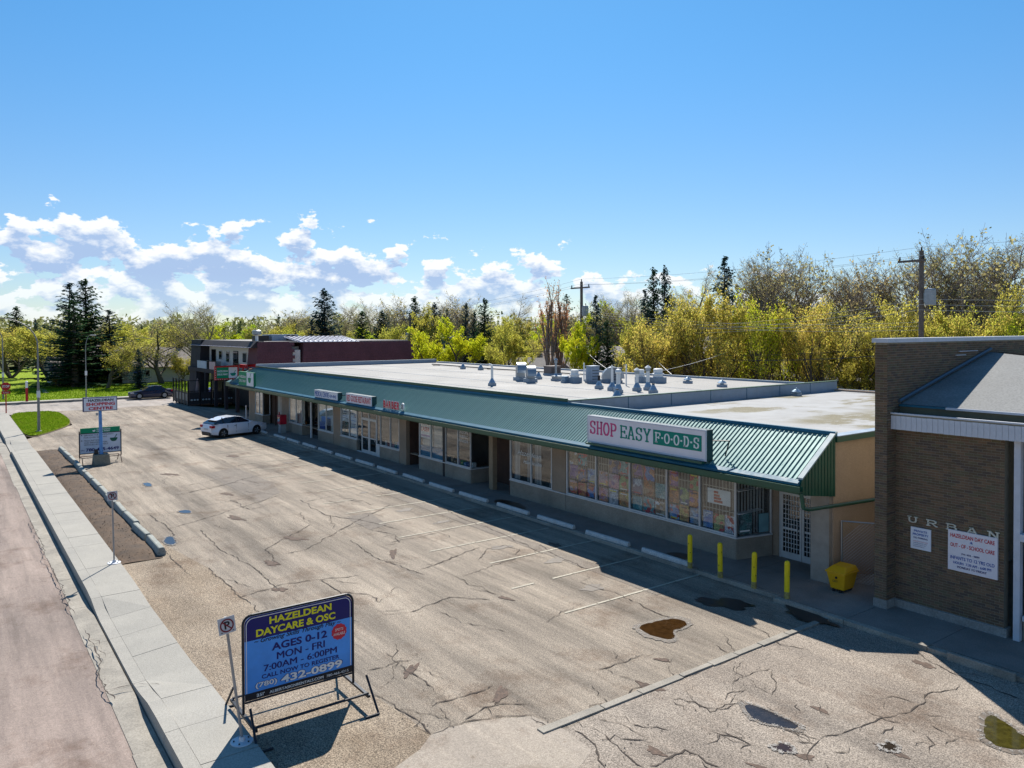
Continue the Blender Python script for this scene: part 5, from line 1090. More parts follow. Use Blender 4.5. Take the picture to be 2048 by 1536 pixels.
def mush(x, y, z, label):
    t = thing('mushroom_vent', label, 'roof vent', (x, y, z), 'mushroom vents on the shop roof'); MB().box(x-.2, x+.2, y-.2, y+.2, z, z+.14).build('curb', CURBM, t)
    MB().lathe(x, y, [(.10,z+.141),(.10,z+.2),(.24,z+.201),(.24,z+.24),(.12,z+.34),(.05,z+.36)], 16).build('hood', VENTB, t); MB().lathe(x, y, [(.04,z+.361),(.05,z+.42),(.001,z+.43)], 8).build('knob', VENTB, t)
mush(30.2, -34.8, RF, 'mushroom vent left of the pair near the back roof edge'); mush(27.1, -34.0, RF, 'mushroom vent right of the pair near the back roof edge'); mush(24.0, -36.2, 4.1, 'mushroom vent on the lower near roof beside the parapet')
t = thing('roof_conduit', 'long dark conduit pipe laid along the back of the far roof', 'pipe', (55, -35.5, RF)); q = MB(); q.path([(61.5,-35.9,4.58),(50.5,-35.2,4.58),(40,-35.6,4.58)], .045, 6); q.build('pipe', DKFRAME, t)
for k in range(5): MB().box(60-k*4.3, 60.15-k*4.3, -35.85, -35.2, RF, RF+.04).build('support_block', WOOD, t)
pq = [('wire_support', (36.2, -37.5)), ('wire_support', (30.6,-37.4))]

# ---------------------------------------------------------------- poles and wires behind
def upole(x, y, h, label, arm=True, trans=True, r=.17, side=1, z=-.05, ax=(-1.25, 1.25)):
    t = thing('utility_pole', label, 'utility pole', (x, y, z), 'wooden utility poles'); MB().tube((x,y,z), (x,y,h), r, r*.72, n=12).build('pole', WOOD, t)
    if arm:
        MB().box(x+ax[0], x+ax[1], y+.10, y+.22, h-.62, h-.50).build('crossarm', WOOD, t)
        for dx in (ax[0]+.1, 0, ax[1]-.1):
            zz = h-.499 if dx else h; MB().lathe(x+dx, y+(.16 if dx else 0), [(.03,zz),(.06,zz+.08),(.035,zz+.12),(.055,zz+.18),(.001,zz+.24)], 8).build('insulator', DKFRAME, t)
    if trans:
        MB().lathe(x-.0-side*.50, y+.02, [(.25,h-3.1),(.29,h-3.05),(.29,h-2.25),(.25,h-2.18),(.08,h-2.15)], 18).build('transformer', plain('transformer_grey', (.36,.38,.40), .5), t); MB().box(x-side*.22, x-side*.15, y-.05, y+.05, h-2.9, h-2.4).build('bracket', STEEL, t)
        MB().lathe(x-side*.58, y+.02, [(.03,h-2.15),(.045,h-2.0),(.001,h-1.95)], 8).build('bushing', DKFRAME, t)
P1 = (52.24, -46.0); P3 = (21.6, -44.6); P0 = (84.1, -46.0); P2 = (44.04, -46.0)
upole(*P1, 12.0, 'tall wooden utility pole with crossarm and transformer behind the roof equipment', r=.17)
upole(*P3, 12.05, 'wooden utility pole with a grey transformer rising over the brick building', r=.17, ax=(-.3, 1.25))
upole(*P0, 9.6, 'wooden utility pole beside the brown mansard roof', r=.18, side=-1)
upole(*P2, 6.5, 'short bare wooden pole at the back of the shop roof', False, False, .20)
upole(116, -48.5, 9.4, 'thin distant utility pole among the spruces left of centre', True, False, .13)
def sag(a, b, s, n=14):
    return [(a[0]+(b[0]-a[0])*i/n, a[1]+(b[1]-a[1])*i/n, a[2]+(b[2]-a[2])*i/n-4*s*(i/n)*(1-i/n)) for i in range(n+1)]
WIRE = plain('aluminium_wire', (.52,.52,.52), .5, .3, var=.05); WIRED = plain('dark_cable', (.06,.06,.06), .7)
def wire(pts_list, label, m=WIRE, r=.011):
    q = MB()
    for p in pts_list: q.path(p, r, 4)
    tag(q.build('overhead_wire', m, fix=False), label, 'cable', 'overhead wires along the rear lane')
NE = (-14, -44, 0)
for dx, zz, lab in ((-1.15, 11.75, 'upper overhead wire on the outer end of the crossarms'), (0, 12.25, 'topmost overhead wire running over the pole tops'), (1.15, 11.75, 'upper overhead wire on the inner end of the crossarms')):
    d = dx*.12
    wire([sag((P1[0], P1[1]+dx*.35, zz-.02), (P3[0], P3[1]+dx*.35, zz), .35), sag((P3[0], P3[1]+dx*.35, zz), (-14, -44+dx*.35, zz), .3), sag((P0[0], P0[1]+dx*.35, zz-2.3), (P1[0], P1[1]+dx*.35, zz-.02), .4)], lab, r=.010)
for k, lab in enumerate(('highest of the three mid-level wires', 'middle of the three mid-level wires', 'lowest of the three mid-level wires')):
    wire([sag((P1[0], P1[1]+.2, 8.5-k*.28), (P3[0], P3[1]+.2, 9.3-k*.30), .9), sag((P3[0], P3[1]+.2, 9.3-k*.30), (-14, -44, 9.3-k*.3), .5)], lab)
for k, lab in enumerate(('highest of the three lower pale wires', 'middle of the three lower pale wires', 'lowest of the three lower pale wires')):
    wire([sag((P1[0], P1[1]+.2, 9.5-k*.18), (P3[0], P3[1]+.25, 8.0-k*.22), .6)], lab)
wire([sag((P1[0], P1[1]+.2, 5.9), (P2[0], P2[1]+.2, 5.7), .1), sag((P2[0], P2[1]+.2, 5.7), (P3[0], P3[1]+.2, 6.3), .5), sag((P0[0], P0[1]+.2, 6.2), (P1[0], P1[1]+.2, 5.9), .6)], 'thick dark telephone cable strung low between the poles', WIRED, .03)
wire([sag((P1[0], P1[1]+.2, 6.2), (P3[0], P3[1]+.2, 6.7), .7)], 'thin dark cable just above the thick telephone cable', WIRED, .014)
wire([sag((P2[0], P2[1]+.2, 6.1), (34.8,-38.5,4.7), .1)], 'pale service wire dropping from the short pole to the left roof edge', WIRE, .014)
wire([sag((36, -45.8, 6.0), (31.6,-34,5.2), .1)], 'pale service wire dropping to the white exhaust fan', WIRE, .014)
wire([sag((P1[0], P1[1]+.2, 6.4), (41,-38.8,4.7), .2)], 'pale service wire dropping from the tall pole to the roof', WIRE, .014)
# ---------------------------------------------------------------- brick daycare building on the right
day = thing('brick_building', 'dark brick building with a white ribbed fascia and a tall brick firewall', 'building', (9, -25, 0))
BRK = [plain('brick_a', (.165,.105,.068), .9, var=.15, scale=6), plain('brick_b', (.13,.09,.056), .9, var=.15, scale=6), plain('brick_c', (.19,.12,.072), .9, var=.15, scale=6), plain('brick_d', (.14,.112,.066), .9, var=.15, scale=6), plain('brick_e', (.105,.075,.058), .9, var=.15, scale=6)]
MORT = plain('mortar', (.27,.245,.19), .95, var=.2, scale=5)
def bricks(axis, const, u0, u1, z0, z1, name='brick_courses', L=.194, h=.057, j=.010, seed=1, sgn=1):
    """courses of single bricks standing 4 mm proud of the mortar; axis 'y' = wall facing +y, 'x' = wall facing -x"""
    r_ = random.Random(seed); q = MB(); z = z0; row = 0
    while z+h <= z1+.001:
        u = u0-(L+j)/2*(row % 2)
        while u < u1:
            a, b = max(u, u0), min(u+L, u1)
            if b-a > .02:
                q.cur = r_.choices(range(5), (4,4,2,2,2))[0]; p = r_.uniform(.003, .008)
                if axis == 'y': q.box(a, b, const, const+p, z, z+h)
                else: q.box(const-p, const, a, b, z, z+h)
            u += L+j
        z += h+j; row += 1
    tag(q.build(name, BRK, day, fix=False), kind='stuff')
MB().box(10.64, 10.97, -33, -20.15, .35, 7.24).build('firewall', MORT, day)
MB().box(10.58, 11.03, -33.02, -20.08, 7.245, 7.36).build('wall_cap', FASCW, day)
MB().box(10.62, 10.99, -33, -20.13, -.05, .348).build('foundation', CONC_OLD, day)
bricks('y', -20.15, 10.64, 10.97, .36, 7.23, seed=1)
bricks('x', 10.64, -33, -20.15, 5.2, 7.23, seed=2); bricks('x', 10.64, -20.60, -20.15, .36, 5.19, seed=3)
MB().box(7.98, 10.63, -20.85, -20.61, .33, 5.3).build('front_wall', MORT, day)
MB().box(7.90, 10.63, -20.9, -20.55, -.05, .328).build('foundation', CONC_OLD, day, bevel=.02)
bricks('y', -20.61, 7.98, 10.635, .34, 4.93, seed=4)
MB().box(-6, 7.60, -20.95, -20.7, -.05, .6).build('front_wall', MORT, day); MB().box(-6, 10.6, -36, -35.8, 0, 5.4).build('rear_wall', MORT, day)
MB().box(-6, -5.8, -35.79, -20.96, 0, 5.4).build('side_wall', MORT, day)
MB().box(-5.79, 10.6, -35.7, -20.98, -.04, .05).build('inner_floor', INTER, day)
# white corner trim and glazed front
for x in (7.62, 5.2, 2.8): MB().box(x, x+.14, -20.74, -20.56, .12, 4.93).build('corner_trim', FASCW, day)
MB().box(-5, 7.60, -20.74, -20.48, 2.55, 2.72).build('ledge', FASCW, day)
for xa in (5.36, 2.96, .6):
    MB().box(xa, xa+2.22, -20.72, -20.70, .75, 2.5).build('pane', GLASS, day); MB().box(xa, xa+2.22, -20.72, -20.70, 2.75, 4.8).build('pane', GLASS, day)
    MB().box(xa, xa+2.22, -20.74, -20.6, .62, .74).build('sill', FASCW, day)
# fascia of narrow white boards
MB().box(-6, 10.62, -20.9, -20.34, 4.95, 5.0).build('soffit', FASCW, day)
MB().box(-6, 10.62, -20.40, -20.345, 5.001, 5.34).build('fascia_back', MORT, day)
fm = MB().box(0, .128, -20.342, -20.33, 4.94, 5.30).mesh('fascia_board', FASCW)
for i in range(52):
    o = link('fascia_board', fm, day); o.location = (10.50-.135*i, rp.uniform(-.002, .002), rp.uniform(-.004, .004)); 
MB().box(-6, 10.64, -20.40, -20.315, 5.341, 5.38).build('fascia_cap', FASCW, day)
MB().box(-6, 10.62, -20.75, -20.41, 5.30, 5.34).build('gutter_floor', DKFRAME, day)
MB().box(-6, 10.62, -20.80, -20.76, 5.30, 5.52).build('gutter_back', plain('mossy_board', (.14,.13,.09), .9), day)
MB().box(-6, 9.4, -20.86, -20.70, 5.522, 5.58).build('eave_edge', FASCW, day); MB().box(9.41, 10.62, -20.86, -20.72, 5.522, 5.575).build('eave_edge', BLUEM, day)
q = MB(); q.add([(10.63,-20.78,5.585),(-6,-20.78,5.585),(-6,-26.9,6.62),(10.0,-26.9,6.62),(10.63,-26.3,6.88)], [(0,1,2,3,4)])
q.add([(10.63,-20.78,5.53),(-6,-20.78,5.53),(-6,-26.9,6.55),(10.0,-26.9,6.55),(10.63,-26.3,6.80)], [(4,3,2,1,0)]); q.build('roof', BROOF, day, fix=False)
q = MB(); q.add([(10.63,-26.3,6.88),(10.0,-26.9,6.62),(-6,-26.9,6.62),(-6,-35.8,6.0),(10.63,-35.8,6.0)], [(0,1,2),(0,2,3,4)]); q.build('roof', BROOF, day)
for k in range(5):
    t_ = (k+.7)/5.4; y = -20.78-6.1*t_; z = 5.585+1.035*t_+.004; MB().box(-6, 10.55, y-.012, y+.012, z-.004, z+.006).build('roofing_lap', plain('lap_seam', (.30,.29,.28), .9), day)
q = MB(); q.tube((10.60,-20.7,5.66), (10.60,-26.3,6.98), .05, n=6); q.build('step_flashing', plain('flashing_dark', (.10,.14,.18), .5, .3), day)
q = MB(); q.box(10.59,10.63,-25.4,-24.2,6.93,6.95).box(10.59,10.63,-24.6,-24.0,6.82,6.84); q.build('flashing_strip', FASCW, day)
# metal letters
t = thing('wall_lettering', 'row of spaced cream metal letters on the brick wall', 'lettering', (9.2, -20.6, 2.5))
CREAM = plain('cream_metal', (.60,.58,.48), .5)
for k, ch in enumerate('URBAN'):
    slab(ch, t, CREAM, (10.31-k*.49, -20.60, 2.48), FACE_Y, .29, .155, .24, .1, .03, depth=.03, name='letter')
t = thing('wall_sign', 'small white private property notice on the brick wall', 'sign', (9.95, -20.58, 1.8), 'white signs on the brick wall')
MB().box(9.69, 10.21, -20.60, -20.57, 1.80, 2.37).build('board', SIGNW2, t); 
y = -20.57
text('PRIVATE', t, BLUET, (10.12,y,2.25), FACE_Y, .34, .06, bold=.02); text('PROPERTY', t, BLUET, (10.15,y,2.16), FACE_Y, .40, .06, bold=.02); text('NO PARKING', t, NAVYT, (10.13,y,2.08), FACE_Y, .36, .045, bold=.02)
for k in range(4): text('unauthorized vehicles'[:18-k], t, REDT if k < 1 else NAVYT, (10.14,y,2.0-k*.045), FACE_Y, .38-.03*k, .025)
t = thing('wall_sign', 'large white HAZELDEAN DAY CARE sign with red and blue lettering on the brick wall', 'sign', (8.68, -20.56, 1.5), 'white signs on the brick wall')
t['label'] = 'large white day care sign with red and blue lettering on the brick wall'
MB().box(8.10, 9.25, -20.595, -20.54, 1.48, 2.50).build('board', SIGNW, t); y = -20.54
for s, m, x, z, w, h in (('HAZELDEAN DAY CARE', REDT, 9.19, 2.32, 1.03, .10), ('&', BLUET, 8.72, 2.23, .06, .06), ('OUT - OF - SCHOOL CARE', REDT, 9.19, 2.08, 1.03, .10), ('PH: 432 - 0899', NAVYT, 8.92, 1.91, .42, .045), ('INFANTS TO 12 YRS OLD', BLUET, 9.19, 1.77, 1.03, .085), ('HOURS  7:30 AM - 6:00 PM', BLUET, 9.12, 1.655, .88, .065), ('MONDAY TO FRIDAY', NAVYT, 9.02, 1.56, .68, .055)):
    text(s, t, m, (x,y,z), FACE_Y, w, h, bold=.02)
# chain-link gate between the two buildings
t = thing('chain_fence', 'short grey chain-link fence closing the gap between the stucco wall and the brick pier', 'fence', (11.8, -22.6, 0))
q = MB(); q.tube((12.6,-21.3,0), (12.6,-21.3,1.95), .03, n=8); q.build('post', STEEL, t); q = MB(); q.tube((12.6,-21.3,1.93), (11.0,-22.3,1.93), .022, n=8); q.build('rail', STEEL, t)
q = MB(); a = Vector((12.6,-21.3,.05)); d = Vector((-1.6,-1.0,0)); 
for k in range(-14, 22):
    u0, u1 = k/20, k/20+1.9/1.887; 
    for s in (0, 1):
        pa, pb = (u0, 0), (u1, 1.88)
        if s: pa, pb = (u0, 1.88), (u1, 0)
        t0, t1 = max(0, (0-pa[0])/(pb[0]-pa[0])), min(1, (1-pa[0])/(pb[0]-pa[0]))
        if t1 > t0: 
            f0 = (pa[0]+(pb[0]-pa[0])*t0, pa[1]+(pb[1]-pa[1])*t0); f1 = (pa[0]+(pb[0]-pa[0])*t1, pa[1]+(pb[1]-pa[1])*t1)
            q.tube(a+d*f0[0]+Vector((0,0,f0[1])), a+d*f1[0]+Vector((0,0,f1[1])), .004, n=3, cap=False)
tag(q.build('wire_mesh', STEEL, t, fix=False), kind='stuff')

# ---------------------------------------------------------------- brown mansard building at the far end
mn = thing('mansard_building', 'two-storey building with brown shingled mansard walls and a white balcony wall', 'building', (80, -30, 0))
def mans(x, ya, yb, zb, zt, m, inset=.45, depth=3, sl=(.35, .35)):
    q = MB(); q.add([(x,ya,zb),(x,yb,zb),(x+inset,yb+sl[1],zt),(x+inset,ya-sl[0],zt),(x+depth,ya,zb),(x+depth,yb,zb),(x+depth,yb+sl[1],zt),(x+depth,ya-sl[0],zt)], [(0,1,2,3),(4,7,6,5),(0,3,7,4),(1,5,6,2),(3,2,6,7),(0,4,5,1)]); q.build('mansard_panel', m, mn)
mans(70.0, -22.5, -26.1, 3.2, 6.68, MANS); mans(70.0, -26.85, -38.5, 3.2, 6.62, MANS, sl=(.3, .1))
q = MB(); rq = random.Random(4)
for (ya, yb, zt) in ((-22.75, -26.0, 6.6), (-27.1, -38.4, 6.55)):
    z = 3.3; row = 0
    while z < zt-.1:
        y = ya-(.25*(row % 2))
        while y > yb:
            x = 70.0+.45*(z-3.2)/3.45; xe = 70.0+.45*(z+.3-3.2)/3.45; l = .5
            q.add([(x-.03,y,z),(x-.03,y-l+.02,z),(xe-.006,y-l+.02,z+.3),(xe-.006,y,z+.3)], [(0,3,2,1)]); y -= l
        z += .3; row += 1
tag(q.build('shingle_course', MANS, mn, fix=False), kind='stuff')
MB().box(70.5, 70.8, -26.84, -26.11, 3.2, 5.9).build('white_panel', HWHITE, mn)
MB().box(70.45, 92, -38.3, -22.9, 6.60, 6.72).build('roof', FLATG, mn); MB().box(72.9, 92, -38.4, -24.4, 0, 3.0).build('ground_floor_wall', DKFRAME, mn)
MB().box(71.6, 91.6, -38.3, -23.25, 3.9, 6.2).build('upper_wall', HWHITE, mn)
q = MB(); q.add([(70.5,-22.2,6.15),(92.2,-22.2,6.15),(92.2,-22.75,6.75),(70.5,-22.75,6.75),(70.5,-23.4,6.15),(92.2,-23.4,6.15),(92.2,-23.4,6.75),(70.5,-23.4,6.75)], [(0,1,2,3),(4,7,6,5),(0,3,7,4),(1,5,6,2),(3,2,6,7),(0,4,5,1)]); q.build('fascia', MANSD, mn)
MB().box(70.6, 92, -22.4, -22.1, 6.151, 6.2).build('fascia_trim', plain('lilac_trim', (.35,.35,.45), .6), mn)
MB().box(70.2, 92.1, -24.3, -21.9, 3.35, 3.75).build('balcony_floor', MANSD, mn)
q = MB(); q.add([(88.2,-21.9,0),(92.2,-21.9,0),(92.2,-22.4,6.78),(88.2,-22.4,6.78),(88.2,-23.25,3.5),(92.2,-23.25,3.5),(92.2,-23.3,6.78),(88.2,-23.3,6.78),(88.2,-23.0,0),(92.2,-23.0,0)], [(0,1,2,3),(3,2,6,7),(7,6,5,4),(4,5,9,8),(0,3,7,4,8),(1,9,5,6,2),(0,8,9,1)]); q.build('end_fin', MANSD, mn)
for i, (xa, xb, za, zb, d) in enumerate(((85.6,87.2,3.8,5.75,1),(83.2,84.3,4.7,5.65,0),(80.6,81.7,4.5,5.65,0),(77.7,79.3,3.8,5.7,1),(75.0,76.2,4.6,5.6,0),(72.4,73.5,3.9,5.6,1))):
    w = MB().box(xa, xb, -23.24, -23.19, za, zb).build('balcony_door' if d else 'window', HWHITE if not d else DKFRAME, mn)
    MB().box(xa+.06, (xa+xb)/2-.03, -23.188, -23.17, za+.06, zb-.06).build('pane', GLASSD, w); MB().box((xa+xb)/2+.03, xb-.06, -23.188, -23.17, za+.06, zb-.06).build('pane', GLASSD, w)
q = MB()
for k in range(34): x = 79.2+k*.16; q.box(x, x+.02, -21.98, -21.96, 3.76, 4.6)
for k in range(24): x = 71+k*.16; q.box(x, x+.02, -21.98, -21.96, 3.76, 4.6)
q.box(79.2, 84.6, -22.0, -21.94, 4.6, 4.65).box(71, 74.8, -22.0, -21.94, 4.6, 4.65)
tag(q.build('balcony_railing', DKFRAME, mn), kind='stuff')
MB().box(84.4, 88, -22.0, -21.9, 3.76, 4.55).build('balcony_screen', plain('pale_blue_board', (.40,.48,.55), .7), mn); MB().box(81.2, 83.4, -22.05, -21.95, 3.76, 4.55).build('balcony_screen', plain('pink_board', (.50,.38,.38), .7), mn)
for k in range(5): MB().box(74+k*3.6, 74.3+k*3.6, -22.2, -21.9, 0, 3.34).build('column', MANSD, mn)
q = MB(); 
for k in range(12): x = 70.35; ya = -26.5-k*.5
mt = plain('pent_roof_metal', (.42,.45,.55), .4, .3)
q.add([(70.3,-26.6,6.70),(70.3,-32.8,6.66),(73.2,-32.4,7.15),(73.2,-26.2,7.15),(70.3,-26.6,6.62),(70.3,-32.8,6.6),(73.2,-32.4,7.05),(73.2,-26.2,7.05)], [(0,1,2,3),(7,6,5,4),(0,4,5,1),(1,5,6,2),(2,6,7,3),(3,7,4,0)]); q.build('pent_roof', mt, mn)
for k in range(13):
    y = -26.7-k*.48; q = MB(); q.add([(70.28,y,6.72),(70.28,y-.07,6.72),(73.2,y+.3,7.17),(73.2,y+.37,7.17),(70.28,y,6.78),(70.28,y-.07,6.78),(73.2,y+.3,7.23),(73.2,y+.37,7.23)], [(0,1,2,3),(7,6,5,4),(0,4,5,1),(1,5,6,2),(2,6,7,3),(3,7,4,0)]); q.build('standing_seam', plain('seam_dark', (.08,.09,.16), .5), mn)
t = thing('roof_unit', 'grey rooftop air handling box on the brown mansard building', 'air conditioner', (73, -26, 6.72)); MB().box(73.5, 76.5, -27.8, -25.2, 6.73, 7.35).build('cabinet', plain('bluegrey_unit', (.3,.36,.44)), t); MB().box(73.47, 73.499, -27.6, -26.6, 6.8, 7.28).build('louvre', DKFRAME, t); MB().box(73.5, 75.5, -24.9, -23.9, 6.73, 7.25).build('dark_cabinet', DKFRAME, t)
t = thing('roof_flue', 'white capped kitchen flue on the mansard building roof', 'flue', (72.5, -23.4, 6.72)); MB().lathe(72.5, -23.4, [(.14,6.73),(.14,7.3)], 12).build('pipe', WHITEP, t); MB().lathe(72.5, -23.4, [(.34,7.301),(.42,7.42),(.42,7.72),(.3,7.78)], 14).build('cap', GALV, t)
t = thing('roof_flue', 'small white flue far back on the mansard building roof', 'flue', (84, -27, 6.72)); MB().lathe(84, -27, [(.1,6.73),(.1,7.3)], 8).build('pipe', WHITEP, t); MB().lathe(84, -27, [(.25,7.301),(.25,7.4)], 8).build('cap', WHITEP, t)
t = thing('wall_lamp', 'pale wall lamps down the dark end of the mansard building', 'lamp', (87.9,-22.6,3)); 
for z in (1.6, 2.2, 2.9): MB().lathe(88.05, -22.9, [(.001,z),(.16,z+.05),(.16,z+.22),(.001,z+.27)], 8).build('globe', HWHITE, t)
# black-railed patio
pt = thing('patio_enclosure', 'black steel patio enclosure with pictured panels in front of the mansard building', 'fence', (86, -21, 0))
FP = []
for k in range(6): FP.append((83.9+k*1.3, -19.97))
for k in range(1, 5): FP.append((83.9, -19.97-k*1.15))
for x, y in FP: MB().box(x-.06, x+.06, y-.06, y+.06, 0, 2.65 if y > -22.5 else 2.3).build('post', BLACK, pt)
for z in (2.55, 1.45): MB().box(83.96, 90.4, -20.0, -19.94, z, z+.07).build('rail', BLACK, pt); MB().box(83.87, 83.93, -24.6, -20.03, z, z+.07).build('rail', BLACK, pt)
for k in range(5): MB().box(84.0+k*1.3, 85.08+k*1.3, -19.99, -19.95, .12, 1.38).build('panel', plain('patio_panel', (.10,.09,.08), .8, var=.4, scale=3), pt)
for k in range(4): 
    MB().box(83.88, 83.92, -21.04-k*1.15, -20.08-k*1.15, .12, 1.38).build('panel', plain('patio_panel_dark', (.03,.03,.035), .7), pt)
    for j in range(3): MB().lathe(83.86, -20.3-k*1.15-j*.3, [(.001,.48),(.11,.53),(.11,.62),(.001,.68)], 8).build('white_motif', plain('pale_motif', (.45,.50,.50), .8), pt)
for k in range(4): MB().box(84.2+k*1.3, 84.95+k*1.3, -19.945, -19.935, .5, 1.2).build('menu_board', plain('menu_board', (.30,.28,.24), .8, var=.3, scale=6), pt)
MB().box(84, 90.3, -24.6, -20.1, .02, .10).build('deck', plain('patio_deck', (.16,.11,.09), .9), pt)
for i, (x, y) in enumerate(((86.2,-22.4),(88.3,-22.0))):
    t = thing('patio_umbrella', 'closed pale patio umbrella, %s behind the black railing' % ('left' if i else 'right'), 'umbrella', (x, y, .1), 'closed umbrellas on the patio'); MB().tube((x,y,.1),(x,y,2.6),.03,n=6).build('pole', DKFRAME, t); MB().lathe(x, y, [(.24,.9),(.2,1.5),(.10,2.4),(.02,2.6)], 10).build('canopy', plain('umbrella_pink', (.42,.27,.24), .9), t)

# ---------------------------------------------------------------- houses
def house(name, label, x0, x1, y0, y1, h, ridge, wallm, roofm, axis='y', wins=(), over=.5, chim=None, z=0):
    t = thing(name, label, 'house', ((x0+x1)/2, (y0+y1)/2, z)); MB().box(x0, x1, y0, y1, z-.1, h).build('wall', wallm, t)
    q = MB(); o = over
    if axis == 'y':    # ridge runs along y
        xm = (x0+x1)/2; zt = ridge; e = h-.12
        q.add([(x0-o,y0-o,e),(x1+o,y0-o,e),(x1+o,y1+o,e),(x0-o,y1+o,e),(xm,y0-o,zt),(xm,y1+o,zt),(x0-o,y0-o,e+.12),(x1+o,y0-o,e+.12),(x1+o,y1+o,e+.12),(x0-o,y1+o,e+.12)], [(6,4,5,9),(7,8,5,4),(0,1,7,4,6),(3,9,5,8,2),(0,6,9,3),(1,2,8,7),(0,3,2,1)])
    else:
        ym = (y0+y1)/2; zt = ridge; e = h-.12
        q.add([(x0-o,y0-o,e),(x1+o,y0-o,e),(x1+o,y1+o,e),(x0-o,y1+o,e),(x0-o,ym,zt),(x1+o,ym,zt),(x0-o,y0-o,e+.12),(x1+o,y0-o,e+.12),(x1+o,y1+o,e+.12),(x0-o,y1+o,e+.12)], [(6,7,5,4),(8,9,4,5),(0,6,4,9,3),(1,2,8,5,7),(0,1,7,6),(2,3,9,8),(0,3,2,1)])
    q.build('roof', roofm, t)
    for (face, a, b, za, zb) in wins:
        if face == 'x': w = MB().box(x0-.05, x0-.001, a, b, za, zb).build('window', WHITEP, t); m_ = (a+b)/2; MB().box(x0-.06, x0-.051, a+.08, m_-.04, za+.08, zb-.08).build('pane', GLASSD, w); MB().box(x0-.06, x0-.051, m_+.04, b-.08, za+.08, zb-.08).build('pane', GLASSD, w)
        else: w = MB().box(a, b, y1+.001, y1+.05, za, zb).build('window', WHITEP, t); m_ = (a+b)/2; MB().box(a+.08, m_-.04, y1+.051, y1+.06, za+.08, zb-.08).build('pane', GLASSD, w); MB().box(m_+.04, b-.08, y1+.051, y1+.06, za+.08, zb-.08).build('pane', GLASSD, w)
    if chim: MB().box(chim[0]-.35, chim[0]+.35, chim[1]-.35, chim[1]+.35, ridge-1.2, ridge+.5).build('chimney', DKBR, t)
    return t
house('house', 'white bungalow with a broad pale grey roof behind the parked dark sedan', 126, 136, -34, -20.8, 2.4, 5.3, HWHITE, SHINGT, 'y', [('x',-24.6,-22.2,.9,2.0),('x',-30.5,-28.8,.9,2.0)], chim=(131,-30))
house('house', 'pale bungalow mostly hidden behind the tall spruces', 128, 137, -19.6, -12.2, 2.1, 4.0, HWHITE, SHING, 'y', [('x',-16,-14,.8,1.9)])
house('house', 'tan bungalow with a grey roof and two white windows behind the roof equipment', 58.5, 71, -63, -53.5, 3.2, 5.9, HTAN, SHINGT, 'x', [('y',66.8,68.6,2.1,3.0),('y',64.2,65.2,2.2,3.0)])
house('house', 'house with a tall brownish roof between the narrow spruces and the yellow trees', 49, 57.5, -66, -56.5, 3.6, 7.0, HTAN, SHINGT, 'x', [])
house('garage', 'blue-grey garage at the back lane beside the short pole', 50.3, 55.2, -53.5, -49.5, 3.0, 4.4, HGREY, SHING, 'y', [])['category'] = 'garage'
house('garage', 'low grey-roofed garage half hidden behind the back roof edge', 62.5, 69.5, -53.6, -49.0, 3.0, 4.7, HWHITE, SHING, 'x', [])['category'] = 'garage'
house('garage', 'small white garage under the trees by the left utility pole', 83, 88, -53, -48.6, 4.2, 5.4, HWHITE, SHING, 'x', [])['category'] = 'garage'
house('house', 'house behind the yellow trees with only slivers of grey roof showing', 34, 44, -72, -63, 3.2, 5.6, HGREY, SHING, 'x', [])
house('flat_building', 'long low building with a flat gravel roof beyond the mansard building', 100, 134, -70, -60.5, 6.6, 6.9, HTAN, FLATG, 'x', [])['category'] = 'building'
rh = random.Random(21); k = 0
for x, y in ((160,-20),(175,-36),(158,-46),(190,-52),(210,-30),(140,10),(165,28),(186,16),(150,-66)):
    w = rh.uniform(9, 13); d = rh.uniform(8, 10); k += 1
    house('house', '%s small distant house among the trees, counting from the left street outwards' % ORD[k-1], x, x+d, y-w, y, 2.6, 5.0, [HWHITE, HTAN, HGREY][k % 3], [SHING, SHINGT][k % 2], 'y', [('x', y-w*.4, y-w*.4+1.6, .9, 2.0)])['group'] = 'distant houses'
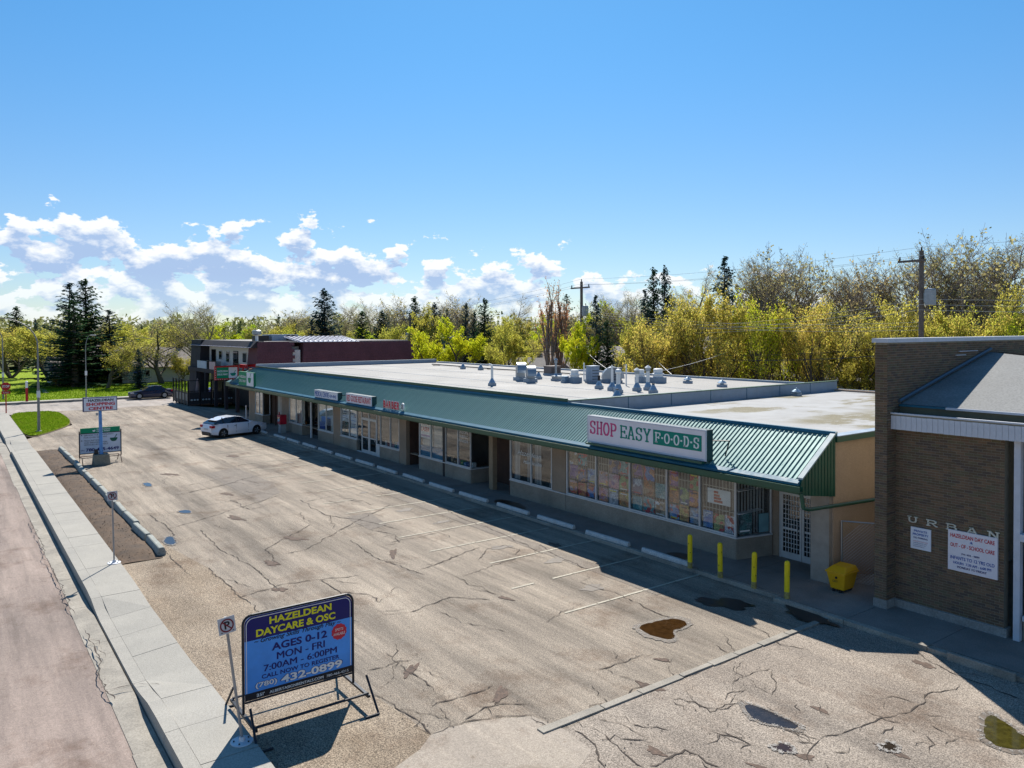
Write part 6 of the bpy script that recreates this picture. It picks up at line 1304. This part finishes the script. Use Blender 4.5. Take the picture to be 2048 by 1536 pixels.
# ---------------------------------------------------------------- cars
def xprof(q, P, hw, inner=None):
    """side profile (x, z) as a closed shell between +-hw(z)"""
    n = len(P); vs = [(x, -hw(x, z), z) for x, z in P]+[(x, hw(x, z), z) for x, z in P]
    return q.add(vs, [tuple(range(n)), tuple(range(2*n-1, n-1, -1))]+[(i, n+i, n+(i+1) % n, (i+1) % n) for i in range(n)])
def car(name, label, loc, rz, bodyc, hatch=True, group=None, black_wheels=True):
    t = thing(name, label, 'car', loc, group); bm = paint('car_paint_%s' % name+str(len(MATS)), bodyc)
    L = 4.46 if hatch else 4.62; fx = L/2; wr, fw, rw = .325, 1.33, -1.34
    def arch(cx, r=.37, n=9): return [(cx+r*math.cos(math.pi*i/n), .34+r*math.sin(math.pi*i/n)*1.0) for i in range(n+1)]
    if hatch:
        top_ = [(fx,.40),(fx-.02,.62),(fx-.12,.74),(fx-.45,.86),(1.05,.96),(.9,.985),(-1.55,1.02),(-1.98,1.04),(-fx+.08,.98),(-fx,.72),(-fx+.01,.45),(-fx+.12,.27)]
    else:
        top_ = [(fx,.40),(fx-.02,.60),(fx-.14,.72),(fx-.5,.82),(1.05,.92),(.9,.94),(-1.35,.97),(-1.5,1.0),(-fx+.1,.98),(-fx+.02,.75),(-fx+.01,.45),(-fx+.12,.27)]
    P = top_+[(rw-.37,.22)]+arch(rw)[::-1]+[(rw+.37,.20),(fw-.37,.20)]+arch(fw)[::-1]+[(fw+.37,.22),(fx-.10,.24)]
    def hwf(x, z): return .885-(.10 if abs(x) > fx-.2 else 0)-(.05*max(0, (abs(x)-1.4)/.8))-.10*max(0, z-.75)/.3-.04*max(0, .45-z)/.25
    q = MB(); xprof(q, P, hwf); o = q.build('body', bm, t, bevel=.022)
    if hatch: G = [(1.05,.93),(.25,1.38),(-.30,1.465),(-1.0,1.42),(-1.62,1.27),(-2.08,1.05),(-1.9,.98)]
    else: G = [(1.0,.90),(.25,1.34),(-.30,1.43),(-.95,1.40),(-1.62,1.02),(-1.6,.94)]
    q = MB(); xprof(q, G, lambda x, z: .785-.22*max(0, z-.95)/.5); q.build('glasshouse', CARGL if False else plain('car_window', (.012,.015,.03), .06, spec=.8), t)
    if hatch: RFp = [(.30,1.375),(-.30,1.475),(-1.0,1.432),(-1.62,1.285),(-1.84,1.27),(-1.66,1.235),(-1.0,1.39),(-.30,1.435),(.28,1.345)]
    else: RFp = [(.30,1.335),(-.30,1.44),(-.95,1.41),(-1.1,1.36),(-.95,1.37),(-.30,1.40),(.28,1.31)]
    q = MB(); xprof(q, RFp, lambda x, z: .60-.02*abs(x)); q.build('roof', bm, t, bevel=.01)
    for s in (-1, 1):
        def P3(x, z, e=.004): return (x, s*(.785-.22*max(0, z-.95)/.5+e), z)
        for (xa, xb) in (((1.02, .22),(-.20,-.26),(-1.25,-1.32)) if hatch else ((.98,.22),(-.22,-.28),(-1.05,-1.12))):
            if abs(xa-xb) > .5: a, b = (xa,.93), (xb,1.36 if hatch else 1.325)
            else: a, b = (xa,.94), (xb,1.44 if hatch else 1.40)
            q = MB(); w = .045; q.add([P3(a[0]+w,a[1]),P3(a[0]-w,a[1]),P3(b[0]-w,b[1]),P3(b[0]+w,b[1]),P3(a[0]+w,a[1],-.02),P3(a[0]-w,a[1],-.02),P3(b[0]-w,b[1],-.02),P3(b[0]+w,b[1],-.02)], [(0,1,2,3),(7,6,5,4),(0,4,5,1),(1,5,6,2),(2,6,7,3),(3,7,4,0)]); q.build('window_pillar', bm if abs(xa-xb) > .5 else DKFRAME, t)
        MB().box(.72,.92, s*.80, s*.98, .93, 1.06).build('mirror', bm, t, bevel=.02)
        MB().box(-.5,-.34, s*.868, s*.885, .80, .83).build('door_handle', DKFRAME, t)
        for xx in (.62, -.35, -1.02): MB().box(xx, xx+.012, s*.845, s*.889, .34, .90).build('door_gap', DKFRAME, t)
        MB().box(fx-.42, fx-.06, s*.52, s*.80, .64, .76).build('headlight', plain('lamp_lens', (.5,.5,.55), .1), t, bevel=.02)
        MB().box(-fx-.005, -fx+.26, s*.50, s*.83, .76, .93).build('tail_light', plain('tail_red', (.35,.005,.02), .2), t, bevel=.02)
        for cx in (fw, rw):
            q = MB(); q.tube((cx,s*.66,.325), (cx,s*.87,.325), .325, n=24); w = q.build('wheel', RUB, t)
            q = MB(); q.tube((cx,s*.871,.325), (cx,s*.875,.325), .225, n=20); q.build('rim', DKFRAME if black_wheels else GALV, w)
            for k in range(5):
                a = k*1.2566; q = MB(); q.tube((cx+.05*math.cos(a),s*.879,.325+.05*math.sin(a)), (cx+.2*math.cos(a),s*.879,.325+.2*math.sin(a)), .022, n=5); q.build('spoke', GALV, w)
            q = MB(); q.tube((cx,s*.45,.35), (cx,s*.80,.35), .365, n=20); q.build('wheel_well', BLACKT, t)
    MB().box(-fx-.012, -fx+.05, -.55, .55, .28, .46).build('rear_bumper_insert', DKFRAME, t); MB().box(-fx-.016, -fx, -.26, .26, .60, .72).build('number_plate', HWHITE, t)
    MB().box(fx-.05, fx+.006, -.5, .5, .34, .56).build('grille', DKFRAME, t); MB().box(-fx+.15, fx-.15, -.8, .8, .16, .24).build('underbody', BLACKT, t)
    t.rotation_euler = (0, 0, rz); return t
# parts above are authored at the world origin: shift their frames onto the moved body
def place_car(*a, **k):
    loc = a[2]; a = (a[0], a[1], (0,0,0))+a[3:]; t = car(*a, **k); t.location = loc; return t
place_car('parked_car', 'white compact hatchback parked nose-in at the far end of the shop walk', (58.0, -17.0, 0), R(-76), (.72,.74,.80))
place_car('parked_car', 'dark blue sedan parked at the kerb of the cross street', (97.3, -19.0, -.03), R(90), (.012,.02,.06), hatch=False, black_wheels=False)
place_car('parked_car', 'blue car glimpsed behind the black patio railing', (97.3, -27.4, -.03), R(90), (.03,.08,.35), hatch=False, black_wheels=False)
# ---------------------------------------------------------------- trees
def grow_branches(r_, H, spread, levels=4, trunk=.045, first=.22, upr=.55, kids=(5, 4, 3, 3), droop=0.0, multi=1, wig=.18):
    """returns segments (p, q, r0, r1, level) of a tree of height about H"""
    segs = []
    def rec(p, d, L, r, lev):
        n = 4 if lev < 2 else 3; pts = [p]; dd = d.copy()
        for i in range(n):
            dd = (dd+Vector((r_.uniform(-wig,wig), r_.uniform(-wig,wig), r_.uniform(-wig*.5,wig*.6)+.05-droop*lev*.05))).normalized(); pts.append(pts[-1]+dd*(L/n))
        for i in range(n): segs.append((pts[i], pts[i+1], r*(1-.55*i/n), r*(1-.55*(i+1)/n), lev))
        if lev < levels:
            k = kids[lev]+r_.choice((0, 0, 1))
            for j in range(k):
                t = (first if lev == 0 else .25)+(1-(first if lev == 0 else .25))*(j+r_.uniform(.1,.9))/k; t = min(t, .98); f = t*n; i = int(f); b = pts[i].lerp(pts[i+1], f-i)
                a = r_.uniform(0, 6.283) if lev == 0 else r_.uniform(0, 6.283); out_ = Vector((math.cos(a), math.sin(a), 0)); 
                nd = (dd*upr+out_*(1-upr)*spread+Vector((0,0,.15 if lev < 2 else .05))).normalized()
                rec(b, nd, L*(.62 if lev == 0 else .60)*(1.15-.5*t)*r_.uniform(.8,1.15), r*(1-.55*t)*.62, lev+1)
            if lev > 0 or multi == 1: rec(pts[-1], (dd+Vector((r_.uniform(-.3,.3), r_.uniform(-.3,.3), .2))).normalized(), L*.5, r*.42, lev+1)
    for k in range(multi):
        a = k*6.283/multi+r_.uniform(-.5,.5); tilt = 0 if multi == 1 else .42
        rec(Vector((0,0,0)), Vector((tilt*math.cos(a), tilt*math.sin(a), 1)).normalized(), H*.58, H*trunk*(1 if multi == 1 else .7), 0)
    return segs
def normal(segs, H, Wd):
    zs = [q.z for _, q, *_ in segs]; zm = sorted(zs)[int(len(zs)*.995)]; xs = sorted(abs(q.x) for _, q, *_ in segs)+[]; xm = xs[int(len(xs)*.975)]; ys = sorted(abs(q.y) for _, q, *_ in segs); ym = ys[int(len(ys)*.975)]
    sx, sy, sz = Wd/2/xm, Wd/2/ym, H/zm
    f = lambda v: Vector((v.x*sx, v.y*sy, v.z*sz)); return [(f(p), f(q), a, b, l) for p, q, a, b, l in segs]
def wood_mesh(segs, name, m, minr=.006, n0=7):
    q = MB()
    for p, e, a, b, l in segs: q.tube(p, e, max(a, minr), max(b, minr*.8), n=(n0 if l == 0 else 5 if l == 1 else 3), cap=False)
    me = q.mesh(name, m, True); return me
def leaves_mesh(segs, name, m, n, size, lev, spread, r_, elong=1.0, zmin=0):
    tips = [s for s in segs if s[4] >= lev and s[1].z > zmin]; q = MB(); vs = []; fs = []
    # clumps: some twigs carry many leaves, some few
    wts = [r_.random()**2+.05 for _ in tips]; pick = r_.choices(tips, wts, k=n)
    for i, (p, e, a, b, l) in enumerate(pick):
        c = p.lerp(e, r_.random())+Vector((r_.gauss(0, spread), r_.gauss(0, spread), r_.gauss(0, spread*.8))); s = size*r_.uniform(.55, 1.35)
        u = Vector((r_.uniform(-1,1), r_.uniform(-1,1), r_.uniform(-1,1))).normalized(); v = u.cross(Vector((r_.uniform(-1,1), r_.uniform(-1,1), r_.uniform(-1,1)))).normalized()
        u *= s*.5*elong; v *= s*.5; k = len(vs); vs += [c-u-v*.35, c+v, c+u+v*.2, c-v*.9]; fs.append((k, k+1, k+2, k+3))
    q.v = vs; q.f = fs; q.mi = [0]*len(fs); return q.mesh(name, m)
def spruce_meshes(seed, H=10, W_=4, dens=1.0, m=LF_SPR, ragged=.2):
    r_ = random.Random(seed); q = MB(); w = MB(); w.tube((0,0,0), (0,0,H*.97), H*.017, .01, 8); vs = []; fs = []
    z = H*.05
    while z < H*.985:
        t = z/H; R_ = W_/2*(1-t)**.66*(1 if t > .12 else .75+t*2)*r_.uniform(1-ragged, 1+ragged); nb = max(3, int((5+6*(1-t))*dens))
        for j in range(nb):
            a = r_.uniform(0, 6.283); L = R_*r_.uniform(.65, 1.12); rise = .10+.5*t; dro = .30*(1-t)
            if r_.random() < .06: continue
            d = Vector((math.cos(a), math.sin(a), 0)); sd_ = Vector((-math.sin(a), math.cos(a), 0)); p0 = Vector((0,0,z+r_.uniform(-.1,.1)))
            def at(s): return p0+d*(L*s)+Vector((0,0,L*(rise*s-dro*s*s*1.6+.25*s**4)))
            w.tube(at(0), at(.9), .02+.012*(1-t)*H*.1, .006, 3, cap=False)
            ns = max(3, int(L/.13*dens))
            for k in range(ns):
                s = (k+r_.random())/ns; c = at(s); wd = (.10+.24*(1-s))*min(1, L*.8)+.05
                for side in (-1, 1, 0):
                    if side == 0 and r_.random() < .3: continue
                    b = c+sd_*(side*wd*r_.uniform(.5,1.2)); b.z -= r_.uniform(.02, .16)*(1.2 if side == 0 else .8); b += d*r_.uniform(.0, .16)
                    wv = (d*.9+sd_*r_.uniform(-.3,.3)+Vector((0,0,r_.uniform(-.5,.3)))).normalized()*(.055+.05*(1-t)); nn = len(vs); vs += [c-wv*.8, c+wv, b+wv*.5, b-wv*.6]; fs.append((nn, nn+1, nn+2, nn+3))
        z += H*(.016+.012*(1-t))/max(.8, dens)*1.15
    for k in range(40): a = r_.uniform(0, 6.28); c = Vector((0,0,H*r_.uniform(.93,1.0))); b = c+Vector((math.cos(a)*.12, math.sin(a)*.12, r_.uniform(-.02,.12))); nn = len(vs); vs += [c, c+Vector((0,0,.07)), b, b-Vector((0,0,.05))]; fs.append((nn, nn+1, nn+2, nn+3))
    q.v = vs; q.f = fs; q.mi = [0]*len(fs); return q.mesh('foliage', m), w.mesh('trunk', BARK)
def plant(name, label, cat, x, y, h, w, proto, group, r_, z=0, H0=10, W0=None, rot=None):
    o = bpy.data.objects.new(name, None); col.objects.link(o); o.location = (x, y, z); o.rotation_euler = (R(r_.uniform(-1.5,1.5)), R(r_.uniform(-1.5,1.5)), r_.uniform(0, 6.28) if rot is None else rot); o.scale = (w/W0*r_.uniform(.93,1.07), w/W0*r_.uniform(.93,1.07), h/H0)
    tag(o, label, cat, group)
    for nm, me in proto:
        c = bpy.data.objects.new(nm, me); col.objects.link(c); c.parent = o
    return o
rt = random.Random(99)
SPRP = []
for s, (m, dn, rg) in enumerate(((LF_SPR, 1.0, .2), (LF_SPB, .9, .28), (LF_SPR, .8, .35), (LF_SPB, 1.05, .18))):
    f_, w_ = spruce_meshes(50+s, 10, 4, dn, m, rg); SPRP.append([('trunk', w_), ('crown', f_)])
def deciduous(seed, n, m, size=.17, lev=3, spread=.16, multi=1, H=10, Wd=8, bark=BARK, kids=(6,4,4,3), levels=4, wood_min=.008, first=.22, upr=.5, spr=1.0, sub=None, trunk=.028):
    r_ = random.Random(seed); s = normal(grow_branches(r_, H, spr, levels=levels, kids=kids, multi=multi, first=first, upr=upr, trunk=trunk), H, Wd)
    P = [('trunk', wood_mesh(s, 'trunk', bark, wood_min))]
    if n: P.append(('crown', leaves_mesh(s, 'crown', m, n, size, lev, spread, r_)))
    if sub: P.append(('crown', leaves_mesh(s, 'crown', sub[0], sub[1], size, lev, spread, r_)))
    return P
YG = [deciduous(11, 15000, LF_YG, .15, multi=1), deciduous(12, 13000, LF_YG, .15, multi=3), deciduous(13, 17000, LF_LIME, .15), deciduous(14, 9000, LF_YG, .14, sub=(LF_OLV, 5000))]
YE = [deciduous(21, 8000, LF_OCH, .13, multi=3, sub=(LF_YG, 6500)), deciduous(22, 9000, LF_YG, .14, multi=2, sub=(LF_OCH, 5000)), deciduous(23, 7000, LF_OCH, .13, multi=2, sub=(LF_YG, 6500)), deciduous(24, 8000, LF_YG, .14, multi=3, sub=(LF_LIME, 7000))]
BA = [deciduous(31, 9000, LF_OLV, .065, bark=BARKG, kids=(7,5,4,4), wood_min=.009, Wd=8, upr=.42, spr=1.3), deciduous(32, 10000, LF_OLV, .065, bark=BARKG, kids=(7,5,4,4), wood_min=.009, multi=2, upr=.42, spr=1.3), deciduous(33, 2500, LF_OLV, bark=BARKG, kids=(7,5,4,4), wood_min=.009, multi=3, upr=.45, spr=1.3)]
POP = [deciduous(41, 2000, LF_ORG, .11, bark=BARKG, kids=(11,3,2,2), levels=3, lev=2, upr=.85, Wd=2.4, wood_min=.007, first=.1, spread=.12)]
HALF = [deciduous(51, 3800, LF_YG, .11, kids=(6,5,4,4), wood_min=.012, sub=(LF_OLV, 3500)), deciduous(52, 6000, LF_YG, .12, kids=(6,4,4,4), wood_min=.012)]
SPR = [(128.6, -14.2, 14.8, 6.2), (127.1, -16.3, 15.5, 5.8), (121.2, -14.1, 12.1, 6.5), (126.1, -19.2, 10.9, 5.9), (178.2, -10.7, 12.8, 6.0), (199.3, -15.7, 10.7, 3.3), (95.0, -39.7, 13.2, 5.5), (94.2, -37.3, 9.1, 3.2), (96.9, -45.5, 10.4, 4.1), (98.0, -49.0, 10.5, 4.3), (177.6, -62.2, 11.8, 2.9), (165.5, -61.9, 10.2, 3.3), (92.5, -51.5, 12.4, 4.2), (86.8, -50.9, 11.3, 3.6), (96.1, -58.5, 10.9, 2.9), (80.2, -51.4, 11.0, 3.0), (74.5, -50.7, 11.5, 3.5), (77.8, -51.3, 10.0, 2.4), (84.3, -71.3, 12.8, 4.3), (48.9, -45.0, 10.6, 2.5), (47.7, -45.0, 8.5, 2.4), (59.3, -63.1, 14.6, 3.6), (60.0, -65.6, 14.9, 3.3), (59.1, -61.6, 12.0, 2.9), (51.7, -65.0, 15.2, 4.4), (213.7, -46.8, 10.2, 2.9), (153.1, -44.9, 9.8, 2.9), (156.1, -44.2, 9.2, 2.6), (182.7, -55.2, 10.4, 2.6), (218.0, -40.9, 9.3, 3.1), (200.8, -47.5, 10.1, 3.2), (118.4, -21.0, 2.3, 2.8)]
LEAF = [(152.5, -8.4, 8.5, 11.6), (137.0, -12.7, 8.0, 10.7), (116.2, -17.3, 6.3, 7.4), (121.6, -25.3, 8.3, 11.0), (163.2, -31.0, 9.1, 10.7), (210.4, -34.3, 8.8, 11.1), (69.7, -43.7, 8.6, 6.0), (73.3, -42.1, 7.6, 4.9), (84.7, -46.9, 10.4, 5.0), (93.5, -48.4, 8.1, 6.1), (109.8, -53.2, 7.7, 6.2), (121.0, -54.8, 7.9, 6.7), (135.6, -51.8, 7.9, 7.3), (147.6, -52.4, 8.7, 7.8), (155.5, -41.6, 9.0, 8.8), (150.0, -49.1, 8.2, 7.8), (168.6, -40.6, 8.6, 10.4), (50.2, -43.2, 8.5, 3.4), (76.4, -61.6, 9.0, 4.4), (73.3, -55.6, 8.9, 5.4), (64.7, -47.1, 8.2, 4.2), (81.6, -57.8, 9.0, 5.2), (72.7, -70.2, 10.9, 5.8), (70.2, -70.1, 9.2, 4.4), (129.3, -23.1, 5.7, 3.8), (123.9, -28.7, 4.0, 3.8), (167.2, -51.0, 8.6, 6.4), (143.1, -58.5, 7.7, 7.8), (73.2, -65.9, 8.9, 3.8), (74.9, -70.5, 9.0, 4.6)]
YEL = [(41.9, -44.5, 10.0, 5.1), (41.9, -47.8, 10.1, 5.2), (38.0, -46.3, 9.4, 4.5), (38.0, -49.7, 9.9, 5.1), (34.9, -48.9, 9.4, 4.4), (36.6, -55.0, 9.3, 4.8), (32.2, -50.9, 9.8, 4.4), (33.1, -56.4, 8.9, 4.7), (32.9, -60.0, 9.5, 5.2), (29.6, -57.8, 9.4, 4.5), (29.0, -62.0, 9.9, 5.4), (25.2, -58.7, 9.2, 4.6), (25.4, -63.6, 9.9, 4.9), (22.9, -61.9, 9.7, 5.0), (41.2, -45.4, 7.8, 4.3), (38.6, -48.8, 7.6, 4.7), (36.1, -52.3, 7.4, 4.7), (33.8, -55.4, 7.4, 4.7), (32.2, -57.6, 7.2, 4.3), (45.5, -46.2, 8.0, 3.3), (23.7, -69.3, 10.2, 5.8)]
BARE = [(56.5, -66.9, 14.0, 6.1), (53.8, -72.3, 15.2, 8.4), (52.9, -77.0, 15.9, 9.1), (52.5, -80.9, 15.2, 8.2), (46.9, -78.3, 13.7, 7.1), (42.8, -77.2, 14.4, 7.3), (42.9, -83.8, 15.1, 7.1), (37.0, -78.3, 15.8, 8.9), (33.7, -79.5, 15.9, 9.1), (31.2, -83.0, 16.2, 10.1), (29.2, -89.0, 16.3, 9.9), (69.2, -66.4, 11.4, 5.5), (70.2, -70.2, 11.7, 6.4), (74.4, -67.8, 10.8, 5.2), (128.5, -61.6, 12.4, 7.3), (139.7, -63.3, 12.6, 7.8), (121.1, -63.3, 12.8, 7.9), (141.6, -60.7, 12.0, 6.8), (120.6, -31.8, 11.5, 6.8), (106.4, -66.5, 12.7, 7.3), (97.8, -69.8, 12.4, 6.2), (120.8, -72.2, 12.5, 7.3), (57.6, -46.7, 12.2, 2.1), (57.9, -48.1, 12.0, 1.8), (68.3, -76.2, 12.2, 7.1), (184.2, -70.2, 12.4, 9.9), (254.7, -41.6, 11.3, 13.4), (279.0, -59.2, 11.8, 15.2)]
for i, (x, y, h, w) in enumerate(SPR):
    if i in (31,): plant('cedar_tree', 'dark columnar cedar bush beside the bungalow behind the sedan', 'tree', 112, -20.5, 5.4, 3.0, SPRP[3], 'evergreens on the skyline', rt, H0=10, W0=4); continue
    big = i < 4 and i != 2
    p = SPRP[(i*3+(1 if h > 13 else 0)) % 4]
    nm = ['tallest of the dark spruces left of centre','tall spruce standing right beside the tallest one at the left','wide green spruce in front of the tall pair at the left','dark blue-green spruce right of the tall pair','sprawling dark spruce at the far left edge']
    lab = nm[i] if i < 5 else '%s spruce on the skyline, %s' % (['slim','broad','ragged'][i % 3], 'small and distant, number %s counting by distance' % ORD[i-5] if (x > 110) else '%s of the nearer ones from the left' % ORD[max(0, sum(1 for (a, b, c, d) in SPR[5:31] if a <= 110 and math.atan2(b, a) > math.atan2(y, x)))])
    plant('spruce_tree', lab, 'tree', x, y, h, w*(1.75 if i < 4 else 1.45), p, 'evergreens on the skyline', rt, H0=10, W0=4)
for i, (x, y, h, w) in enumerate(LEAF):
    p = YG[i % 4]
    if i in (0, 1): p = YG[1]
    if i == 2: p = HALF[1]
    if i == 3: p = HALF[0]
    if i in (6, 7, 17): p = YG[2]
    sp = {0:'broad yellow-green tree at the far left edge of the lawn',1:'spreading multi-stemmed tree left of the tall spruces',2:'small pale blossoming tree on the verge right of the straight lamp',3:'half-leafed round tree in front of the white bungalow',6:'bright lime tree in the middle behind the shop roof'}
    plant('leafing_tree', sp.get(i, '%s yellow-green leafing tree, %s in order around the middle distance' % (['rounded','loose','bright','thin'][i % 4], ORD[min(i, 32)])), 'tree', x, y, h*1.03, w*1.1, p, 'leafing trees in the middle distance', rt, H0=10, W0=8)
for i, (x, y, h, w) in enumerate(YEL):
    YY = [YE[0], YG[1], YE[1], HALF[1], YE[3], BA[1], YE[2], HALF[0], YG[0]]; hh = h*(.84+.28*((i*7) % 5)/4)
    plant('yellow_tree', '%s tree in the yellow thicket behind the rear lane, counting from the narrow spruces' % ORD[i], 'tree', x, y, hh, w*1.2, YY[i % 9], 'yellow trees behind the rear lane', rt, H0=10, W0=8)
for i, (x, y, h, w) in enumerate(BARE):
    if i in (22, 23): plant('poplar_tree', 'narrow poplar with orange buds, %s of the pair' % ('left' if i == 22 else 'right'), 'tree', x, y, h, w*1.3, POP[0], 'orange-budded poplars', rt, H0=10, W0=2.4); continue
    plant('bare_tree', '%s nearly bare grey-branched tree, counting from the brown-roofed house outwards' % ORD[i], 'tree', x, y, h*1.03, w*1.4, BA[i % 3] if i < 11 else BA[(i+1) % 3], 'bare trees behind', rt, H0=10, W0=8)
# shrubs along the rear lane and house fronts
SH = deciduous(61, 9000, LF_YG, .14, kids=(5,4,3,3), first=.02, multi=3, sub=(LF_OLV, 5000)); SH2 = deciduous(62, 12000, LF_LIME, .14, first=.02, multi=3)
rs = random.Random(5); k = 0
for (x, y, h, w) in [(44,-49.5,3.6,5),(40,-50,3.2,5),(36.5,-50.5,3.8,5),(33,-50,3.2,5),(29.5,-50.5,3.6,5),(26,-50,3.2,5),(22.5,-51,3.8,5),(19,-51,3.6,6),(15,-52,4,6),(47.5,-50,2.8,3.5),(73,-49.5,3.6,4),(76.5,-49.5,3.2,4),(80,-49.5,3.4,4),(70,-49.8,2.6,3.5),(124.6,-31.5,1.6,3),(124.4,-18.5,1.4,3),(123.9,-12.5,1.5,3)]:
    plant('shrub', '%s leafy shrub along the rear lane and house fronts, in order of distance' % ORD[k], 'shrub', x, y, h, w, SH if k % 3 else SH2, 'shrubs at the back', rs, H0=10, W0=8); k += 1
# far-off belt of trees that reads as one mass
def belt():
    r_ = random.Random(77); vs = []; fs = []; tv = MB()
    for k in range(2600):
        an = R(r_.uniform(-100, 40)); d = r_.uniform(230, 560); cx, cy = d*math.cos(an), d*math.sin(an); H_ = r_.uniform(7, 14); W_ = r_.uniform(5, 10)
        for j in range(55):
            a = r_.uniform(0, 6.28); rr_ = W_/2*math.sqrt(r_.random()); zz = H_*(.2+.8*r_.random()**.7); f = math.sqrt(max(0, 1-((zz/H_-.5)/.55)**2)); c = Vector((cx+rr_*f*math.cos(a), cy+rr_*f*math.sin(a), zz)); s = r_.uniform(.35, 1.1)
            u = Vector((r_.uniform(-1,1), r_.uniform(-1,1), r_.uniform(-1,1))).normalized()*s; v = Vector((r_.uniform(-1,1), r_.uniform(-1,1), r_.uniform(-1,1))).normalized()*s; n = len(vs); vs += [c-u, c+v, c+u]; fs.append((n, n+1, n+2))
    q = MB(); q.v = vs; q.f = fs; q.mi = [0]*len(fs); o = q.build('distant_woodland', leafmat('distant_leaf', (.22,.24,.09), (.32,.30,.12), .5), fix=False); tag(o, 'hazy belt of distant woodland and gardens along the horizon', kind='stuff')
belt()
